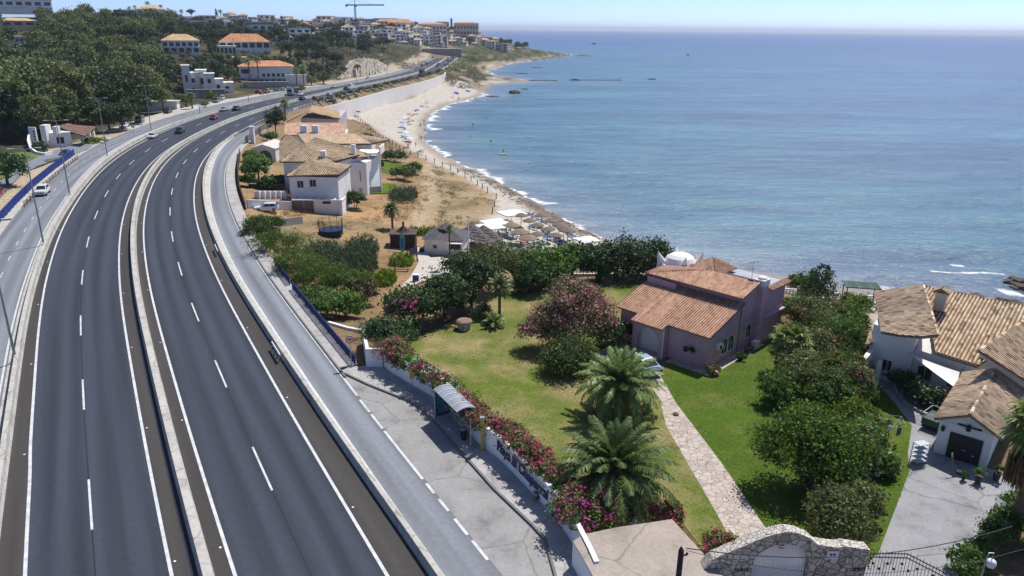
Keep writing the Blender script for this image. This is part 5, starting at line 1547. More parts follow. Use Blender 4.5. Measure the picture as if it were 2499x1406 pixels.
one('terrace_roof',mat('blue_grey_sheeting',(0.36,0.38,0.44),.6,.12,.5),villa,lambda m: m.box(8.65,13.9,-.55,7.6,Z(5.1),Z(5.22)))
tile('coping',[[(9.9,-.9,Z(5.24)),(13.9,-.9,Z(5.24)),(13.9,-.3,Z(5.5)),(9.9,-.3,Z(5.5))]],M_TILE_RED)
def dome(m):
 m.box(8.9,12.4,8.3,11.8,-.1,Z(5.45))
 m.lathe([(1.72,Z(5.4)),(1.66,Z(5.75)),(1.42,Z(6.15)),(1.0,Z(6.42)),(.5,Z(6.55)),(.02,Z(6.58))],20,(10.65,10.05,0))
 for x,y in ((8.95,8.35),(12.35,8.35),(8.95,11.75),(12.35,11.75)):
  sx,sy = (1 if x < 10 else -1),(1 if y < 10 else -1)
  m.tube([(x+sx*.35,y+sy*.35,Z(5.4)),(x+sx*.2,y+sy*.2,Z(5.9)),(x+sx*.05,y+sy*.05,Z(6.4)),(x,y,Z(6.75))],[.5,.36,.18,.03],8)
one('dome',M_WHITE,villa,dome,'white dome room with four pointed corner horns')
st = one('chimney',M_PINK,villa,lambda m: m.box(8.5,9.5,-.62,.3,-.2,Z(5.9)))
one('chimney_cap',M_WHITE,st,lambda m: (m.box(8.42,9.58,-.7,.36,Z(5.9),Z(6.5)),m.lathe([(.5,Z(6.5)),(.42,Z(6.68)),(.2,Z(6.8)),(.02,Z(6.84))],10,(9.0,-.18,0))))
for y in (.55,.85): one('floodlight',M_BLACK,villa,lambda m,y=y: m.lathe([(.13,0),(.16,.22),(.12,.3)],8,(8.35,y,Z(6.1))))
def ant(m):
 m.tube([(8.3,.6,Z(6.0)),(8.3,.6,Z(8.3))],.025,5)
 m.bar((7.6,.8,Z(8.1)),(9.1,.4,Z(8.15)),.03)
 for k in range(6): m.bar((7.7+.25*k,.5-.06*k,Z(8.12)),(7.7+.25*k,1.1-.08*k,Z(8.12)),.02)
one('antenna',M_STEEL,villa,ant)
for a,w_ in ((3.15,.98),(4.35,.98)): window(villa,(a,0,Z(.95)),(1,0,0),w_,1.0,(0,-1,0),arch=True)
window(villa,(7.6,-.02,Z(1.25)),(1,0,0),.95,.8,(0,-1,0),arch=True)
window(villa,(.45,8.75,Z(1.1)),(0,-1,0),.85,1.1,(-1,0,0),frame=mat('teal_shutter',(.05,.10,.10),.5))
one('drainpipe',M_PLASTW,villa,lambda m: m.tube([(-.72,4.2,Z(2.7)),(-.72,4.2,-.1)],.06,6))
one('ledge',mat('pale_mauve_trim',(.50,.34,.42),.8),villa,lambda m: (m.box(6.3,8.4,-.35,0,Z(2.5),Z(2.62))))
one('ledge',MATS['pale_mauve_trim'],villa,lambda m: (m.box(9.6,13.5,-.85,-.5,Z(2.5),Z(2.62))))
def acb(m):
 m.box(1.5,2.2,-.42,-.04,Z(1.35),Z(1.9))
ac = one('air_conditioner',M_PLASTW,villa,acb)
one('fan_grille',M_BLACK,ac,lambda m: m.box(1.57,1.93,-.435,-.42,Z(1.42),Z(1.84)))
one('plinth',M_FLAG,villa,lambda m: (m.box(-.9,9.5,-1.0,-.05,-.1,.06),m.box(-.9,.1,-.05,3.6,-.1,.06)))
t = empty('garden_box',HO,HA,'white storage box against the side wall of the mauve house','box')
one('body',M_PLASTW,t,lambda m: m.box(7.6,8.3,-1.0,-.5,.06,.75)); one('lid',M_WHITE,t,lambda m: m.box(7.55,8.35,-1.05,-.47,.75,.83))
t = empty('garden_bench',HO,HA,'low wooden bench against the side wall of the mauve house','bench')
one('seat',M_WOOD,t,lambda m: m.box(6.2,7.3,-1.0,-.5,.42,.5))
for x in (6.25,7.15): one('leg',M_WOOD,t,lambda m,x=x: m.box(x,x+.1,-.95,-.55,.06,.42))
# sea wall with white balustrade behind the gardens
bal = empty('sea_balustrade',P(1940,735,-.8),0,'white balustrade on the sea wall behind the gardens','balustrade')
_bp = [P(x,y,-.9)-P(1940,735,-.8) for x,y in ((1250,672),(1400,672),(1560,672),(1900,722),(2130,742),(2160,752))]
mb = MB()
for a,b in zip(_bp[:-1],_bp[1:]):
 mb.bar(a+Vector((0,0,.1)),b+Vector((0,0,.1)),.25,.3); mb.bar(a+Vector((0,0,.95)),b+Vector((0,0,.95)),.2,.12)
part('rail',mb,M_WHITE,bal)
mb = MB()
for a,b in zip(_bp[:-1],_bp[1:]):
 n = int((b-a).length/.4)
 for k in range(n):
  p = a.lerp(b,k/n); mb.tube([p+Vector((0,0,.2)),p+Vector((0,0,.55)),p+Vector((0,0,.9))],[.05,.09,.05],5)
o = part('baluster',mb,M_WHITE,bal); o['kind'] = 'stuff'
# ---------------------------------------------------------------- white villa on the right
GO = P(2298,1120,-.3); GA = R(50)
wv = empty('white_villa',GO,GA,'white villa with weathered tile roofs and a dark garage door','house')
RW = Matrix.Rotation(-GA,4,'Z')
lw = lambda p: RW @ (Vector(p)-GO)
mb = MB()
mb.prism([(.6,.7),(.6,-2.7),(10.2,-2.7),(10.2,.7)],-.2,2.75)
mb.prism([(.6,.7),(.6,-2.7),(.62,-2.7),(.62,.7)],2.7,2.8)
for x in (.6,10.2): mb.face([(x,.75,2.75),(x,-2.75,2.75),(x,-1.05,3.78)])
mb.prism([(11.3,5.1),(11.0,6.8),(11.4,8.6),(19.6,9.4),(19.8,5.4)],-.5,4.85)
mb.prism([(11.9,5.1),(11.7,.3),(20,-2.4),(19.8,5.4)],-.5,[3.3,3.0,5.4,5.4])
mb.prism([(11.9,.4),(12.2,-4.2),(17.5,-5.0),(19,.4)],-.5,[4.3,2.9,2.9,4.3])
mb.prism([(8.4,8.4),(8.4,8.1),(11.4,8.1),(11.4,8.6)],-.5,2.6)
part('wall',mb,M_WHITE,wv)
gz_ = lambda b: 3.85-abs(b+1.05)*.5
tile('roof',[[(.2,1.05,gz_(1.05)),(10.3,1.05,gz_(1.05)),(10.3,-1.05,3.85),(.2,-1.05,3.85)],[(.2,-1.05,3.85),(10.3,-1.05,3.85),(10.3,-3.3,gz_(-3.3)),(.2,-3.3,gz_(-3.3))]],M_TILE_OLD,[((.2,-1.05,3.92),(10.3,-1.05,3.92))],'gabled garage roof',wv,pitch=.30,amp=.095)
def wroof(three,poly,caps=(),lab=None,m=M_TILE_OLD):
 pts = on_plane(three,poly)
 cc = [(lw(on_plane(three,[a])[0])+Vector((0,0,.06)),lw(on_plane(three,[b])[0])+Vector((0,0,.06))) for a,b in caps]
 tile('roof',[[lw(p) for p in pts]],m,cc,lab,wv,pitch=.30,amp=.095)
wroof([(2253,696,6.0),(2290,820,6.0),(2135,712,4.7)],[(2253,696),(2290,820),(2250,824),(2195,820),(2150,812),(2133,714)],[((2253,696),(2290,820))],'left wing of the weathered roof')
wroof([(2256,698,6.0),(2499,748,6.0),(2285,862,3.3)],[(2258,700),(2575,763),(2540,790),(2388,893),(2282,860)],[((2258,700),(2575,763))],'broad middle slope of the weathered roof')
wroof([(2390,857,5.5),(2520,771,5.5),(2499,926,3.9)],[(2388,858),(2560,743),(2640,838),(2530,948)],[((2388,858),(2560,743))],'right hand slope of the weathered roof')
wroof([(2112,842,2.75),(2180,824,2.75),(2150,800,3.1)],[(2110,844),(2184,826),(2180,806),(2120,812)],(),'narrow porch roof at the left end')
ch = one('chimney',M_CREAM,wv,lambda m: (m.box(17.2,18.2,4.4,5.3,5.4,7.1)))
tile('chimney_cap',[[(17.0,4.2,7.15),(18.4,4.2,7.15),(18.4,4.85,7.5),(17.0,4.85,7.5)],[(17.0,5.5,7.15),(18.4,5.5,7.15),(18.4,4.85,7.5),(17.0,4.85,7.5)]],M_TILE_OLD,parent=ch)
gd = one('garage_door',mat('charcoal_door',(.025,.027,.03),.6,.1,2),wv,lambda m: m.box(.52,.62,-2.2,-.1,-.02,2.05))
one('handle',M_STEEL,gd,lambda m: m.box(.48,.52,-1.3,-1.0,.9,.95))
def lant(m,b):
 m.lathe([(.05,0),(.12,.06),(.15,.32),(.05,.42),(.02,.5)],6,(.42,b,1.95)); m.bar((.6,b,2.3),(.42,b,2.42),.04)
one('wall_lantern',M_BLACK,wv,lambda m: lant(m,.38))
def sgn(m):
 m.lathe([(.05,0),(.16,.06),(.2,.4),(.05,.52),(.02,.6)],6,(.42,-1.15,2.5))
 m.box(.53,.58,-.95,-.45,2.75,2.88); m.box(.53,.58,-1.95,-1.35,2.75,2.88)
one('iron_lamp_sign',M_BLACK,wv,sgn,'iron lamp between two small dark nameplates above the garage door')
for b in (4.0,1.6): window(wv,(11.72,b,1.4),(0,-1,0),1.1,1.2,(-1,0,0))
window(wv,(11.02,6.9,1.5),(0,-1,0),.7,1.0,(-1,0,0))
for b in (8.3,7.0): one('porch_post',M_WHITE,wv,lambda m,b=b: m.box(8.5,8.75,b-.15,b+.15,-.2,2.7))
sl = empty('shade_sail',P(2340,925,2),0,'white triangular shade sail stretched beside the white villa','shade sail')
a,b,c = P(2222,864,2.9),P(2342,908,2.5),P(2334,948,2.0)
mb = MB(); o_ = P(2340,925,2)
n = 8
for i in range(n):
 for j in range(n-i):
  def q(i,j):
   u,v = i/n,j/n
   p = a*(1-u-v)+b*u+c*v-o_
   return p-Vector((0,0,.5*u*v+.4*u*(1-u-v)*.6+.4*v*(1-u-v)*.6))
  mb.face([q(i,j),q(i+1,j),q(i,j+1)])
  if i+j < n-1: mb.face([q(i+1,j),q(i+1,j+1),q(i,j+1)])
part('canvas',mb,M_CANVAS,sl)
one('rope',M_BLACK,sl,lambda m: (m.tube([a-o_,a-o_+Vector((1.5,1.5,.3))],.02,4),m.tube([b-o_,b-o_+Vector((.8,.6,.2))],.02,4),m.tube([c-o_,c-o_+Vector((.3,-.3,-2.2))],.03,4)))
pg = empty('slatted_shelter',P(2095,745,-.8),R(-12),'green slatted roof on four thin posts by the sea wall','shelter')
one('roof',mat('green_slats',(.035,.085,.055),.7,.25,4),pg,lambda m: [m.box(-1.9+.2*k,-1.74+.2*k,-1.2,1.2,2.45+.06*math.sin(k),2.5) for k in range(19)]+[m.box(-1.95,1.95,y,y+.1,2.36,2.45) for y in (-1.1,0,1.0)])
for x in (-1.7,1.7):
 for y in (-1,1): one('post',M_BROWN,pg,lambda m,x=x,y=y: m.box(x-.05,x+.05,y-.05,y+.05,-.4,2.4))
# ---------------------------------------------------------------- villas above the beach
def bwall(m,pts,z0,z1): m.prism([(p[0],p[1]) for p in pts],z0,z1)
v1 = empty('beach_villa',QY(770,512,134.5),0,'nearest two storey beach villa with a hipped tile roof and white pergola','house')
O1 = v1.location
rel = lambda p,o: Vector(p)-o
def QR(px,py,Y,o): return QY(px,py,Y)-o
fl,fr = QR(698,431,134.4,O1),QR(828,427,133.7,O1)
ap = QR(752,395,139.2,O1)
br = Vector((fr.x+.3,fr.y+9.4,fr.z)); bl = Vector((fl.x-.6,fl.y+9.4,fl.z))
ap2 = Vector((ap.x+.3,ap.y+1.5,ap.z))
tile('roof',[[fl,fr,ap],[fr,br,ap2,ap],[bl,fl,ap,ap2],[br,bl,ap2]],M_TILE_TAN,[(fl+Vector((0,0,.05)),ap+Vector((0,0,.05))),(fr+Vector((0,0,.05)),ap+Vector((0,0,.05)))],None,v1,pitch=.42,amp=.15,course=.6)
mb = MB(); i_ = .4
mb.prism([(fl.x+i_,fl.y+i_),(fr.x-i_,fr.y+i_),(br.x-i_,br.y),(bl.x+i_,bl.y)],-1.2,min(fl.z,fr.z)-.05)
part('wall',mb,M_WHITE,v1)
fy = lambda x: fl.y+i_+(fr.y-fl.y)*(x-fl.x)/(fr.x-fl.x)
dirx = (fr-fl).normalized(); outn = Vector((dirx.y,-dirx.x,0))
for px,py in ((733,450),(764,447)):
 p = QR(px,py,134.6,O1); window(v1,(p.x,fy(p.x),p.z),dirx,1.15,1.25,outn)
# lower storey wing with pergola
y0 = fl.y-2.6
p0,p1 = QR(712,490,131.8,O1),QR(834,487,131.8,O1)
one('pergola',M_WHITE,v1,lambda m: (m.box(p0.x,p1.x,p0.y,p0.y+.25,p0.z,p0.z+.22),[m.box(p0.x+(p1.x-p0.x)*k/6-.08,p0.x+(p1.x-p0.x)*k/6+.08,p0.y+.25,fl.y+.6,p0.z+.02,p0.z+.2) for k in range(7)]))
one('garden_wall',M_WHITE,v1,lambda m: (m.box(p1.x-5.2,p1.x-.4,p0.y+.3,p0.y+.6,-.8,p0.z),m.box(p1.x-.5,p1.x,p0.y,fl.y+.3,-.8,p0.z)))
for k,x in enumerate((p1.x-9.4,p1.x-6.8)): one('gate_leaf',mat('brown_gate',(.22,.15,.11),.8,.2,2),v1,lambda m,x=x: [m.box(x+.27*j,x+.27*j+.2,p0.y+.4,p0.y+.5,-.5,p0.z-.1) for j in range(8)])
p = QR(797,490.5,132.1,O1); window(v1,(p.x,p0.y+.3,p.z-.3),(1,0,0),1.5,.5,(0,-1,0),bars=False)
# second roof behind it
v2 = empty('beach_villa',QY(745,470,150),0,'middle beach villa with a broad hipped tile roof behind the front one','house')
O2 = v2.location
a = [QR(683,396,145.2,O2),QR(817,397,144.0,O2),QR(741,354,152,O2),QR(702,329,163,O2),QR(682,350,158,O2)]
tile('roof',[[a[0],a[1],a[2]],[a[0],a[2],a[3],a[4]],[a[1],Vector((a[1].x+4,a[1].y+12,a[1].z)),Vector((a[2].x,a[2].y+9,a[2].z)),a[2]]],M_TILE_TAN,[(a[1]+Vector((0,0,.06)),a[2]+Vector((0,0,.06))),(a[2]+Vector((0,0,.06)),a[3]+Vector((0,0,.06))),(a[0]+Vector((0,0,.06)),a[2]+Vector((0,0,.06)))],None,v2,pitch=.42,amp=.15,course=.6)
one('wall',M_WHITE,v2,lambda m: m.prism([(a[0].x+.5,a[0].y+.5),(a[1].x-.5,a[1].y+.5),(a[1].x+3,a[1].y+12),(a[4].x+.5,a[4].y+3)],-3.5,min(a[0].z,a[1].z)-.1))
c_ = QR(790,388,146.5,O2)
st = one('chimney',M_WHITE,v2,lambda m: m.prism([(c_.x-.5,c_.y-.5),(c_.x+.5,c_.y-.5),(c_.x+.5,c_.y+.5),(c_.x-.5,c_.y+.5)],c_.z-1,c_.z+1.6))
v3 = empty('beach_villa',QY(860,440,160),0,'long beach villa with two parallel tile slopes and a white side wing','house')
O3 = v3.location
b = [QR(790,395,151,O3),QR(898,383,152,O3),QR(858,357,160,O3),QR(762,358,160,O3)]
d = [QR(745,352,161,O3),QR(925,352,163,O3),QR(872,328,174,O3),QR(725,329,174,O3)]
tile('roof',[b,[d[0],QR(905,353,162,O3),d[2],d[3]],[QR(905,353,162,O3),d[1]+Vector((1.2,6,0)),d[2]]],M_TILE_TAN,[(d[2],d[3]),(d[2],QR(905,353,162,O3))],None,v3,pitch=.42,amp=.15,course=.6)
w0,w1 = QR(838,398,150.5,O3),QR(896,386,151.8,O3)
one('wall',M_WHITE,v3,lambda m: (m.prism([(w0.x,w0.y),(w1.x-.3,w1.y),(w1.x+1,w1.y+9),(w0.x,w0.y+9)],-4,min(w0.z,w1.z)-.1),m.prism([(d[0].x+1,d[0].y+.6),(d[1].x-3,d[1].y+.6),(d[1].x-3,d[1].y+12),(d[0].x+1,d[0].y+12)],-4,d[0].z-.2)))
pw = QR(905,372,157,O3)
one('balcony',M_WHITE,v3,lambda m: (m.box(pw.x-3,pw.x+2.2,pw.y-1,pw.y+4,pw.z-.3,pw.z),m.box(pw.x+1.9,pw.x+2.2,pw.y-1,pw.y+4,pw.z,pw.z+1.3),[m.box(pw.x-2.8+2.3*k,pw.x-2.5+2.3*k,pw.y-.9,pw.y-.6,-4.5,pw.z-.3) for k in range(3)]))
c_ = QR(863,372,152.5,O3)
one('chimney',M_WHITE,v3,lambda m: m.box(c_.x-.4,c_.x+.4,c_.y-.4,c_.y+.4,c_.z-1.2,c_.z+1.6))
dr = QR(872,432,150.6,O3); one('door',M_BLACK,v3,lambda m: m.box(dr.x-.5,dr.x+.5,w1.y-.4,w1.y-.1,dr.z-1,dr.z+1.1))
v4 = empty('beach_villa',QY(770,340,190),0,'reddish tiled beach villa in the middle of the row','house')
O4 = v4.location
e = [QR(692,331,184,O4),QR(842,330,184,O4),QR(845,301,194,O4),QR(697,300,194,O4)]
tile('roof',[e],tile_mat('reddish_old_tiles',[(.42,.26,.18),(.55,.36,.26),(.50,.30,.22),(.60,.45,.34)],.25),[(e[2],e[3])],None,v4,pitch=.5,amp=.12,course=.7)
one('wall',M_WHITE,v4,lambda m: m.prism([(e[0].x+.5,e[0].y+.5),(e[1].x-.5,e[1].y+.5),(e[2].x-.5,e[2].y+4),(e[3].x+.5,e[3].y+4)],-3,e[0].z-.1))
for px in (742,770):
 c_ = QR(px,318,186,O4); one('chimney',M_WHITE,v4,lambda m,c_=c_: m.box(c_.x-.8,c_.x+.8,c_.y-.6,c_.y+.6,c_.z-1.2,c_.z+1.2))
v5 = empty('beach_villa',QY(770,300,215),0,'farthest beach villa, a tan roofed gable beside the white wall','house')
O5 = v5.location
g = [QR(706,296,212,O5),QR(829,290,212,O5),QR(762,259,222,O5),QR(790,262,222,O5),QR(765,275,212,O5)]
tile('roof',[[QR(700,298,210,O5),QR(752,272,211,O5),g[2],QR(715,276,224,O5)],[QR(752,272,211,O5),QR(830,291,211,O5),QR(828,272,222,O5),QR(785,262,222,O5),g[2]]],tile_mat('ochre_tiles',[(.52,.36,.19),(.60,.44,.26),(.56,.38,.22)],.15),(),None,v5,pitch=.5,amp=.1,course=.8)
one('wall',mat('lavender_grey_render',(.50,.46,.47),.9),v5,lambda m: m.prism([(g[0].x+3,g[0].y+1),(g[1].x-.6,g[1].y+1),(g[1].x-.6,g[1].y+12),(g[0].x+3,g[0].y+12)],-3.5,[g[0].z+.8,g[1].z-.3,g[1].z+1.2,g[0].z+1.5]))
# arched gatehouse
gh = empty('arched_pavilion',G(640,392),0,'small white pavilion with a big arched opening beside the kerb','pavilion')
OG = Vector(gh.location); Yg = OG.y
l_,r_2 = QR(613,372,Yg,OG),QR(672,372,Yg,OG); apx = QR(645,353,Yg,OG); ac_ = QR(647,376,Yg,OG)
W_ = r_2.x-l_.x
def pav(m):
 zt = l_.z+.9; za = apx.z; xc = ac_.x; rr = W_*.26; sp = .9
 m.box(l_.x,xc-rr,0,.3,-1,zt); m.box(xc+rr,r_2.x,0,.3,-1,zt)
 for i in range(10):
  a0,a1 = math.pi*i/10,math.pi*(i+1)/10
  f = lambda x: zt+(za-zt)*max(0,1-abs(x-(l_.x+r_2.x)/2)/(W_/2))
  x0_,x1_ = xc+math.cos(a0)*rr,xc+math.cos(a1)*rr
  z0_,z1_ = sp+math.sin(a0)*rr,sp+math.sin(a1)*rr
  m.face([(x0_,0,z0_),(x1_,0,z1_),(x1_,0,f(x1_)),(x0_,0,f(x0_))])
 for x0_,x1_ in ((l_.x,xc-rr),(xc+rr,r_2.x)):
  f = lambda x: zt+(za-zt)*max(0,1-abs(x-(l_.x+r_2.x)/2)/(W_/2))
  m.face([(x0_,0,zt),(x1_,0,zt),(x1_,0,f(x1_)),(x0_,0,f(x0_))])
 m.box(l_.x,l_.x+.3,.3,9,-1,zt); m.box(r_2.x-.3,r_2.x,.3,9,-1,zt)
 m.box(l_.x,r_2.x,3.5,3.8,-1,zt)
one('wall',M_WHITE,gh,pav)
zt = l_.z+.9; xm = (l_.x+r_2.x)/2
one('roof',mat('pale_flat_tiles',(.60,.55,.50),.9),gh,lambda m: (m.face([(l_.x-.2,-.2,zt),(xm,-.2,apx.z+.05),(xm,9.2,apx.z+.05),(l_.x-.2,9.2,zt)]),m.face([(r_2.x+.2,-.2,zt),(r_2.x+.2,9.2,zt),(xm,9.2,apx.z+.05),(xm,-.2,apx.z+.05)])))
one('iron_gate',M_BLACK,gh,lambda m: [m.box(ac_.x-W_*.25+W_*.1*k,ac_.x-W_*.25+W_*.1*k+.06,.1,.16,-.5,.8) for k in range(6)]+[m.box(ac_.x-W_*.26,ac_.x+W_*.26,.1,.16,.75,.85)])
pl = empty('gate_pillar',G(618,350),0,'tall white chimney like pillar behind the arched pavilion','pillar')
one('shaft',M_WHITE,pl,lambda m: m.box(-.5,.5,-.5,.5,-.5,4.2)); one('cap',M_WHITE,pl,lambda m: m.box(-.62,.62,-.62,.62,4.2,4.45))
# walls, steps and lawn of the beach villas
def pxwall(name,pxs,z,h,th,m,label,cat='wall',base=-1.0,cap=None):
 pts = [P(x,y,z) if z is not None else G(x,y) for x,y in pxs]
 o = empty(name,pts[0],0,label,cat)
 mb = MB()
 for a,b in zip(pts[:-1],pts[1:]):
  d = (b-a); d.z = 0; d.normalize(); n = Vector((-d.y,d.x,0))*th/2
  q = [a-n-pts[0],b-n-pts[0],b+n-pts[0],a+n-pts[0]]
  mb.prism([(v.x,v.y) for v in q],[v.z+base for v in q],[v.z+h for v in q])
 part('masonry',mb,m,o)
 if cap:
  mb = MB()
  for a,b in zip(pts[:-1],pts[1:]): mb.bar(a-pts[0]+Vector((0,0,h+.05)),b-pts[0]+Vector((0,0,h+.05)),th+.12,.1)
  part('coping',mb,cap,o)
 return o
pxwall('yard_wall',[(604,508),(660,510),(712,512)],None,1.5,.3,M_WHITE,'white yard wall behind the parked white hatchback')
pxwall('plot_wall',[(640,548),(690,552),(738,545)],None,1.2,.25,M_CONCG,'rough grey block wall on the empty plot')
pxwall('terrace_wall',[(833,462),(858,462),(880,475),(930,470)],None,1.4,.3,M_CONC,'pale terrace wall below the villa wing')
pxwall('lane_fence',[(586,378),(581,420),(586,470),(600,515)],None,1.5,.15,M_BROWN,'dark fence along the outer edge of the pavement by the beach villas','fence')
pxwall('lane_wall',[(600,352),(640,322),(668,305)],None,1.9,.2,mat('grey_reed_screen',(.17,.155,.14),.95,.3,4),'grey reed screen fence along the kerb behind the tall conifer','fence')
drape('lawn',[(930,392),(985,400),(1000,420),(960,432),(925,425)],-4.6,M_LAWN,.14)
drape('lawn',[(880,462),(960,448),(975,470),(905,482)],-4.4,M_LAWN,.14)
sp_ = empty('garden_steps',G(912,445),R(4),'brick steps climbing to the villa lawn','steps')
one('treads',mat('brick_treads',(.33,.16,.12),.9,.2,2),sp_,lambda m: [m.box(-1.3,1.3,k*.42,k*.42+.42,-.5,.2+.2*k) for k in range(9)])
yd = empty('yard_slab',G(690,470),0,'shaded brown yard screen in front of the clipped round tree','fence')
one('panel',M_BROWN,yd,lambda m: (m.box(-6.5,.6,0,.15,-.5,1.6)))
for k in range(6):
 t = empty('water_tank' if k else 'water_tank',G(630+13*k,484),0,'white plastic water tanks lined up in the yard of the nearest beach villa','tank','water tanks in the villa yard')
 if k == 0:
  TB = one('body',M_PLASTW,t,lambda m: m.box(-.45,.45,-.45,.45,0,1.3)).data; TL = one('lid',M_STEEL,t,lambda m: m.box(-.3,.3,-.3,.3,1.3,1.38)).data
 else: link('body',TB,t); link('lid',TL,t)
# ---------------------------------------------------------------- generic houses of the hillside and the town
def px_house(name,label,x0,x1,yb,ye,yr,t,depth,wall,roof,roof_kind='hip',wins=(),group=None,cat='house',rot=0.0,band=None):
 """house seen front on: picture extent, depth along the view t (metres); windows as (u0,u1,v0,v1) fractions of the front"""
 c = Q((x0+x1)/2,yb,t)
 w = (x1-x0)*t/FPX
 k = t/FPX/.955
 he,hr = (yb-ye)*k,(ye-yr)*k
 th = math.atan2(-c.x,c.y)+rot
 o = empty(name,c,th,label,cat,group)
 one('wall',wall,o,lambda m: m.box(-w/2,w/2,0,depth,-3.5,he))
 ov = min(.6,w*.05)
 X,Y0,Y1 = w/2+ov,-ov,depth+ov
 if roof_kind == 'hip':
  r = min(depth/2,w/2)+ov
  xa = max(0.0,X-r)
  A,B,C,D = (-X,Y0,he),(X,Y0,he),(X,Y1,he),(-X,Y1,he)
  ym = (Y0+Y1)/2
  E1,E2 = (-xa,ym,he+hr),(xa,ym,he+hr)
  big = t < 260
  mbx = MB()
  for poly in ([A,B,E2,E1],[B,C,E2],[C,D,E1,E2],[D,A,E1]):
   if big: tile_roof(mbx,poly,.5,.1,.7)
   else: tile_roof(mbx,poly,1.2,.08,1.5,2)
  part('roof',mbx,roof,o)
 else:
  one('roof',roof,o,lambda m: m.box(-X,X,Y0,Y1,he,he+max(.35,hr)))
 for (u0,u1,v0,v1) in wins:
  one('window',M_GLASS,o,lambda m: m.box(-w/2+u0*w,-w/2+u1*w,-.06,.02,v0*he,v1*he))
 if band:
  for v in band: one('balcony',M_WHITE,o,lambda m,v=v: m.box(-w/2-.2,w/2+.2,-1.6,0,v*he,v*he+.5*k+.25))
 return o
T_OR = tile_mat('orange_tiles',[(.50,.22,.10),(.60,.30,.16),(.56,.26,.13)],.15)
T_YE = MATS['ochre_tiles']
M_TOWN = mat('town_white',(.80,.79,.77),.85,.08,.2); M_TOWNP = mat('town_pinkish',(.62,.52,.47),.85,.1,.2); M_TOWNC = mat('town_cream',(.60,.50,.37),.85,.1,.2)
M_FLATR = mat('flat_roof_grey',(.50,.49,.48),.9,.1,.2)
row = lambda n,v0,v1,g=.35: [((i+g/2)/n,(i+1-g/2)/n,v0,v1) for i in range(n)]
px_house('hillside_villa','yellow roofed two storey villa among trees on the hillside',402,486,130,102,88,425,12,M_TOWN,T_YE,'hip',row(6,.56,.85)+row(5,.08,.4),band=(.46,))
px_house('hillside_villa','wide orange roofed villa with white columns above the retaining walls',540,657,118,104,86,470,14,M_WHITE,T_OR,'hip',row(7,.1,.85,.25))
px_house('hillside_terrace','white lower terrace storey below the orange roofed villa',530,576,131,115,114,460,8,M_TOWN,M_WHITE,'flat',row(5,.1,.8))
px_house('hillside_garage','plain white retaining house between the two orange roofs',546,600,165,144,142,428,10,M_WHITE,M_FLATR,'flat',[(.0,.0,0,0)][:0])
px_house('hillside_villa','long white villa with orange roof above the row of parked cars',590,716,205,166,154,395,13,M_WHITE,T_OR,'hip',[(.04,.2,.6,.86)]+[(.42+.09*i,.47+.09*i,.42,.6) for i in range(6)]+row(9,.06,.26,.3),band=(.34,))
px_house('car_park_wall','pale stone wall behind the row of parked cars',598,705,226,203,202,375,.6,M_CONC,M_CONC,'flat',cat='wall')
px_house('end_wall','short white end wall beside the palms of the car park',700,748,212,186,185,385,.5,M_WHITE,M_WHITE,'flat',cat='wall')
for i,(x0,x1,yt,dy) in enumerate(((452,470,166,0),(466,490,182,0),(486,510,176,0),(505,528,184,0),(524,548,196,0),(545,572,204,0))):
 px_house('stepped_house',f'white stepped building on the bank, block {("at its left end", "second from the left", "with the pierced wall", "in the middle", "second from the right", "at its right end by the lane")[i]}',x0,x1,238,yt+2,yt,345+3*(i % 3),7,M_WHITE,M_WHITE,'flat',[(.3,.6,.62,.8),(.25,.5,.25,.4)] if i % 2 else [(.35,.65,.5,.72)])
px_house('bank_wall','grey stone retaining wall under the white stepped building',465,548,246,222,221,333,.6,M_CONCG,M_CONCG,'flat',cat='wall')
px_house('white_house','cream house glimpsed among the trees at the upper left',10,82,64,52,46,520,10,M_TOWNC,T_YE,'hip',row(3,.2,.7))
px_house('white_house','small white house deep in the trees at the far left',40,58,106,92,90,420,6,M_WHITE,M_WHITE,'flat',row(2,.3,.7))
px_house('apartment_block','long white modern block with glazed bays at the top left corner',-20,118,24,2,0,620,14,M_WHITE,M_WHITE,'flat',row(7,.45,.8,.35),cat='building',band=(.25,))
px_house('town_villa','pale villa with a big tan roof under palms on the skyline',336,402,36,24,14,780,20,M_TOWN,T_YE,'hip',row(4,.2,.7))
# roadside gatehouse
g0 = G(150,362)
gt = empty('gatehouse',P(118,360,.1),0,'small white roadside gatehouse with a sloping tile porch roof','house')
OH = Vector(gt.location)
def gq(px,py,z): return P(px,py,z)-OH
ga,gb,gc = gq(112,362,.1),gq(178,358,.1),gq(235,336,.1)
def rect_wall(m,a,b,dep,z0,z1):
 d = (b-a); d.z = 0; d.normalize(); n = Vector((-d.y,d.x,0))*dep
 m.prism([(a.x,a.y),(b.x,b.y),((b+n).x,(b+n).y),((a+n).x,(a+n).y)],z0,z1)
one('wall',M_WHITE,gt,lambda m: (rect_wall(m,ga,gb,6,-.4,3.6),m.box(ga.x-.3,ga.x+1.0,ga.y-.4,ga.y+2,-.4,5.6),m.box(ga.x+2.2,ga.x+3.2,ga.y+.4,ga.y+2,3.4,5.2)))
rp = [gq(136,312,4.3),gq(206,331,3.0),gq(236,314,3.0),gq(165,300,5.0)]
tile('roof',[rp],tile_mat('brown_old_tiles',[(.20,.12,.09),(.30,.19,.14),(.26,.16,.12)],.2),(),None,gt,pitch=.5,amp=.1)
for px,py in ((203,352),(212,346),(221,341),(230,335)):
 q = gq(px,py,.1); one('porch_post',M_WHITE,gt,lambda m,q=q: m.box(q.x-.25,q.x+.25,q.y-.25,q.y+.25,-.3,2.8))
d_ = (gb-ga).normalized(); n_ = Vector((d_.y,-d_.x,0))
window(gt,ga.lerp(gb,.58)+Vector((0,0,1.7)),d_,1.6,1.6,n_)
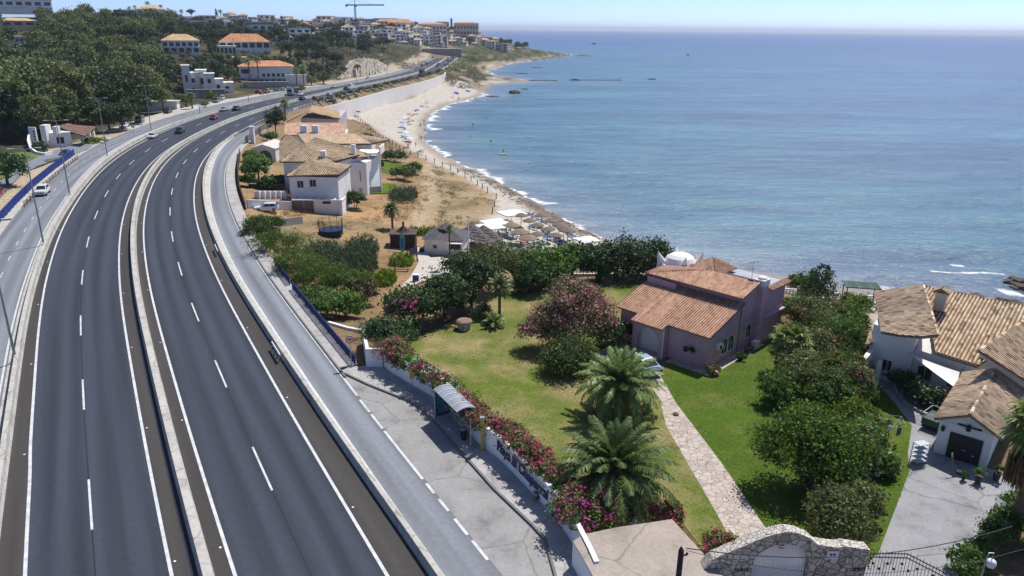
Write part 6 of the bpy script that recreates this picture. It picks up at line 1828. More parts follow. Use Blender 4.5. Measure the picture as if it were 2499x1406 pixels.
en = empty('curved_entrance_wall',P(85,385,.1),0,'white curving entrance wall with a tall tablet of dark letters','wall')
OE = Vector(en.location)
mb = MB()
cv = [P(x,y,.1)-OE for x,y in ((76,358),(73,366),(78,378),(92,386),(110,388),(128,384))]
for i,(a_,b_) in enumerate(zip(cv[:-1],cv[1:])):
 h0,h1 = [3.0,2.4,1.7,1.5,1.4,1.4][i:i+2]
 d0 = (b_-a_); d0.z = 0; d0.normalize(); n0 = Vector((-d0.y,d0.x,0))*.2
 mb.prism([((a_-n0).x,(a_-n0).y),((b_-n0).x,(b_-n0).y),((b_+n0).x,(b_+n0).y),((a_+n0).x,(a_+n0).y)],-.3,[h0,h1,h1,h0])
part('masonry',mb,M_WHITE,en)
tb = P(85,356,.1)-OE
one('tablet',M_WHITE,en,lambda m: m.box(tb.x-.9,tb.x+.9,tb.y,tb.y+.4,-.3,4.6))
one('letters',M_BLACK,en,lambda m: [m.box(tb.x+.15,tb.x+.6,tb.y-.03,tb.y,1.4+.62*k,1.75+.62*k+.1*(k % 2)) for k in range(4)])
shrub('round_bush',P(100,374,.1),[(0,0,1.3,1.7,1.5,1.3)],1500,.2,G_DARK,330,'clipped round bush inside the curving white entrance wall','bush')
shrub('round_bush',P(226,350,.1),[(0,0,.6,2.4,1.4,.8),(1.5,1.5,.6,1.5,1.2,.7)],1300,.2,G_BRIGHT,331,'bright trimmed hedge in front of the tiled porch','bush')
sd = empty('roadside_shed',G(398,268),R(8),'long low white shed with a flat sheet roof by the frontage road','shed')
one('wall',M_WHITE,sd,lambda m: m.box(-5,5,0,5,-.5,2.8)); one('roof',M_FLATR,sd,lambda m: m.box(-9,5.4,-.5,5.4,2.8,3.1))
one('gate',M_CONCG,sd,lambda m: [m.box(-10+.5*k,-9.6+.5*k,-.2,-.1,-.3,2.0) for k in range(9)])
# cliff of pale rock cut beside the road
cl = MB()
rng = np.random.default_rng(2)
cols_,rows_ = 110,14
top = [(822,192),(836,172),(852,150),(872,142),(900,142),(925,148),(942,158),(955,176),(962,186)]
tx = [t_[0] for t_ in top]
rid = sum(a_*np.abs(np.sin(np.arange(cols_+1)*f_+p_)) for a_,f_,p_ in ((1.5,.21,.4),(1.1,.53,1.2),(.7,1.1,2.0)))
V = []
for j in range(rows_+1):
 for i in range(cols_+1):
  px = 824+(960-824)*i/cols_
  yb = 199-(px-824)*(199-181)/136
  yt = np.interp(px,tx,[t_[1] for t_ in top])+1.2*math.sin(i*.7)+rng.normal(0,.5)
  v = j/rows_
  tt = 437+(px-824)*.55+8*v ** 1.2+rng.normal(0,.3)+(2.2-rid[min(cols_,max(0,int(i+3*math.sin(v*4))))])*1.05*math.sin(math.pi*(.15+.8*v))
  V.append(Q(px,yb+(min(yt,yb-2)-yb)*v,tt))
k = cols_+1
cl.add(V,[(j*k+i,j*k+i+1,(j+1)*k+i+1,(j+1)*k+i) for j in range(rows_) for i in range(cols_)])
cl.face([V[rows_*k],V[rows_*k+cols_],V[rows_*k+cols_]+Vector((4,30,-6)),V[rows_*k]+Vector((-6,30,-6))])
tag(cl.build('cliff',mat('pale_cut_rock',(.43,.385,.315),.95,.25,.18,.8,.5)),'bare pale rock face cut beside the motorway','cliff',kind='structure')
# ---------------------------------------------------------------- the town on the far hill
TP = []
def town_proto(i):
 rng = random.Random(i)
 w,d,h = rng.uniform(9,15),rng.uniform(8,11),rng.choice((3.4,6.2,6.2,8.6))
 wall = (M_TOWN,M_TOWN,M_TOWNP,M_TOWNC)[i % 4]
 o = empty('town_house',(0,0,0))
 one('wall',wall,o,lambda m: m.box(-w/2,w/2,0,d,-5,h))
 if i % 3 == 0:
  one('roof',M_FLATR,o,lambda m: m.box(-w/2-.2,w/2+.2,-.2,d+.2,h,h+.4))
 else:
  X,Y0,Y1,hr = w/2+.5,-.5,d+.5,1.8
  mbx = MB()
  A,B,C,D = (-X,Y0,h),(X,Y0,h),(X,Y1,h),(-X,Y1,h); ym = (Y0+Y1)/2; xa = X-ym-.5 if X > ym+.5 else .5
  for poly in ([A,B,(xa,ym,h+hr),(-xa,ym,h+hr)],[B,C,(xa,ym,h+hr)],[C,D,(-xa,ym,h+hr),(xa,ym,h+hr)],[D,A,(-xa,ym,h+hr)]): tile_roof(mbx,poly,1.6,.06,2,2)
  part('roof',mbx,(T_OR,MATS['tan_tiles'],T_YE)[i % 3],o)
 for f in range(int(h // 2.8)):
  for k in range(3):
   x = -w/2+w*(k+.5)/3
   one('window',M_GLASS,o,lambda m: m.box(x-w*.1,x+w*.1,-.05,.02,f*2.8+.6,f*2.8+2.3))
 return o
PROT = [town_proto(i) for i in range(9)]
_used2 = set()
TROWS = [(430,760,70,9),(470,800,82,9),(520,860,60,9),(620,900,92,8),(690,830,76,8),(700,800,104,4),(760,1010,64,10),(860,1010,80,10),(900,1030,96,8),(970,1100,106,8),(980,1110,86,10),(1020,1170,96,9),(1060,1200,108,7),(1130,1240,92,7),(1140,1230,104,6),(230,420,34,7),(120,260,26,4),(840,960,100,4)]
trn = random.Random(4)
TLAB = ['flat roofed white house in the hillside town','orange roofed pale house in the hillside town','tan roofed house in the hillside town']
for x0,x1,y,n in TROWS:
 n = int(n*2.3)
 for i in range(n):
  px = x0+(x1-x0)*(i+.5)/n+trn.uniform(-8,8)
  p = G(px,y+trn.uniform(-5,5))
  if p.y > 1500 or p.y < 480: continue
  k = trn.choice((0,0,3,3,6,6,1,2,4,5,7,8))
  pr = PROT[k]
  rz = math.atan2(-p.x,p.y)+trn.uniform(-.5,.5)
  sc = trn.uniform(.85,1.25)
  lab = TLAB[k % 3]
  if k not in _used2:
   _used2.add(k); pr.location,pr.rotation_euler,pr.scale = p,(0,0,rz),(sc,)*3
   tag(pr,lab,'house','houses of the hillside town')
  else: copy_tree(pr,p,rz,sc,lab,'house','houses of the hillside town')
for a in (('apartment_block','long terracotta and white terraced apartment block below the crane',838,965,92,68,66,850),('apartment_block','pinkish stepped apartment block right of the crane',920,1012,84,58,50,880),('apartment_block','long pink and white apartment block right of the stepped one',1020,1090,84,62,58,900),('apartment_block','tan apartment block beside the thin dark tower',1068,1096,80,56,54,960),('apartment_block','stepped terracotta apartment block at the seaward end of the town',1108,1168,88,60,57,980),('apartment_block','white block under the tan roof in the middle of the town',730,800,88,68,66,800),('apartment_block','white block with grey bays left of the scrub hill',640,720,92,74,72,760)):
 nm,lab,x0,x1,yb,ye,yr,t = a
 px_house(nm,lab,x0,x1,yb,ye,yr,t,16,M_TOWNP if 'pink' in lab or 'terra' in lab else (M_TOWNC if 'tan' in lab else M_TOWN),T_OR if 'terra' in lab or 'pink' in lab else T_YE,'hip',row(8,.14,.34,.5)+row(8,.58,.78,.5),cat='building',band=(.45,.92))
px_house('blue_building','bright blue building beside the far end of the motorway',1064,1088,112,98,97,900,10,mat('bright_blue_wall',(.05,.15,.42),.7),M_FLATR,'flat',row(3,.3,.7),cat='building')
px_house('white_block','long white building above the far road bridge',1010,1058,122,106,104,860,10,M_TOWN,M_FLATR,'flat',row(8,.2,.45)+row(8,.6,.85),cat='building')
px_house('road_bridge','concrete road bridge crossing over the far end of the motorway',1030,1126,134,121,120,800,10,M_CONCG,M_CONC,'flat',cat='bridge')
tw = empty('dark_tower',G(1102,84),0,'thin dark tower rising above the tan apartment block','tower')
one('shaft',mat('dark_tower_paint',(.06,.07,.10),.7),tw,lambda m: m.box(-1.2,1.2,-1.2,1.2,-6,20)); one('cap',M_BLACK,tw,lambda m: m.box(-1.5,1.5,-1.5,1.5,20,21))
cr = empty('tower_crane',Q(869,72,800),math.atan2(-Q(869,72,800).x,800)+.05,'tower crane standing against the sky above the town','crane')
kz = 800/FPX
def lattice(m,a,b,w,n):
 a,b = Vector(a),Vector(b); d = (b-a).normalized(); x = d.orthogonal().normalized()*w; y = d.cross(x).normalized()*w
 cs = [x+y,x-y,-x-y,-x+y]
 for c in cs: m.bar(a+c,b+c,.28)
 for i in range(n):
  p,q = a.lerp(b,i/n),a.lerp(b,(i+1)/n)
  for k in range(4): m.bar(p+cs[k],q+cs[(k+1) % 4],.2)
M_CRANE = mat('crane_steel',(.10,.11,.14),.6)
one('mast',M_CRANE,cr,lambda m: lattice(m,(0,0,-8),(0,0,24),.7,14)); one('jib',M_CRANE,cr,lambda m: lattice(m,(-9.5,0,24.4),(31,0,25.0),.45,24))
one('apex',M_CRANE,cr,lambda m: (m.bar((0,0,24),(0,0,29),.6),m.bar((0,0,29),(20,0,25.2),.15),m.bar((0,0,29),(-9,0,24.8),.15)))
one('counterweight',M_CONCG,cr,lambda m: m.box(-9.8,-7.5,-.7,.7,22.6,24.4)); one('cab',M_CRANE,cr,lambda m: m.box(.6,2.0,-.8,.6,22.5,24.2))
# palms and trees among the town
SP = None
for i,(px,py,h) in enumerate(((295,20,12),(318,24,13),(332,26,14),(345,30,10),(357,28,12),(365,32,16),(390,34,10),(396,36,14),(420,42,11),(424,40,9),(446,44,12),(541,46,13),(563,56,10),(600,58,9),(622,60,10),(671,62,11),(719,68,11),(740,70,12),(957,78,8),(1180,92,8),(1200,94,7))):
 p = G(px,py+14)
 if SP is None:
  SP = date_palm('skyline_palm',p,11,2.8,26,400,'tall slim palm standing against the sky above the town','palms on the skyline',.3,.9,12,dry=False); continue
 copy_tree(SP,p,i,(h/11,h/11,h/11),'tall slim palm standing against the sky above the town','palm','palms on the skyline')
for i,(px,py,kind,sc) in enumerate([(690,78,'cypress',1.4),(722,84,'pine',1.2),(841,86,'cypress',1.6),(838,88,'pine',.9),(530,50,'cypress',1.2),(468,46,'pine',1.0)]+[(trn.uniform(440,1180),trn.uniform(70,112),trn.choice(('broad','pine','bush','bush')),trn.uniform(.7,1.2)) for _ in range(85)]):
 p = G(px,py)
 if p.y < 480 or p.y > 1500: continue
 place_tree(kind,p,sc,_rng,'dark tree among the houses of the hillside town' if kind != 'bush' else 'round bush among the houses of the hillside town')['group'] = 'trees among the town houses'
for i,(px,py,kind,sc) in enumerate([(trn.uniform(1195,1290),trn.uniform(108,122),'broad',trn.uniform(.8,1.2)) for _ in range(22)]):
 place_tree('broad',G(px,py),sc,_rng,'dark tree in the grove on the headland beyond the town')['group'] = 'trees on the headland'
# ================================================================ road furniture
def road_thing(name,label,cat,parts_,s0=0,group=None):
 o = empty(name,(0,0,0),0,label,cat,group)
 for nm,m,fn in parts_: one(nm,m,o,fn)
 return o
JER = [(-.40,0),(-.30,.28),(-.25,.86),(.25,.86),(.30,.28),(.40,0)]
road_thing('median_barrier','long pale concrete barrier dividing the two carriageways','barrier',[('barrier_wall',M_CONC,lambda m: sweep_mb(m,0,JER,-45,_END))])
ribbon('drain_strip',lambda s: -.70,lambda s: -.63,-45,300,0.02,M_CONC)
road_thing('side_barrier','long pale concrete barrier between the motorway and the left service road','barrier',[('barrier_wall',M_CONC,lambda m: sweep_mb(m,F_lbR,lambda s: [(0,0),(-.1,.3),(-.14,.8),(-.5,.8),(-.56,.3),(-.66,0)],-45,480))])
mb = MB(); sweep_mb(mb,F_lbR,lambda s: [(-.5,0),(-.5,.07),(float(F_lbL(s)-F_lbR(s))-.3,.07),(float(F_lbL(s)-F_lbR(s))-.3,0)],-45,480)
tag(mb.build('verge_strip',M_CONC),kind='structure')
road_thing('side_barrier','pale concrete barrier between the motorway and the right service road','barrier',[('barrier_wall',M_CONC,lambda m: sweep_mb(m,F_kL,lambda s: [(0,0),(.10,.3),(.14,.62),(.46,.62),(.52,.3),(float(F_kR(s)-F_kL(s))-.02,.03),(float(F_kR(s)-F_kL(s))-.02,0)],-40,196))])
road_thing('side_barrier','low pale concrete barrier along the sea side of the far motorway','barrier',[('barrier_wall',M_CONC,lambda m: sweep_mb(m,lambda s: F_L4(s)+1.2,[(0,0),(.05,.7),(.35,.7),(.4,0)],262,_END,4))])
def posts_fence(name,label,m,f_off,s0,s1,step,h,rails,group=None):
 o = empty(name,road(s0,f_off(s0)),0,label,'fence',group)
 b = Vector(o.location)
 n = int((s1-s0)/step)
 for k in range(n+1):
  p = road(s0+(s1-s0)*k/n,f_off(s0+(s1-s0)*k/n))-b
  one('post',m,o,lambda q,p=p: q.box(p.x-.06,p.x+.06,p.y-.06,p.y+.06,0,h))
 for z in rails:
  one('rail',m,o,lambda q,z=z: [q.bar(road(s0+(s1-s0)*k/n,f_off(s0))-b+Vector((0,0,z)),road(s0+(s1-s0)*(k+1)/n,f_off(s0))-b+Vector((0,0,z)),.07) for k in range(n)])
 return o
posts_fence('post_rail_fence','timber post and rail fence along the sea side of the far motorway',M_WOOD,lambda s: float(F_L4(s))+1.9,268,500,4,1.1,(.5,1.0))
# long white wall holding the road above the beach
wt = [P(x,y,.3) for x,y in BW_PX]
bw = empty('white_beach_wall',wt[0],0,'long plain white retaining wall between the motorway and the beach','wall')
def bwf(m):
 for a,b in zip(wt[:-1],wt[1:]):
  d = (b-a); d.z = 0; d.normalize(); n = Vector((-d.y,d.x,0))*.5
  q = [a-wt[0],b-wt[0],b-wt[0]+n,a-wt[0]+n]
  m.prism([(v.x,v.y) for v in q],-8.5,0)
one('masonry',mat('sunlit_white_wall',(.74,.70,.66),.9,.05,.1),bw,bwf)  # one even warm white over the whole wall
# blue railings
def railing(name,label,pts,h,m,pan=0.14,cat='railing',base=0.14):
 o = empty(name,pts[0],0,label,cat)
 L = [p-pts[0] for p in pts]
 one('top_rail',m,o,lambda q: [q.bar(a+Vector((0,0,h)),b+Vector((0,0,h)),.07) for a,b in zip(L[:-1],L[1:])])
 one('bottom_rail',m,o,lambda q: [q.bar(a+Vector((0,0,base+.1)),b+Vector((0,0,base+.1)),.05) for a,b in zip(L[:-1],L[1:])])
 def bars(q):
  for a,b in zip(L[:-1],L[1:]):
   n = int((b-a).length/pan)
   for k in range(n):
    p = a.lerp(b,(k+.5)/n); q.box(p.x-.03,p.x+.03,p.y-.03,p.y+.03,base+.1,h)
 one('bars',m,o,bars)
 for a,b in zip(L[:-1],L[1:]):
  n = max(1,int((b-a).length/2.4))
  for k in range(n+(1 if b is L[-1] else 0)):
   p = a.lerp(b,k/n); one('post',m,o,lambda q,p=p: q.box(p.x-.05,p.x+.05,p.y-.05,p.y+.05,0,h+.03))
 return o
railing('blue_railing','dark blue railing on the pavement edge ending at the speed sign',[road(s,15.95) for s in (24.3,30,36,42,48)],1.12,M_BLUE)
railing('blue_railing','shorter dark blue railing farther along the pavement beyond the gap',[road(s,16.0) for s in (49.8,54,58.5)],1.12,M_BLUE)
railing('blue_fence','long bright blue fence between the left service road and the side lane',[P(x,y,.1) for x,y in ((-30,585),(0,545),(40,500),(80,460),(130,418),(150,403),(170,388),(182,380))],1.5,mat('bright_blue_metal',(.03,.05,.22),.5,.2,1),.12)
railing('timber_rail','low brown rail on the verge of the left service road',[P(x,y,.05) for x,y in ((60,505),(100,462),(150,420),(190,388))],.8,M_WOOD,2.0,'railing')
# lamp posts
def lamp_post(at,h,label,arms,rz):
 o = empty('street_lamp',at,rz,label,'street lamp','street lamps beside the motorway')
 one('base_plate',M_CONC,o,lambda m: m.lathe([(.3,-.1),(.28,.12),(.14,.2)],8))
 one('pole',M_STEEL,o,lambda m: m.tube([(0,0,0),(0,0,h*.5),(0,0,h)],[.125,.095,.07],8))
 for sg in arms:
  a = one('arm',M_STEEL,o,lambda m: m.tube([(0,0,h-.05),(sg*.7,0,h+.06),(sg*1.3,0,h+.1)],[.045,.04,.035],6))
  one('lamp_head',M_CONC,a,lambda m: (m.box(sg*1.2-(.0 if sg > 0 else .75),sg*1.2+(.75 if sg > 0 else 0),-.17,.17,h+.02,h+.16)))
 return o
for i,(px,py,h,arms,lab) in enumerate(((40,884,13.0,(1,-1),'nearest street lamp, its pole leaving the picture at the left edge'),(107,598,13.2,(1,-1),'second street lamp from the camera, beside the white car'),(170,475,13.0,(1,-1),'third street lamp from the camera, in front of the gatehouse'),(262,380,13.0,(1,-1),'twin armed street lamp standing right of the gatehouse'),(369,318,12.5,(1,-1),'twin armed street lamp by the speed sign of the left carriageway'),(488,276,12.5,(1,-1),'twin armed street lamp before the white stepped building'),(607,247,10.5,(1,-1),'street lamp in front of the car park wall'),(870,207,13.0,(-1,1),'street lamp at the left end of the pale cliff'),(1008,163,12,(-1,1),'farthest street lamp near the road bridge'),(945,185,11,(1,-1),'street lamp at the right end of the pale cliff'))):
 p = P(px,py,.05); s,o_ = so(p.x,p.y)
 lamp_post(p,h,lab,arms,heading(float(s[0]))+math.pi/2)
def text_mesh(name,body,size,ext,m,parent,M,shear=0.0,width=None,font_bold=0.0):
 cu = bpy.data.curves.new(name,'FONT')
 cu.body,cu.size,cu.extrude,cu.shear = body,size,ext,shear
 cu.align_x,cu.align_y = 'CENTER','CENTER'
 cu.offset = font_bold
 tmp = bpy.data.objects.new(name + '_tmp',cu)
 COL.objects.link(tmp)
 bpy.context.view_layer.update()
 me = bpy.data.meshes.new_from_object(tmp.evaluated_get(bpy.context.evaluated_depsgraph_get()))
 bpy.data.objects.remove(tmp)
 xs = [v.co.x for v in me.vertices]
 if width: me.transform(Matrix.Diagonal((width/(max(xs)-min(xs)),1,1,1)))
 me.transform(M)
 me.materials.clear(); me.materials.append(m)
 return link(name,me,parent)
def face_cam(p): return math.atan2(-p.x,p.y)
# speed sign 40
sg = P(858,893,.14)
sp = empty('speed_sign',sg,face_cam(sg)-.15,'round red rimmed 40 speed limit sign by the blue railing','road sign')
one('pole',M_STEEL,sp,lambda m: m.tube([(0,0,0),(0,0,2.9)],.04,6))
Rx = Matrix.Rotation(R(90),4,'X')
def disc(m,r,y,z,n=20): m.face([(r*math.cos(2*math.pi*k/n),y,z+r*math.sin(2*math.pi*k/n)) for k in range(n)])
dk = one('disc',M_PLASTW,sp,lambda m: m.tube([(0,-.05,2.6),(0,-.035,2.6)],[.36,.36],20))
def ring(m):
 n = 24
 for k in range(n):
  a0,a1 = 2*math.pi*k/n,2*math.pi*(k+1)/n
  m.face([(r*math.cos(a),-.058,2.6+r*math.sin(a)) for r,a in ((.27,a0),(.36,a0),(.36,a1),(.27,a1))])
one('red_rim',mat('sign_red',(.55,.03,.04),.5),dk,ring)
text_mesh('numerals','40',.34,.004,M_BLACK,dk,Matrix.Translation((0,-.062,2.6)) @ Rx,font_bold=.012)
for px,py,lab in ((328,334,'round prohibition sign on the concrete strip left of the motorway'),):
 p = P(px,py,.05); o = empty('road_sign',p,face_cam(p),lab,'road sign')
 one('pole',M_STEEL,o,lambda m: m.tube([(0,0,0),(0,0,3.0)],.05,6)); d_ = one('disc',mat('sign_red',(.55,.03,.04)),o,lambda m: m.tube([(0,-.05,2.9),(0,0,2.9)],[.5,.5],16))
 one('face',M_PLASTW,d_,lambda m: disc(m,.34,-.055,2.9,16))
for px,py,lab in ((676,868,'short white guard rail bolted beside the right shoulder'),(529,615,'second short guard rail farther up the right shoulder')):
 p = P(px,py,.02); s,_o = so(p.x,p.y)
 o = empty('guard_rail',road(float(s[0]),float(F_kL(s[0]))-.25),heading(float(s[0])),lab,'guard rail','short guard rails on the right shoulder')
 one('beam',M_PLASTW,o,lambda m: m.box(-1.7,1.7,-.04,.04,.55,.85))
 for x in (-1.5,-.5,.5,1.5): one('post',M_STEEL,o,lambda m,x=x: m.box(x-.05,x+.05,.04,.12,0,.8))
# ================================================================ the garden wall, lettering, shelter, gateway
gw = empty('garden_wall',wallb[0],0,'white garden wall along the pavement topped with oleanders','wall')
def gwf(m):
 for a,b in zip(wallb[:-1],wallb[1:]):
  d = (b-a).normalized(); n = Vector((-d.y,d.x,0))*.28
  if n.x < 0: n = -n
  q = [a-wallb[0],b-wallb[0]+d*.02,b-wallb[0]+n+d*.02,a-wallb[0]+n]
  m.prism([(v.x,v.y) for v in q],-.4,1.9)
one('masonry',M_WHITE,gw,gwf)
one('side_return',M_WHITE,gw,lambda m: m.prism([(0,0),(.3,0),(P(893,850,-.8)-wallb[0]).to_tuple()[:2],((P(893,850,-.8)-wallb[0]).x-.3,(P(893,850,-.8)-wallb[0]).y)],-1.5,[1.9,1.9,1.0,1.0]))
pxwall('ramp_wall',[(803,806),(850,820),(893,828)],-1.2,1.0,.3,M_WHITE,'low white wall behind the blue railing at the top of the beach ramp')
drape('lawn',[(858,880),(890,840),(905,850),(893,880),(878,890)],-.7,M_LAWN,.08,follow=False)
def spot_on_wall(px,py,z):
 """distance along the wall of the face point seen at a picture point"""
 best = None
 for i in range(400):
  d = WLEN*i/399
  p,q = along(wallb,d)
  x,y,_ = to_px((p.x,p.y,z))
  e = (x-px) ** 2+(y-py) ** 2
  if best is None or e < best[0]: best = (e,d)
 return best[1]
d0,d1 = spot_on_wall(1206,1098,1.15),spot_on_wall(1338,1213,1.15)
pa,pb = along(wallb,d0)[0],along(wallb,d1)[0]
dirw = (pb-pa).normalized(); nw = Vector((dirw.y,-dirw.x,0))
if nw.x > 0: nw = -nw
dev = max(((along(wallb,d0+(d1-d0)*k/20)[0]-pa).dot(nw)) for k in range(21))
mid = (pa+pb)/2
le = empty('wall_lettering',mid+Vector((0,0,1.18)),0,'dark iron letters reading Playa El Chaparral on the white garden wall','lettering')
ang = math.atan2(dirw.y,dirw.x)
text_mesh('letters','Playa El Chaparral',1.05,.02,M_DARKBLUE,le,Matrix.Translation(nw*(dev+.05)) @ Matrix.Rotation(ang,4,'Z') @ Rx,.12,(pb-pa).length,.022)
one('fixing_rail',M_DARKBLUE,le,lambda m: (m.bar(-dirw*(pb-pa).length/2+nw*(dev+.03)+Vector((0,0,-.33)),dirw*(pb-pa).length/2+nw*(dev+.03)+Vector((0,0,-.33)),.03),m.bar(-dirw*(pb-pa).length/2+nw*(dev+.03)+Vector((0,0,.42)),dirw*(pb-pa).length*.45+nw*(dev+.03)+Vector((0,0,.42)),.03)))
# bus shelter
sA,sB = P(1059,954,2.55),P(1114,1008,2.55)
u_ = (sB-sA); u_.z = 0; SL = u_.length; u_.normalize()
SA = math.atan2(u_.y,u_.x)
bs = empty('bus_shelter',Vector((sA.x,sA.y,.14)),SA,'bus shelter with a curved translucent roof in front of the white wall','bus shelter')
SW = 1.55
def roofc(m):
 n = 8
 for i in range(n):
  a0,a1 = i/n,(i+1)/n
  f = lambda t: (SW*t,2.38+.32*math.sin(math.pi*(.12+.8*t)))
  (y0,z0),(y1,z1) = f(a0),f(a1)
  m.face([(-.1,y0,z0),(SL+.1,y0,z0),(SL+.1,y1,z1),(-.1,y1,z1)])
  m.face([(-.1,y0,z0-.03),(-.1,y1,z1-.03),(SL+.1,y1,z1-.03),(SL+.1,y0,z0-.03)])
one('roof',mat('smoked_polycarbonate',(.30,.32,.35),.25,.1,1,spec=.6),bs,roofc)
for k in range(6):
 x = SL*k/5
 def rib(m,x=x):
  pts = [(x,SW*t/8,2.40+.32*math.sin(math.pi*(.12+.8*t/8))) for t in range(9)]
  for a,b in zip(pts[:-1],pts[1:]): m.bar(a,b,.05,.06)
 one('roof_rib',M_PLASTW,bs,rib)
for x in (0,SL): one('post',M_STEEL,bs,lambda m,x=x: m.box(x-.05,x+.05,SW-.1,SW,0,2.5))
one('post',M_STEEL,bs,lambda m: m.box(-.05,.05,0,.1,0,2.5)); one('post',M_STEEL,bs,lambda m: m.box(SL*.62,SL*.62+.09,SW-.1,SW,0,2.5))
one('back_panel',mat('shelter_glass',(.42,.45,.47),.15,.05,1,spec=.6),bs,lambda m: (m.box(.1,SL*.6,SW-.06,SW-.04,.3,2.2),m.box(SL*.66,SL-.1,SW-.06,SW-.04,.3,2.2)))
sp_n = one('side_panel',mat('dark_frame',(.05,.055,.06),.5),bs,lambda m: m.box(-.06,.06,.1,SW-.1,.15,2.35))
one('poster',mat('sea_blue_poster',(.05,.16,.26),.4,.7,2.5),sp_n,lambda m: (m.box(.06,.075,.2,SW-.2,.45,2.1),m.box(-.075,-.06,.2,SW-.2,.45,2.1)))
one('bench',M_STEEL,bs,lambda m: (m.box(.4,SL-.3,SW-.5,SW-.12,.42,.48),m.box(.6,.66,SW-.4,SW-.2,0,.42),m.box(SL-.7,SL-.64,SW-.4,SW-.2,0,.42)))
p = P(1132,1072,.14)
tb_ = empty('litter_bin',p,0,'black litter bin at the near end of the bus shelter','bin')
one('body',M_BLACK,tb_,lambda m: m.lathe([(.2,0),(.25,.3),(.27,.85),(.27,.9)],10)); one('rim',M_STEEL,tb_,lambda m: m.lathe([(.29,.88),(.29,.95),(.2,.97)],10))
p = P(1177,1098,.14)
yp = empty('yellow_post',p,0,'tall yellow post against the garden wall beside the shelter','post')
one('shaft',M_YELLOW,yp,lambda m: m.box(-.13,.13,-.1,.1,0,2.5)); one('cap',M_STEEL,yp,lambda m: m.box(-.16,.16,-.12,.12,2.5,2.68))
one('panel_post',M_STEEL,yp,lambda m: m.box(-.9,-.82,.3,.36,0,2.3))
p = P(1007,957,.14)
bst = empty('bus_stop_sign',p,face_cam(p),'yellow bus stop sign on a thin post before the white wall','sign')
one('pole',M_STEEL,bst,lambda m: m.tube([(0,0,0),(0,0,1.9)],.035,6)); one('plate',M_YELLOW,bst,lambda m: m.prism([(-.2,-.05),(.2,-.05),(.2,-.02),(-.2,-.02)],1.25,2.1))
# flat roofed outbuilding at the corner
FT = [P(x,y,1.75) for x,y in ((1398,1322),(1425,1305),(1505,1288),(1640,1268),(1735,1372),(1800,1450),(1480,1470),(1438,1390))]
fo = empty('flat_outbuilding',Vector((FT[0].x,FT[0].y,0)),0,'low outbuilding with a dusty flat roof behind the end of the white wall','outbuilding')
FL_ = [(p.x-FT[0].x,p.y-FT[0].y) for p in FT]
one('wall',M_WHITE,fo,lambda m: m.prism([(x,y) for x,y in FL_],-.4,1.70)); one('roof',M_EARTH,fo,lambda m: m.prism(FL_,1.705,1.78))
# stone gateway
gA,gB = P(1740,1368,2.3),P(2121,1346,2.5)
gu = (gB-gA); gu.z = 0; gu.normalize(); gn = Vector((gu.y,-gu.x,0))
if gn.y > 0: gn = -gn
def vp(px,py):
 r = Vector(ray(px,py)); o = Vector((0,0,CAM_H))
 t = (Vector((gA.x,gA.y,0))-o).dot(gn)/r.dot(gn)
 p = o+r*t
 return ((p-gA).dot(gu),p.z)
sgw = empty('stone_gateway',Vector((gA.x,gA.y,0)),math.atan2(gu.y,gu.x),'rubble stone gateway wall with a raised arch over the white gate','gateway')
top_ = [vp(*q) for q in ((1690,1425),(1707,1404),(1738.7,1367.5),(1779,1350),(1823,1332),(1855,1318),(1890,1306),(1920,1300.5),(1946,1304),(1974.6,1316),(1992,1332),(2040,1339),(2061,1336),(2121,1344.6))]
arc_ = [vp(*q) for q in ((1839,1367),(1856.7,1348),(1885,1332),(1915,1328),(1946.5,1332),(1971,1348),(1975,1367))]
top_[0] = (top_[0][0]-1.0,.6)
xl,xr = arc_[0][0],arc_[-1][0]
def tz(x): return float(np.interp(x,[q[0] for q in top_],[q[1] for q in top_]))
def az(x): return float(np.interp(x,[q[0] for q in arc_],[q[1] for q in arc_]))
def gwall(m):
 xs = sorted(set(list(np.arange(top_[0][0],top_[-1][0],.25))+[xl,xr,top_[-1][0]]))
 th = .55
 for a,b in zip(xs[:-1],xs[1:]):
  inside_ = a >= xl-1e-6 and b <= xr+1e-6
  za,zb = (az(a),az(b)) if inside_ else (-.4,-.4)
  m.prism([(a,0),(b,0),(b,th),(a,th)],[za,zb,zb,za],[tz(a),tz(b),tz(b),tz(a)])
one('stone_wall',M_STONE,sgw,gwall)
one('coping',stone_mat('pale_coping_stone',[(.50,.46,.40),(.62,.58,.52),(.55,.50,.44)],4,(.2,.17,.14),.06,.8),sgw,lambda m: [m.bar((a[0],.27,a[1]+.05),(b[0],.27,b[1]+.05),.66,.13) for a,b in zip(top_[1:-1],top_[2:])])
gt_ = one('gate',M_WHITE,sgw,lambda m: [m.prism([(xl+.14*k,.3),(xl+.14*k+.115,.3),(xl+.14*k+.115,.35),(xl+.14*k,.35)],-.3,[az(xl+.14*k+d) for d in (0,.115,.115,0)]) for k in range(int((xr-xl)/.14))]+[m.box(xl,xr,.355,.40,-.3,1.6)],'white slatted gate filling the arch')
one('badge',mat('red_badge',(.5,.08,.05),.5),gt_,lambda m: m.box(arc_[3][0]-.13,arc_[3][0]+.13,.26,.29,arc_[3][1]-.5,arc_[3][1]-.2)); one('badge_band',M_PLASTW,gt_,lambda m: m.box(arc_[3][0]-.12,arc_[3][0]+.12,.24,.258,arc_[3][1]-.4,arc_[3][1]-.31))
hx,hz_ = vp(2031,1354)
pq = one('plaque',M_PLASTW,sgw,lambda m: m.box(hx-.3,hx+.3,-.04,0,hz_-.25,hz_+.25))
one('plaque_marks',M_BLACK,pq,lambda m: (m.box(hx-.16,hx-.03,-.055,-.04,hz_-.02,hz_+.1),m.box(hx+.03,hx+.16,-.055,-.04,hz_-.02,hz_+.1)))
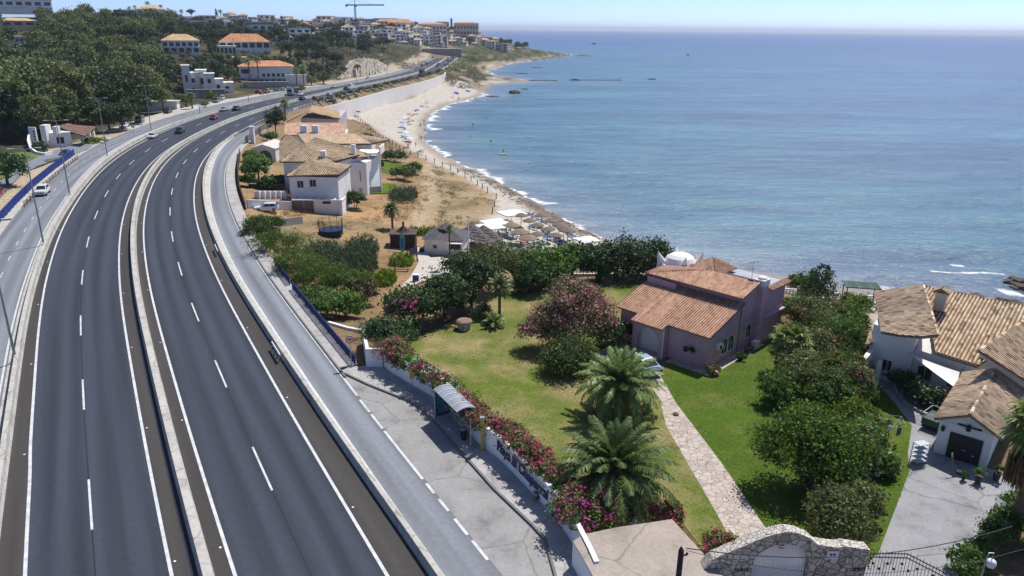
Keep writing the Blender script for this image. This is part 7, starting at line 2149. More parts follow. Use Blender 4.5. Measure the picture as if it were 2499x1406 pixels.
for (px,py,lab) in ((1808,1390,'small iron letters left of the gate'),(2096,1388,'small iron letters at the right end of the wall')):
 hx2,hz2 = vp(px,py)
 one('iron_letters',M_BLACK,sgw,lambda m: [m.bar((hx2-.36+.13*k,-.05,hz2-.1),(hx2-.30+.13*k,-.05,hz2+.1),.03) for k in range(6)]+[m.bar((hx2-.26+.26*k,-.05,hz2+.1),(hx2-.16+.26*k,-.05,hz2-.08),.03) for k in range(3)],lab)
# wrought iron driveway gate
ig0,ig1,ig2 = P(2126,1350,2.2),P(2215,1352,2.2),P(2310,1400,2.0)
ig = empty('iron_gate',Vector((ig0.x,ig0.y,0)),0,'black wrought iron drive gate with spear tips and flower bosses','gate')
io = Vector((ig0.x,ig0.y,0))
def igb(m):
 for a,b in ((ig0,ig1),(ig1,ig2)):
  n = int((b-a).length/.16)
  for k in range(n+1):
   p = a.lerp(b,k/n)-io
   m.tube([(p.x,p.y,.05),(p.x,p.y,p.z+(.12 if k % 2 else .02)),(p.x,p.y,p.z+(.26 if k % 2 else .1))],[.016,.016,.004],4)
one('bars',M_BLACK,ig,igb)
one('frame',M_BLACK,ig,lambda m: [m.bar(a-io+Vector((0,0,dz)),b-io+Vector((0,0,dz)),.05) for a,b in ((ig0,ig1),(ig1,ig2)) for dz in (0,-.25,-1.9)])
for k in range(10):
 p = (ig0.lerp(ig1,(k % 5+.5)/5) if k < 5 else ig1.lerp(ig2,(k % 5+.5)/5))-io
 one('boss',M_BLACK,ig,lambda m,p=p,k=k: m.lathe([(.01,-.1),(.09,0),(.01,.1)],6,(p.x,p.y-.02,1.55-.35*(k % 2))))
# pole and wires
pp = Q(1662,1338,28.5)
up_ = empty('utility_pole',(pp.x,pp.y,-.3),0,'rough wooden utility pole cut by the bottom of the picture','pole')
one('shaft',M_BROWN,up_,lambda m: m.tube([(0,0,0),(0,0,6),(.02,0,pp.z+.3-.1),(0,0,pp.z+.38)],[.16,.13,.11,.02],8)); one('insulator',M_BLACK,up_,lambda m: (m.bar((0,0,pp.z-.05),(.25,0,pp.z),.05),m.lathe([(.03,0),(.06,.05),(.03,.1)],6,(.25,0,pp.z))))
def wire(a,b,sag,label,r=.012):
 o = empty('overhead_wire',a,0,label,'wire','overhead wires by the gateway')
 pts = [(b-a)*(k/14)-Vector((0,0,sag*4*(k/14)*(1-k/14))) for k in range(15)]
 one('cable',M_BLACK,o,lambda m: m.tube(pts,r,4))
wire(pp+Vector((.2,0,0)),Q(2470,1285,36),1.0,'upper black cable crossing in front of the white gate',.02)
wire(pp+Vector((.2,0,-.1)),Q(2500,1340,33),1.2,'thin lower black cable crossing in front of the white gate',.01)
gl = Q(2418,1375,33)
glo = empty('globe_lamp',(gl.x,gl.y,-.3),0,'white globe lamp on a curved bracket in the bottom right corner','lamp')
one('pole',M_STEEL,glo,lambda m: m.tube([(-.25,0,0),(-.25,0,gl.z+.4),(-.2,0,gl.z+.85),(0,0,gl.z+.85),(0,0,gl.z+.55)],.035,6)); one('globe',M_PLASTW,glo,lambda m: m.lathe([(.05,-.22),(.17,-.15),(.23,0),(.19,.14),(.08,.22)],12,(0,0,gl.z+.3)),smooth=True)
# ================================================================ vehicles
PAINT = {}
def paint(c,nm):
 if nm not in PAINT:
  m = mat('car_paint_' + nm,c,.28,.03,1,spec=.5); PAINT[nm] = m
  m.node_tree.nodes['Principled BSDF'].inputs['Coat Weight'].default_value = .6
 return PAINT[nm]
COLS = {'white': (.74,.75,.76),'black': (.018,.018,.022),'grey': (.16,.17,.18),'silver': (.46,.47,.49),'red': (.24,.02,.03),'orange': (.42,.10,.04),'blue': (.03,.06,.16),'yellow': (.62,.47,.08),'paleblue': (.30,.42,.52)}
SHAPES = {  # length, half width, stations (x, z low, z belt), cabin (x front low, x front top, x rear top, x rear low), roof z
 'hatch': (4.1,.86,[(-2.05,.42,.72),(-1.95,.25,.80),(-1.2,.22,.86),(.2,.22,.92),(1.4,.22,.95),(1.98,.25,.92),(2.05,.42,.75)],(-1.0,-.25,1.55,1.95),1.47),
 'suv': (4.5,.92,[(-2.25,.5,.85),(-2.15,.32,.95),(-1.3,.30,1.02),(.2,.30,1.06),(1.6,.30,1.08),(2.15,.32,1.05),(2.25,.5,.9)],(-1.1,-.35,1.6,2.1),1.68),
 'sedan': (4.5,.88,[(-2.25,.42,.68),(-2.15,.25,.76),(-1.2,.22,.83),(.2,.22,.88),(1.3,.22,.92),(2.15,.25,.90),(2.25,.42,.75)],(-.95,-.15,1.05,1.75),1.42),
 'van': (4.9,.95,[(-2.45,.45,.85),(-2.35,.28,1.0),(-1.7,.26,1.1),(.2,.26,1.12),(1.8,.26,1.12),(2.4,.28,1.12),(2.45,.45,1.0)],(-1.75,-1.1,2.25,2.4),1.95)}
def body_mb(m,sh):
 L_,w,st,cab,zr = SHAPES[sh]
 rings = []
 for i,(x,zl,zb) in enumerate(st):
  k = .86 if i in (0,len(st)-1) else (.97 if i in (1,len(st)-2) else 1.0)
  ww = w*k
  rings.append([(x,-ww*.9,zl),(x,-ww,zl+.18),(x,-ww*.99,(zl+zb)/2+.1),(x,-ww*.93,zb),(x,0,zb+.04),(x,ww*.93,zb),(x,ww*.99,(zl+zb)/2+.1),(x,ww,zl+.18),(x,ww*.9,zl)])
 n = 9
 vs = [p for r in rings for p in r]
 fs = [(i*n+j,i*n+j+1,(i+1)*n+j+1,(i+1)*n+j) for i in range(len(rings)-1) for j in range(n-1)]
 fs += [tuple(reversed(range(n))),tuple(range((len(rings)-1)*n,len(rings)*n))]+[((i+1)*n,(i+1)*n+n-1,i*n+n-1,i*n) for i in range(len(rings)-1)]
 m.add(vs,fs)
 a,b,c,d = cab
 zb = np.interp([a,d],[s[0] for s in st],[s[2] for s in st])-.03
 wb,wt_ = w*.92,w*.74
 m.add([(a,-wb,zb[0]),(a,wb,zb[0]),(d,wb,zb[1]),(d,-wb,zb[1]),(b,-wt_,zr-.05),(b,wt_,zr-.05),(c,wt_,zr-.07),(c,-wt_,zr-.07),(b+.3,-wt_*.9,zr),(b+.3,wt_*.9,zr),(c-.25,wt_*.9,zr),(c-.25,-wt_*.9,zr)],
          [(0,4,5,1),(1,5,6,2),(2,6,7,3),(3,7,4,0),(4,8,9,5),(5,9,10,6),(6,10,11,7),(7,11,8,4),(8,11,10,9)])
def glass_quads(sh):
 L_,w,st,cab,zr = SHAPES[sh]
 a,b,c,d = cab
 zb = np.interp([a,d],[s[0] for s in st],[s[2] for s in st])
 wb,wt_ = w*.92,w*.74
 A = lambda t,s: Vector((a+(b-a)*t,0,zb[0]+(zr-.05-zb[0])*t))+Vector((0,s*(wb+(wt_-wb)*t),0))
 D = lambda t,s: Vector((d+(c-d)*t,0,zb[1]+(zr-.07-zb[1])*t))+Vector((0,s*(wb+(wt_-wb)*t),0))
 e = Vector((-.02,0,.012))
 out = {'windscreen': [[A(.1,-.88)+e,A(.1,.88)+e,A(.93,.88)+e,A(.93,-.88)+e]],'rear_window': [[D(.12,.86)+Vector((.02,0,.012)),D(.12,-.86)+Vector((.02,0,.012)),D(.9,-.86)+Vector((.02,0,.012)),D(.9,.86)+Vector((.02,0,.012))]]}
 for s in (-1,1):
  o = Vector((0,s*.015,.004))
  def S(u,t): return A(t,s).lerp(D(t,s),u)+o
  out.setdefault('side_window',[]).append([S(.10,.12),S(.50,.12),S(.49,.86),S(.14,.86)])
  out['side_window'].append([S(.53,.12),S(.90,.12),S(.84,.86),S(.52,.86)])
 return out
_carcache = {}
def car(at,rz,sh,col,label,group=None,detail=False,cat='car',name='car'):
 key = (sh,col,detail)
 if key in _carcache: return copy_tree(_carcache[key],at,rz,None,label,cat,group)
 o = empty(name,at,rz,label,cat,group)
 _carcache[key] = o
 one('body',paint(COLS[col],col),o,lambda m: body_mb(m,sh))
 L_,w,st,cab,zr = SHAPES[sh]
 gq_ = glass_quads(sh)
 for nm,qs in gq_.items():
  if not detail and nm == 'rear_window': pass
  for q in qs: one(nm,M_GLASS,o,lambda m,q=q: m.face(q))
 for x in (-L_*.31,L_*.31):
  for s in (-1,1):
   wl = one('wheel',M_RUBBER,o,lambda m,x=x,s=s: m.tube([(x,s*(w-.2),.33),(x,s*(w+.02),.33)],.33,12))
   if detail: one('rim',M_STEEL,wl,lambda m,x=x,s=s: m.tube([(x,s*(w+.015),.33),(x,s*(w+.03),.33)],.2,10))
 if detail:
  for s in (-1,1):
   one('headlight',M_PLASTW,o,lambda m,s=s: m.box(-L_/2-.005,-L_/2+.15,s*w*.62-.16,s*w*.62+.16,st[0][2]-.16,st[0][2]-.02))
   one('tail_light',mat('sign_red',(.55,.03,.04)),o,lambda m,s=s: m.box(L_/2-.12,L_/2+.005,s*w*.66-.12,s*w*.66+.12,st[-1][2]-.2,st[-1][2]-.02))
   one('mirror',paint(COLS[col],col),o,lambda m,s=s: m.box(cab[0]+.25,cab[0]+.4,s*(w+.02)-.1,s*(w+.02)+.1,st[2][2]+.02,st[2][2]+.16))
  one('number_plate',M_PLASTW,o,lambda m: m.box(-L_/2-.01,-L_/2+.02,-.26,.26,.42,.53))
  one('grille',M_BLACK,o,lambda m: m.box(-L_/2-.006,-L_/2+.05,-.5,.5,.56,.66))
 return o
def drive(px,py,sh,col,label,toward=True,group='cars on the motorway',detail=False,off=None,skew=0.0,z=0.02):
 p = P(px,py,z)
 s,o_ = so(p.x,p.y)
 h = heading(float(s[0]))
 # the model's nose points to -x
 car(p,h+(0 if toward else math.pi)+skew,sh,col,label,group,detail)
drive(105,474,'suv','white','white car with a dark roof glass driving on the left service road',True,None,True)
drive(372,337,'sedan','white','white car leading the traffic on the left carriageway',True,detail=True)
drive(440,325,'suv','black','black car just behind the leading white car',True,detail=True)
drive(522,291,'hatch','red','dark red car on the left carriageway',True,detail=True)
drive(546,271,'sedan','silver','silver car on the outer lane beside the dark one',True)
drive(577,270,'suv','black','black car abreast of the silver car',True)
drive(738,244,'sedan','black','black car driving away behind the tall palm',False)
drive(770,243,'hatch','orange','orange red car next to the verge bushes',False)
drive(804,233,'hatch','white','white car driving away in mid distance',False)
drive(846,219,'sedan','black','black car close behind the verge bushes',False)
drive(857,212,'suv','white','white car beside the median in mid distance',False)
drive(733,233,'sedan','white','white car beside the flatbed lorry',True)
drive(815,214,'sedan','white','white car approaching below the grey green bush',True)
drive(898,193,'sedan','silver','silver car approaching under the pale cliff',True)
for i,(px,py,sh,col,tw) in enumerate(((1046,181,'suv','black',1),(1036,168,'suv','white',1),(1030,161,'sedan','grey',1),(1042,157,'hatch','black',1),(1062,147,'suv','white',1),(1056,142,'sedan','grey',1),(1004,176,'sedan','white',1),(975,170,'sedan','white',1),(1066,163,'hatch','black',0),(1070,158,'sedan','black',0),(1072,169,'hatch','white',0),(1086,160,'sedan','blue',0),(1106,142,'hatch','black',0))):
 drive(px,py,sh,col,f'small {col} car {"approaching" if tw else "driving away"} far along the motorway',bool(tw),'far cars on the motorway')
for px,py,sh,col,lab,sk in ((303,311,'sedan','white','white car parked nearest on the earth verge',.1),(341,298,'van','grey','dark grey car parked second on the earth verge',.1),(410,276,'suv','black','black car parked before the low white shed',.1),(541,244,'van','silver','silver van parked below the white stepped building',.2),(528,250,'van','grey','grey van parked at the end of the bank wall',.2)):
 drive(px,py,sh,col,lab,True,'cars parked on the left verge',False,None,sk,.1)
for i,(px,py,col,sh) in enumerate(((634,230,'red','suv'),(646,228,'black','sedan'),(655,226,'yellow','suv'),(664,224.5,'black','hatch'),(675,223,'grey','sedan'),(683,222,'black','sedan'),(691,221,'silver','sedan'),(698,219.5,'black','hatch'),(704,218.5,'grey','sedan'),(710,217.5,'black','sedan'))):
 drive(px,py,sh,col,f'{col} car parked in the row before the pale stone wall' + (', first at the left end' if i == 0 else ''),True,'cars parked before the stone wall',False,None,1.2,.1)
drive(160,381,'hatch','blue','dark blue car waiting behind the end of the blue fence',True,None,False,z=.15)
drive(-3,476,'hatch','red','dark red car just entering at the left edge',False,None,False,z=.15)
car(G(651,515),R(12),'hatch','white','white hatchback parked on the orange earth by the beach villa',None,True)
car(P(1562,900,-.24),R(-62),'sedan','paleblue','pale blue car parked behind the date palm before the porch',None,True)
def lorry(px,py,label,col,toward=True,flat=True):
 p = P(px,py,.02); s,_ = so(p.x,p.y)
 o = empty('lorry',p,heading(float(s[0]))+(0 if toward else math.pi),label,'lorry')
 cb = one('cab',paint(COLS[col],col),o,lambda m: (m.box(-4.2,-2.4,-1.2,1.2,.6,2.9),m.box(-3.9,-2.4,-1.1,1.1,2.9,3.3)))
 one('windscreen',M_GLASS,cb,lambda m: m.box(-4.23,-4.2,-1.05,1.05,1.7,2.7))
 one('bed' if flat else 'cargo_box',M_BROWN if flat else M_PLASTW,o,lambda m: (m.box(-2.3,4.2,-1.2,1.2,.8,1.2),m.box(-1.6,3.6,-1.1,1.1,1.2,3.0)) if flat else m.box(-2.3,4.2,-1.22,1.22,.8,3.6))
 for x in (-3.3,1.6,2.9):
  for sg_ in (-1,1): one('wheel',M_RUBBER,o,lambda m,x=x,sg_=sg_: m.tube([(x,sg_*.9,.5),(x,sg_*1.22,.5)],.5,12))
lorry(716,232,'flatbed lorry with a dark load on the left carriageway by the parked cars','paleblue')
lorry(1030,182,'dark lorry approaching far along the motorway','grey')
lorry(1094,148,'dark box lorry driving away near the road bridge','black',False,False)
# ================================================================ the beach bar and the beach
BZ = -5.1
ko = G(1083,622)
ks = empty('beach_kiosk',ko,R(-6),'white beach kiosk with a grey roof and a small ridge lantern','kiosk')
one('wall',M_WHITE,ks,lambda m: m.box(-3.1,3.1,0,5.2,-.8,2.5))
one('roof',mat('dark_grey_roofing',(.09,.09,.10),.85,.2,1),ks,lambda m: (m.add([(-3.5,-.5,2.5),(3.5,-.5,2.5),(3.5,5.7,2.5),(-3.5,5.7,2.5),(-1,2.0,3.7),(1,2.0,3.7),(1,3.4,3.7),(-1,3.4,3.7)],[(0,1,5,4),(1,2,6,5),(2,3,7,6),(3,0,4,7),(4,5,6,7),(3,2,1,0)])))
one('lantern_roof',M_GREYTHATCH,ks,lambda m: m.lathe([(1.5,3.75),(.9,4.2),(.1,4.6)],8,(0,2.7,0)))
one('thatch_awning',M_GREYTHATCH,ks,lambda m: m.add([(-1.6,-.6,2.5),(1.6,-.6,2.5),(1.0,1.4,3.4),(-.6,1.4,3.4)],[(0,1,2,3)]))
window(ks,(-1.4,0,1.3),(1,0,0),.6,.6,(0,-1,0)); one('serving_hatch',M_BLACK,ks,lambda m: m.box(1.0,2.8,-.04,0,.9,2.1)); one('hatch_awning',M_PLASTW,ks,lambda m: m.box(.9,3.1,-1.2,0,2.15,2.25))
one('air_unit',M_BLACK,ks,lambda m: m.box(-4.0,-3.2,.2,1.0,-.2,.8))
hu = empty('brown_hut',G(983,606),R(2),'dark brown timber hut with a flat tiled roof','hut')
one('wall',M_BROWN,hu,lambda m: m.box(-2.0,2.0,0,3.2,-.6,2.2)); one('roof',mat('brown_roofing',(.10,.07,.06),.9,.25,1),hu,lambda m: m.box(-2.2,2.2,-.2,3.4,2.2,2.36)); one('roof_finial',M_BROWN,hu,lambda m: m.lathe([(1.2,2.36),(.5,3.0),(.15,3.3),(.2,3.7),(.05,4.1)],8,(0,1.8,0)))
sb = empty('surfboard',G(983,613),R(4),'blue and green paddleboard standing on end against the brown hut','paddleboard')
def board(m,z0=0,z1=1):
 n = 12
 pr = lambda t: .42*math.sin(math.pi*min(1,max(0,.06+.9*t))) ** .6
 for i in range(n):
  t0,t1 = z0+(z1-z0)*i/n,z0+(z1-z0)*(i+1)/n
  q = [(-pr(t0),3.2*t0),(pr(t0),3.2*t0),(pr(t1),3.2*t1),(-pr(t1),3.2*t1)]
  y = lambda z: -.6+.15*z
  m.face([(x,y(z),z) for x,z in q]); m.face([(x,y(z)+.1,z) for x,z in reversed(q)])
  for k in (1,3): a,b = q[k],q[(k+1) % 4]; m.face([(a[0],y(a[1]),a[1]),(a[0],y(a[1])+.1,a[1]),(b[0],y(b[1])+.1,b[1]),(b[0],y(b[1]),b[1])])
one('hull',mat('aqua_board',(.10,.34,.46),.4,.1,1),sb,lambda m: board(m,0,.72)); one('nose',mat('green_board',(.22,.42,.22),.4,.1,1),sb,lambda m: board(m,.72,1)); one('stripe',mat('deep_blue_board',(.03,.12,.36),.4),sb,lambda m: m.box(-.14,.14,-.5,-.47,.7,2.2))
ky = empty('blue_kayak',G(905,617),R(70),'pale blue kayak propped among the reeds','kayak')
one('hull',MATS['aqua_board'],ky,lambda m: m.tube([(-1.6,0,.3),(-.8,0,.5),(0,0,.7),(.8,0,1.0),(1.5,0,1.4)],[.04,.26,.33,.26,.04],8),smooth=True)
tr_ = empty('trampoline',G(808,572),0,'round dark netted trampoline on the orange earth','trampoline')
one('mat_ring',M_DARKBLUE,tr_,lambda m: m.lathe([(1.95,.75),(1.95,.9),(1.6,.92)],20)); one('skirt',mat('dark_net',(.03,.035,.05),.9),tr_,lambda m: m.lathe([(1.9,.05),(1.92,.8),(1.9,.8),(1.88,.05)],20))
for k in range(10):
 a = k*math.pi/5
 one('net_pole',M_BLACK,tr_,lambda m,a=a: m.tube([(1.95*math.cos(a),1.95*math.sin(a),0),(1.98*math.cos(a),1.98*math.sin(a),2.6)],.04,5))
one('net',M_BLACK,tr_,lambda m: [m.bar((1.96*math.cos(a),1.96*math.sin(a),.9),(1.96*math.cos(a),1.96*math.sin(a),2.5),.015) for a in np.linspace(0,6.28,46)]+[m.bar((1.96*math.cos(a),1.96*math.sin(a),z),(1.96*math.cos(a+.315),1.96*math.sin(a+.315),z),.02) for a in np.linspace(0,6.28,21) for z in (1.7,2.5)])
one('blue_cover',mat('bright_blue_sheet',(.10,.25,.62),.6),tr_,lambda m: m.tube([(1.6,-1.3,.9),(2.0,-.9,1.5),(2.05,-.7,.5)],[.1,.3,.1],6))
# paths' furniture
bn = empty('beach_bench',G(980,664),R(5),'wooden bench beside the sandy footway','bench')
one('seat',M_WOOD,bn,lambda m: m.box(-1.1,1.1,-.2,.2,.42,.5))
for x in (-.9,.9): one('leg',M_WOOD,bn,lambda m,x=x: m.box(x-.06,x+.06,-.18,.18,-.2,.42))
bb = empty('recycling_bin',G(1015,688),0,'dark blue bin with a white lid on the beach footway','bin')
one('body',M_BLUE,bb,lambda m: m.box(-.4,.4,-.3,.3,0,1.0)); one('lid',M_PLASTW,bb,lambda m: m.box(-.43,.43,-.33,.33,1.0,1.12))
fl = empty('footway_lamp',G(965,688),0,'short lamp post with a pale head beside the sandy footway','street lamp')
one('pole',M_BLACK,fl,lambda m: m.tube([(0,0,0),(0,0,3.4)],.06,6)); one('lamp_head',M_CREAM,fl,lambda m: m.lathe([(.1,3.4),(.16,3.6),(.08,3.8)],8))
nb = empty('notice_board',G(1010,640),R(60),'grey notice board on dark posts beside the footway','notice board')
one('panel',M_DARKBLUE,nb,lambda m: m.box(-.9,.9,-.04,.04,1.0,2.3))
for x in (-.85,.85): one('post',M_BROWN,nb,lambda m,x=x: m.box(x-.06,x+.06,-.06,.06,-.2,2.4))
ms = empty('white_mast',G(1144,628),0,'tall thin white mast beside the grey thatched parasols','mast')
one('pole',M_PLASTW,ms,lambda m: m.tube([(0,0,-.3),(0,0,6.6)],[.1,.06],6)); one('cap',M_CONC,ms,lambda m: m.lathe([(.3,6.5),(.34,6.7),(.05,6.9)],8))
hr = empty('iron_arch',G(1112,655),0,'dark double hoop of iron in front of the kiosk','hoop')
one('hoop',M_BLACK,hr,lambda m: [m.tube([(x0+.45*math.cos(a),0,1.0+.8*math.sin(a)) for a in np.linspace(0,math.pi,10)]+[(x0-.45,0,0)],.05,5) for x0 in (-.4,.4)])
we = empty('old_well',P(1133,803,-.3),0,'low round stone well on the dry lawn','well')
one('stone_ring',M_STONE,we,lambda m: m.lathe([(.72,0),(.68,.85),(.5,.87),(.5,.7)],16)); one('cover',mat('twig_cover',(.24,.17,.13),.95,.4,4),we,lambda m: m.lathe([(.85,.9),(.7,1.02),(.2,1.08)],12))
# parasols and loungers at the bar
def parasol(kind,at,label,group,col=None,rz=0,r=1.35,h=2.3):
 o = empty('parasol',at,rz,label,'parasol',group)
 if kind == 'grey':
  one('canopy',M_GREYTHATCH,o,lambda m: (m.lathe([(1.75,2.15),(1.7,2.3),(1.05,2.62),(1.05,2.7),(.6,2.9),(.6,2.98),(.08,3.3)],14)))
 elif kind == 'straw':
  one('canopy',M_STRAW,o,lambda m: m.lathe([(r,h-.25),(r*1.02,h-.1),(r*.6,h+.25),(.08,h+.55)],14))
 elif kind == 'thin':
  one('canopy',mat('grey_brown_straw',(.19,.15,.12),.95,.45,6,.5,16),o,lambda m: m.lathe([(r,h-.12),(r*.97,h-.02),(r*.45,h+.28),(.06,h+.48)],11))
 elif kind == 'square':
  one('canopy',M_CANVAS,o,lambda m: m.add([(-r,-r,h),(r,-r,h),(r,r,h),(-r,r,h),(0,0,h+.45),(-r,-r,h-.2),(r,-r,h-.2),(r,r,h-.2),(-r,r,h-.2)],[(0,1,4),(1,2,4),(2,3,4),(3,0,4),(0,5,6,1),(1,6,7,2),(2,7,8,3),(3,8,5,0)]))
 else:
  one('canopy',col,o,lambda m: m.lathe([(r,h-.25),(r*.75,h+.05),(r*.35,h+.22),(.03,h+.28)],10))
 one('pole',M_WOOD if kind != 'square' else M_PLASTW,o,lambda m: m.tube([(0,0,-.3),(0,0,h+.1)],.06 if kind != 'beach' else .04,6))
 return o
_pc = {}
def put_parasol(kind,px,py,label,group,dz=2.5,**kw):
 p = P(px,py,-6.5+dz)
 z = hz(p.x,p.y)
 p = P(px,py,z+dz); p.z = hz(p.x,p.y)
 key = (kind,kw.get('r'),kw['col'].name if 'col' in kw else None)
 if key in _pc: return copy_tree(_pc[key],p,kw.get('rz',0),None,label,'parasol',group)
 _pc[key] = parasol(kind,p,label,group,**kw)
 return _pc[key]
for px,py in ((1149.6,553),(1160,561),(1180,555),(1191,563),(1170,571),(1202,574),(1182,582)):
 put_parasol('grey',px,py,'grey tiered thatch parasol in the tight group beside the kiosk','grey thatched parasols of the beach bar',2.9)
for px,py,lab in ((1247,546,'left and farthest of the three shaggy straw parasols'),(1270,562,'middle one of the three shaggy straw parasols'),(1289,577,'right and nearest of the three shaggy straw parasols')):
 put_parasol('straw',px,py,lab,'shaggy straw parasols of the beach bar',2.5,r=1.6)
for px,py in ((1236,537),(1272,521),(1321,520),(1292,534),(1343,534),(1311,545),(1364,543),(1337,555),(1386,557),(1356,569),(1311,567),(1376,550)):
 put_parasol('thin',px,py,'thin flat straw parasol over the loungers by the water','thin straw parasols by the water',2.6,r=1.35)
for px,py,r,lab in ((1249,515,2.3,'white square canopy at the back of the beach bar'),(1209,538,2.2,'upper of the two white canopies beside the grey parasols'),(1197,548,2.1,'lower of the two white canopies beside the grey parasols'),(1433,578,1.8,'white square canopy nearest the sea')):
 put_parasol('square',px,py,lab,'white canopies of the beach bar',2.6,r=r,rz=.5)
LC = {'blue': mat('blue_lounger_cloth',(.07,.17,.42),.7,.1,1),'pale': mat('pale_lounger_cloth',(.45,.52,.60),.7,.1,1),'teal': mat('teal_lounger_cloth',(.02,.13,.17),.7,.1,1),'orange': mat('orange_towel',(.50,.20,.08),.8,.1,1)}
_lc = {}
for i,(px,py,c) in enumerate(((1299,559,'blue'),(1322,570,'pale'),(1330,574,'blue'),(1337,584,'blue'),(1346,588,'pale'),(1364,592,'blue'),(1372,596,'blue'),(1420,585,'blue'),(1426,594,'blue'),(1436,600,'blue'),(1350,556,'pale'),(1391,575,'teal'),(1398,580,'blue'),(1370,562,'blue'),(1376,566,'teal'),(1300,600,'teal'),(1310,594,'pale'),(1319,596,'pale'),(1281,596,'orange'),(1308,552,'pale'),(1318,540,'blue'),(1330,545,'blue'),(1262,524,'blue'),(1285,524,'blue'),(1296,526,'teal'),(1306,532,'blue'))):
 p = G(px,py)
 lab = f'{ {"blue": "blue", "pale": "pale grey", "teal": "dark teal", "orange": "orange towelled"}[c]} sun lounger under the straw parasols'
 if c not in _lc:
  o = empty('sun_lounger',p,R(-35),lab,'sun lounger','sun loungers of the beach bar'); _lc[c] = o
  one('frame',M_PLASTW,o,lambda m: m.box(-.95,.95,-.32,.32,.26,.32)); one('cushion',LC[c],o,lambda m: (m.box(-.95,.3,-.3,.3,.32,.40),m.add([(.3,-.3,.34),(.3,.3,.34),(1.0,.3,.75),(1.0,-.3,.75),(.3,-.3,.42),(.3,.3,.42),(.98,.3,.84),(.98,-.3,.84)],[(0,1,2,3),(7,6,5,4),(0,4,5,1),(1,5,6,2),(2,6,7,3),(3,7,4,0)])))
  for x in (-.8,.6):
   for y in (-.27,.27): one('leg',M_PLASTW,o,lambda m,x=x,y=y: m.box(x-.03,x+.03,y-.03,y+.03,0,.27))
 else: copy_tree(_lc[c],p,R(-35)+.2*math.sin(i*2.3),None,lab,'sun lounger','sun loungers of the beach bar')
TBL = None
for i,(px,py) in enumerate(((1216,558),(1226,571),(1240,566),(1250,583),(1262,584),(1222,592),(1232,597),(1225,580),(1205,592),(1190,596),(1175,594),(1160,590),(1240,552),(1275,590))):
 p = G(px,py)
 if TBL is None:
  TBL = empty('cafe_table',p,0,'small white cafe table with chairs drawn up at the beach bar','table','cafe tables of the beach bar')
  one('table_top',M_PLASTW,TBL,lambda m: m.box(-.45,.45,-.45,.45,.72,.76)); one('leg',M_STEEL,TBL,lambda m: m.tube([(0,0,0),(0,0,.72)],.05,6))
  CH = empty('cafe_chair',p+Vector((.9,0,0)),0,'white cafe chair at the beach bar','chair','cafe chairs of the beach bar')
  one('seat',LC['pale'],CH,lambda m: m.box(-.24,.24,-.24,.24,.42,.47)); one('backrest',LC['pale'],CH,lambda m: m.box(.2,.25,-.24,.24,.47,.9))
  for x in (-.2,.2):
   for y in (-.2,.2): one('leg',M_PLASTW,CH,lambda m,x=x,y=y: m.box(x-.02,x+.02,y-.02,y+.02,0,.42))
 else:
  copy_tree(TBL,p,i*.4,None,'small white cafe table with chairs drawn up at the beach bar','table','cafe tables of the beach bar')
  for k in range(2): copy_tree(CH,p+Vector((.9*math.cos(i+3*k),.9*math.sin(i+3*k),0)),i+3*k,None,'white cafe chair at the beach bar','chair','cafe chairs of the beach bar')
# bathers' parasols on the open beach
PCOL = {'white': M_CANVAS,'blue': mat('blue_parasol',(.10,.22,.55),.8,.3,2),'orange': mat('orange_parasol',(.62,.20,.06),.8,.3,2),'yellow': mat('yellow_parasol',(.70,.48,.10),.8,.2,2),'red': mat('dark_red_parasol',(.28,.05,.06),.8,.3,2),'pale': mat('pale_blue_parasol',(.40,.58,.72),.8,.3,2),'stripe': mat('blue_white_parasol',(.32,.38,.58),.8,.6,3)}
for px,py,c,lab in ((1106,233,'pale','pale parasol near the track at the end of the beach'),(1032,248,'white','white parasol beside two standing bathers'),(1018,268,'blue','lone blue parasol on the middle of the beach'),(999,279,'orange','orange parasol, brightest on the beach'),(985,287,'white','white parasol next to the orange one'),(982,298,'stripe','blue and white parasol below the white one'),(981,311,'blue','blue parasol third down the line'),(1003,291,'yellow','yellow parasol leaning beside the orange one'),(989,322,'white','low white parasol in the middle of the line'),(991,330,'pale','pale blue parasol below the low white one'),(1000,336,'white','white parasol nearest the water in the line'),(996,345,'red','dark red parasol at the near end of the line'),(874,272,'red','lone dark parasol under the long white wall')):
 put_parasol('beach',px,py,lab,'bathers parasols on the sand',2.0,col=PCOL[c],r=1.25,h=2.0)
for px,py,lab,c in ((1113,229,'grey beach tent at the end of the beach','stripe'),(1142,224,'blue domed beach tent near the rocks','pale')):
 o = empty('beach_tent',G(px,py),.3,lab,'tent'); one('canopy',PCOL[c],o,lambda m: m.lathe([(1.9,0),(1.6,.8),(.9,1.4),(.05,1.6)],10)); one('opening',M_BLACK,o,lambda m: m.add([(-.7,-1.75,0),(.7,-1.75,0),(0,-1.5,1.0)],[(0,1,2)]))
for i,(px,py,c) in enumerate(((1028,372,'teal'),(1022,373,'teal'),(996,358,'orange'),(1030,262,'teal'),(1042,262,'teal'),(988,316,'blue'),(996,300,'teal'),(993,292,'teal'),(1006,284,'teal'),(1008,296,'orange'),(985,336,'teal'),(992,342,'teal'),(1002,350,'orange'),(1014,272,'teal'))):
 copy_tree(_lc[c],G(px,py),i*.9,None,f'{"dark" if c == "teal" else c} beach chair standing on the open sand','beach chair','beach chairs on the open sand')
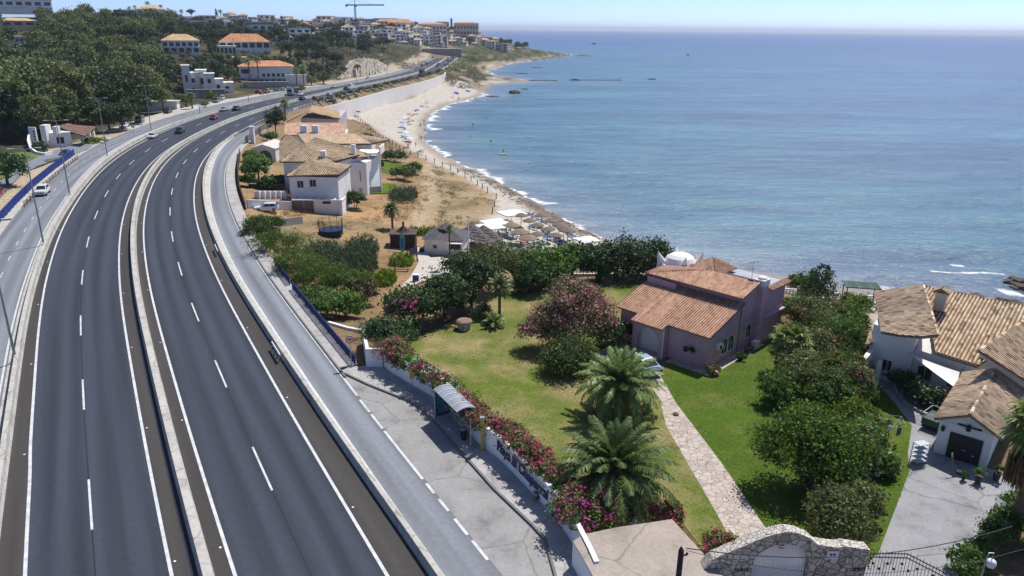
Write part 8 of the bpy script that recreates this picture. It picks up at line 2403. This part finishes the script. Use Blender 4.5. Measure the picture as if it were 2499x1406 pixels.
# ---------------------------------------------------------------- people
def person_mesh(name,joints,edges,radii):
 me = bpy.data.meshes.new(name)
 me.from_pydata(joints,edges,[])
 ob = bpy.data.objects.new(name + '_tmp',me); COL.objects.link(ob)
 md = ob.modifiers.new('skin','SKIN')
 for v,r in zip(me.skin_vertices[0].data,radii): v.radius = (r,r)
 me.skin_vertices[0].data[0].use_root = True
 ob.modifiers.new('sub','SUBSURF').levels = 1
 bpy.context.view_layer.update()
 out = bpy.data.meshes.new_from_object(ob.evaluated_get(bpy.context.evaluated_depsgraph_get()))
 bpy.data.objects.remove(ob)
 out.name = name
 return out
ST_J = [(0,0,.95),(0,.01,1.2),(0,.0,1.42),(0,-.01,1.53),(0,-.02,1.66),(.0,-.02,1.76),(.19,0,1.40),(.25,.03,1.12),(.27,-.05,.86),(-.19,0,1.40),(-.25,.03,1.12),(-.27,-.05,.86),(.10,0,.88),(.12,-.06,.48),(.12,.02,.06),(.13,-.14,.03),(-.10,0,.88),(-.12,.06,.48),(-.12,.16,.07),(-.12,.02,.03)]
ST_E = [(0,1),(1,2),(2,3),(3,4),(4,5),(2,6),(6,7),(7,8),(2,9),(9,10),(10,11),(0,12),(12,13),(13,14),(14,15),(0,16),(16,17),(17,18),(18,19)]
ST_R = [.15,.13,.14,.055,.10,.07,.06,.045,.035,.06,.045,.035,.09,.06,.04,.035,.09,.06,.04,.035]
PM = person_mesh('body',ST_J,ST_E,ST_R)
PM.materials.append(M_SKIN)
CLOTH = [mat('navy_swimwear',(.02,.03,.10),.8),mat('red_swimwear',(.40,.04,.05),.8),mat('dark_shirt',(.05,.05,.06),.8),mat('pale_shirt',(.6,.6,.58),.8)]
def mbm(fn,m):
 b = MB(); fn(b)
 o = b.build('tmp',m); me = o.data; bpy.data.objects.remove(o); return me
SHORTS = [mbm(lambda q: q.lathe([(.17,.72),(.19,.86),(.18,1.0)],10),c) for c in CLOTH]
HAIR = mbm(lambda q: q.lathe([(.085,1.66),(.105,1.72),(.08,1.79),(.02,1.81)],8,(0,.01,0)),M_BROWN)
for i,(px,py,lab,sea) in enumerate(((1035,301,'person in dark swimwear wading out at the waterline',0),(1038.6,307,'person walking into the shallow water',0),(1026,311,'person strolling along the wet sand',0),(1023,340,'left one of two people standing at the water edge',0),(1028,343,'right one of two people standing at the water edge',0),(1015,359,'person standing alone on the sand behind the chairs',0),(1042,256,'person standing to the right of the white parasol',0),(1037,254,'person in red standing close to the white parasol',0),(1117,245,'left one of the pair walking at the far water edge',0),(1121,244,'right one of the pair walking at the far water edge',0),(765,258,'person in dark clothes on foot at the roadside by the farthest villa',0),
                                          (1183,287,'left bather of the pair far out in the bay',1.1),(1190,287,'right bather of the pair far out in the bay',1.1),(1154,305,'bather waist deep in the middle of the bay',1.0),(1147,334,'bather waist deep, left of the nearest one',.9),(1198,347,'nearest bather standing waist deep in the bay',.75),(1190,244,'bather near the black rock',1.1),(1187,237,'person standing by the flat rocks',.6),(1196,237,'second person by the flat rocks',.6),(1241,163,'bather in the far cove',.9))):
 p = P(px,py,SEA) if sea or px in (1035,1038.6) else G(px,py)
 if sea: p.z = SEA-sea
 if py == 258: p = P(765,262,.0)
 o = empty('person',p,i*1.7,lab,'person','people on the beach and in the water')
 link('body',PM,o); link('clothes',SHORTS[i % 4],o); link('hair',HAIR,o)
li = empty('air_bed',P(1228,377,SEA+.02),.3,'lime green air bed floating in the bay','air bed')
one('mattress',mat('lime_plastic',(.35,.62,.12),.4,.1,2),li,lambda m: m.box(-1.1,1.1,-.5,.5,0,.22))
o = empty('person',P(1228,377,SEA-.7),1.0,'person leaning on the lime green air bed','person','people on the beach and in the water'); link('body',PM,o); link('hair',HAIR,o)
# beach fence
fpx = [(868,287),(905,318),(950,348),(985,372),(1020,384),(1060,398),(1100,415),(1135,432),(1165,452),(1190,470),(1211,486),(1207,505),(1202,522)]
fpt = [G(*q) for q in fpx]
bf = empty('beach_fence',fpt[0],0,'line of timber posts with a rope along the back of the beach','fence')
cur = []
for a,b in zip(fpt[:-1],fpt[1:]):
 n = max(1,int((b-a).length/4.2))
 for k in range(n): cur.append(a.lerp(b,k/n))
cur.append(fpt[-1])
for p in cur[:95]:
 z = hz(p.x,p.y)-fpt[0].z; q = p-fpt[0]
 one('post',M_BROWN,bf,lambda m: m.box(q.x-.09,q.x+.09,q.y-.09,q.y+.09,z-.3,z+1.35))
one('rope',M_WOOD,bf,lambda m: [m.bar((a.x-fpt[0].x,a.y-fpt[0].y,hz(a.x,a.y)-fpt[0].z+1.0),(b.x-fpt[0].x,b.y-fpt[0].y,hz(b.x,b.y)-fpt[0].z+1.0),.03) for a,b in zip(cur[:-1],cur[1:])])
# rocks and boats
def rock(px,py,w,d,h,seed,label,z=SEA):
 rng = np.random.default_rng(seed)
 bm = bmesh.new(); bmesh.ops.create_icosphere(bm,subdivisions=3,radius=1)
 ph = rng.uniform(0,6,6)
 for v in bm.verts:
  c = v.co
  k = 1+.22*math.sin(3*c.x+ph[0])*math.sin(4*c.y+ph[1])+.14*math.sin(7*c.z+5*c.x+ph[2])+.08*math.sin(13*c.y+ph[3])
  v.co = Vector((c.x*w*k,c.y*d*k,c.z*h*k))
 me = bpy.data.meshes.new('rock'); bm.to_mesh(me); bm.free(); me.materials.append(M_ROCK)
 tag(link('rock',me,None,P(px,py,z)),label,'rock')
for i,a in enumerate(((1256,228,3.2,2.6,1.9,'biggest black rock standing in the bay'),(1280,218,2.2,2.0,.5,'flat dark rock right of the biggest one'),(1205,236,4.0,2.0,.5,'flat dark rocks at the sand beside the bathers'),(1310,197,7,3,.6,'low reef running out from the point'),(1340,197,6,2,.5,'low reef farther out than the first'),(1405,196,5,2,1.0,'dark rock breaking the water out at sea'),(1450,196,9,1.5,.35,'long low dark reef out at sea'),(1500,196,7,1.6,.4,'low dark reef beyond the long one'),(1590,194,3,1.5,.8,'last small dark rock far out at sea'),(2484,690,2.0,1.4,.8,'dark rock in the surf at the right edge'),(2496,704,1.6,1.4,.7,'second dark rock in the surf at the right edge'),(2455,742,2.4,1.2,.9,'dark rock behind the ridge of the weathered roof'),(2378,728,1.6,1.0,.6,'small dark rock at the shore behind the chimney'),(1310,166,6,2,.5,'dark rock in the far cove'),(1275,180,5,2,.5,'second dark rock in the far cove'),(1420,137,14,4,1.0,'dark rocks at the tip of the headland'))):
 rock(a[0],a[1],a[2],a[3],a[4],i,a[5])
rng = np.random.default_rng(8)
mb = MB()
i0,i1 = shore_i(1156,417),shore_i(1500,590)
for k in range(420):
 i = int(rng.integers(i0,i1)); d = rng.normal(-2.6,1.7)
 x,y = SHD[i]+SHN[i]*d
 r = rng.uniform(.1,.38); z = hz(x,y)
 a = rng.uniform(0,6,5)
 vs = [(x+r*math.cos(q+a[0])*(1+.3*math.sin(q*2+a[1])),y+r*math.sin(q+a[0]),z+.05) for q in np.linspace(0,5.03,5)]+[(x+.1*r,y,z+r*.6)]
 mb.add(vs,[(0,1,5),(1,2,5),(2,3,5),(3,4,5),(4,0,5)])
tag(mb.build('shore_stones',M_ROCK),'dark stones strewn along the waterline by the loungers','stones',kind='stuff')
def boat(px,py,L_,col,label,wake=0):
 p = P(px,py,SEA)
 o = empty('motor_boat',p,.1,label,'boat')
 one('hull',col,o,lambda m: m.add([(-L_/2,-L_*.14,.0),(L_*.3,-L_*.15,.0),(L_/2,0,.0),(L_*.3,L_*.15,.0),(-L_/2,L_*.14,.0),(-L_/2,-L_*.16,L_*.12),(L_*.3,-L_*.17,L_*.15),(L_*.56,0,L_*.2),(L_*.3,L_*.17,L_*.15),(-L_/2,L_*.16,L_*.12)],[(0,1,6,5),(1,2,7,6),(2,3,8,7),(3,4,9,8),(4,0,5,9),(5,6,7,8,9)]))
 one('cabin',M_PLASTW,o,lambda m: m.box(-L_*.2,L_*.18,-L_*.1,L_*.1,L_*.12,L_*.3)); one('window',M_GLASS,o,lambda m: m.box(-L_*.16,L_*.14,-L_*.105,L_*.105,L_*.2,L_*.27))
 if wake:
  mb = MB(); q = lambda x,y: (x,y,.05)
  for k in range(6): mb.face([q(-L_/2-wake*k/6,-1-.5*k),q(-L_/2-wake*(k+1)/6,-1.5-.5*k),q(-L_/2-wake*(k+1)/6,1.5+.5*k),q(-L_/2-wake*k/6,1+.5*k)],[(k,0),(k+1,0),(k+1,1),(k,1)])
  w_ = mb.build('foam',M_FOAM,None,p); tag(w_,'white wake trailing behind the boat: ' + label,'wake',kind='stuff')
boat(1449,108,13,mat('dark_hull',(.04,.05,.08),.5),'dark boat lying off the headland')
boat(1678,135,8,M_PLASTW,'white motor boat running across the bay',18)
boat(2510,143,8,M_PLASTW,'white motor boat leaving at the right edge',22)
ms2 = empty('headland_mast',G(1333,112),0,'very thin mast standing on the headland','mast'); one('pole',M_STEEL,ms2,lambda m: m.tube([(0,0,0),(0,0,16)],.12,5)); one('foot',M_CONC,ms2,lambda m: m.box(-.5,.5,-.5,.5,-1,.3))
# ================================================================ small things in the right hand drive
cd = empty('clothes_dryer',P(2167,1075,-.26),R(30),'rotary clothes dryer hung with dark and white washing','clothes dryer')
one('pole',M_STEEL,cd,lambda m: m.tube([(0,0,0),(0,0,1.8)],.03,6))
one('arms',M_STEEL,cd,lambda m: [m.bar((0,0,1.0),(1.2*math.cos(a),1.2*math.sin(a),1.75),.03) for a in np.arange(0,6.28,1.571)]+[m.bar((r*math.cos(a),r*math.sin(a),1.0+.62*r),(r*math.cos(a+1.571),r*math.sin(a+1.571),1.0+.62*r),.012) for r in (.5,.85,1.18) for a in np.arange(0,6.28,1.571)])
for i,(x,y,w,h,m) in enumerate(((-.1,-.75,.5,.7,M_BLACK),(.35,-.5,.4,.8,CLOTH[0]),(-.5,-.2,.4,.6,M_CANVAS),(.2,.4,.5,.7,CLOTH[2]),(-.4,.55,.35,.5,LC['blue']))):
 one('washing',m,cd,lambda q: q.box(x-w/2,x+w/2,y-.01,y+.02,1.55-h,1.5))
sr = empty('shelf_rack',P(2240,1128,-.26),R(18),'open metal shelf rack with pale shelves on the drive','rack')
for z in (.15,.5,.85,1.2,1.55): one('shelf',mat('pale_blue_shelf',(.50,.56,.62),.4,.1,1),sr,lambda m,z=z: m.box(-.45,.45,-.3,.3,z,z+.04))
for x in (-.45,.45):
 for y in (-.3,.3): one('post',M_STEEL,sr,lambda m,x=x,y=y: m.box(x-.02,x+.02,y-.02,y+.02,0,1.6))
rng = np.random.default_rng(3); mb = MB()
for k in range(46):
 p = P(2140+rng.normal(0,16),1140+rng.normal(0,12),-.26); r = rng.uniform(.06,.2)
 mb.lathe([(r,0),(r*1.1,r*.4),(r*.5,r*.9)],6,tuple(p))
tag(mb.build('pale_stones',M_PLASTW),'pale rounded stones in the flower bed beside the shelf rack','stones',kind='stuff')
for i,(px,py,r,h,lab) in enumerate(((2308,1108,.22,.45,'potted plant left of the garage door'),(2386,1178,.25,.5,'big potted plant right of the garage door'),(2350,1172,.12,.2,'small pot on the drive by the leaning oar'),(2430,1172,.25,.5,'potted plant under the tall fan palm'))):
 t = empty('potted_plant',P(px,py,-.26),0,lab,'plant'); one('pot',mat('dark_clay_pot',(.08,.06,.05),.8),t,lambda m: m.lathe([(r*.7,0),(r,h),(r*.9,h)],10))
 foliage('leaves',[(0,0,h+.3,r*1.4,r*1.4,.35)],260,.09,G_MID,500+i,t)
oa = empty('leaning_oar',P(2330,1165,-.26),R(30),'reddish timber oar propped in front of the garage','oar'); one('shaft',mat('red_timber',(.26,.11,.06),.7),oa,lambda m: m.bar((0,0,0),(.1,.5,1.3),.07)); one('blade',M_CREAM,oa,lambda m: m.bar((.1,.5,1.3),(.12,.58,1.6),.12,.03))
tt_ = empty('side_table',P(2372,1128,-.26),R(15),'little table with a white cloth before the garage door','table'); one('table_top',M_CANVAS,tt_,lambda m: m.box(-.35,.35,-.25,.25,.62,.68))
for x in (-.3,.3): one('leg',M_WOOD,tt_,lambda m,x=x: m.box(x-.03,x+.03,-.2,.2,0,.62))
hs = empty('green_toy_boat',P(2343,1158,-.26),R(-25),'small green and white toy boat on the drive','toy'); one('hull',mat('toy_green',(.05,.22,.12),.5),hs,lambda m: m.tube([(-.4,0,.1),(0,0,.12),(.4,0,.12)],[.05,.16,.03],6)); one('deck',M_PLASTW,hs,lambda m: m.box(-.25,.2,-.09,.09,.22,.3))
jp = empty('green_trailer',P(2276,1042,-.26),R(40),'dark green trailer with a rail frame beside the garage','trailer'); one('tub',mat('trailer_green',(.05,.08,.07),.5),jp,lambda m: m.box(-.9,.9,-.6,.6,.4,.95)); one('rail',M_STEEL,jp,lambda m: [m.bar((a,b,1.35),(c,d,1.35),.04) for a,b,c,d in ((-.9,-.6,.9,-.6),(.9,-.6,.9,.6),(.9,.6,-.9,.6),(-.9,.6,-.9,-.6))]+[m.bar((x,y,.95),(x,y,1.35),.04) for x in (-.9,.9) for y in (-.6,.6)])
for s in (-1,1): one('wheel',M_RUBBER,jp,lambda m,s=s: m.tube([(0,s*.6,.3),(0,s*.75,.3)],.3,12))
st_ = empty('path_stone',P(1649,1012,-.25),0,'dark flat stone lying on the paved garden path','stone'); one('rock_body',M_ROCK,st_,lambda m: m.lathe([(.26,0),(.24,.1),(.1,.16)],8))
swb = empty('drive_kerb',P(2260,1000,-.3),0,'curving pale kerb round the dark hedge below the sail','kerb')
kp = [P(x,y,-.26)-P(2260,1000,-.3) for x,y in ((2178,935),(2190,965),(2215,992),(2250,1010),(2290,1022))]
one('kerb_stones',M_CONC,swb,lambda m: [m.bar(a+Vector((0,0,.1)),b+Vector((0,0,.1)),.16,.25) for a,b in zip(kp[:-1],kp[1:])])
# ================================================================ the air
hm = bpy.data.materials.new('sea_haze')
hm.use_nodes = True
nt = hm.node_tree
for n in list(nt.nodes):
 if n.type != 'OUTPUT_MATERIAL': nt.nodes.remove(n)
pv = nt.nodes.new('ShaderNodeVolumePrincipled')
pv.inputs['Color'].default_value = (0.78,0.85,1.0,1)
pv.inputs['Density'].default_value = 0.00009
pv.inputs['Anisotropy'].default_value = 0.2
nt.links.new(pv.outputs[0],nt.nodes['Material Output'].inputs['Volume'])
mb = MB(); mb.box(-23500,28000,-400,27000,SEA-16,90)
hz_o = mb.build('haze',hm)
tag(hz_o,kind='stuff')
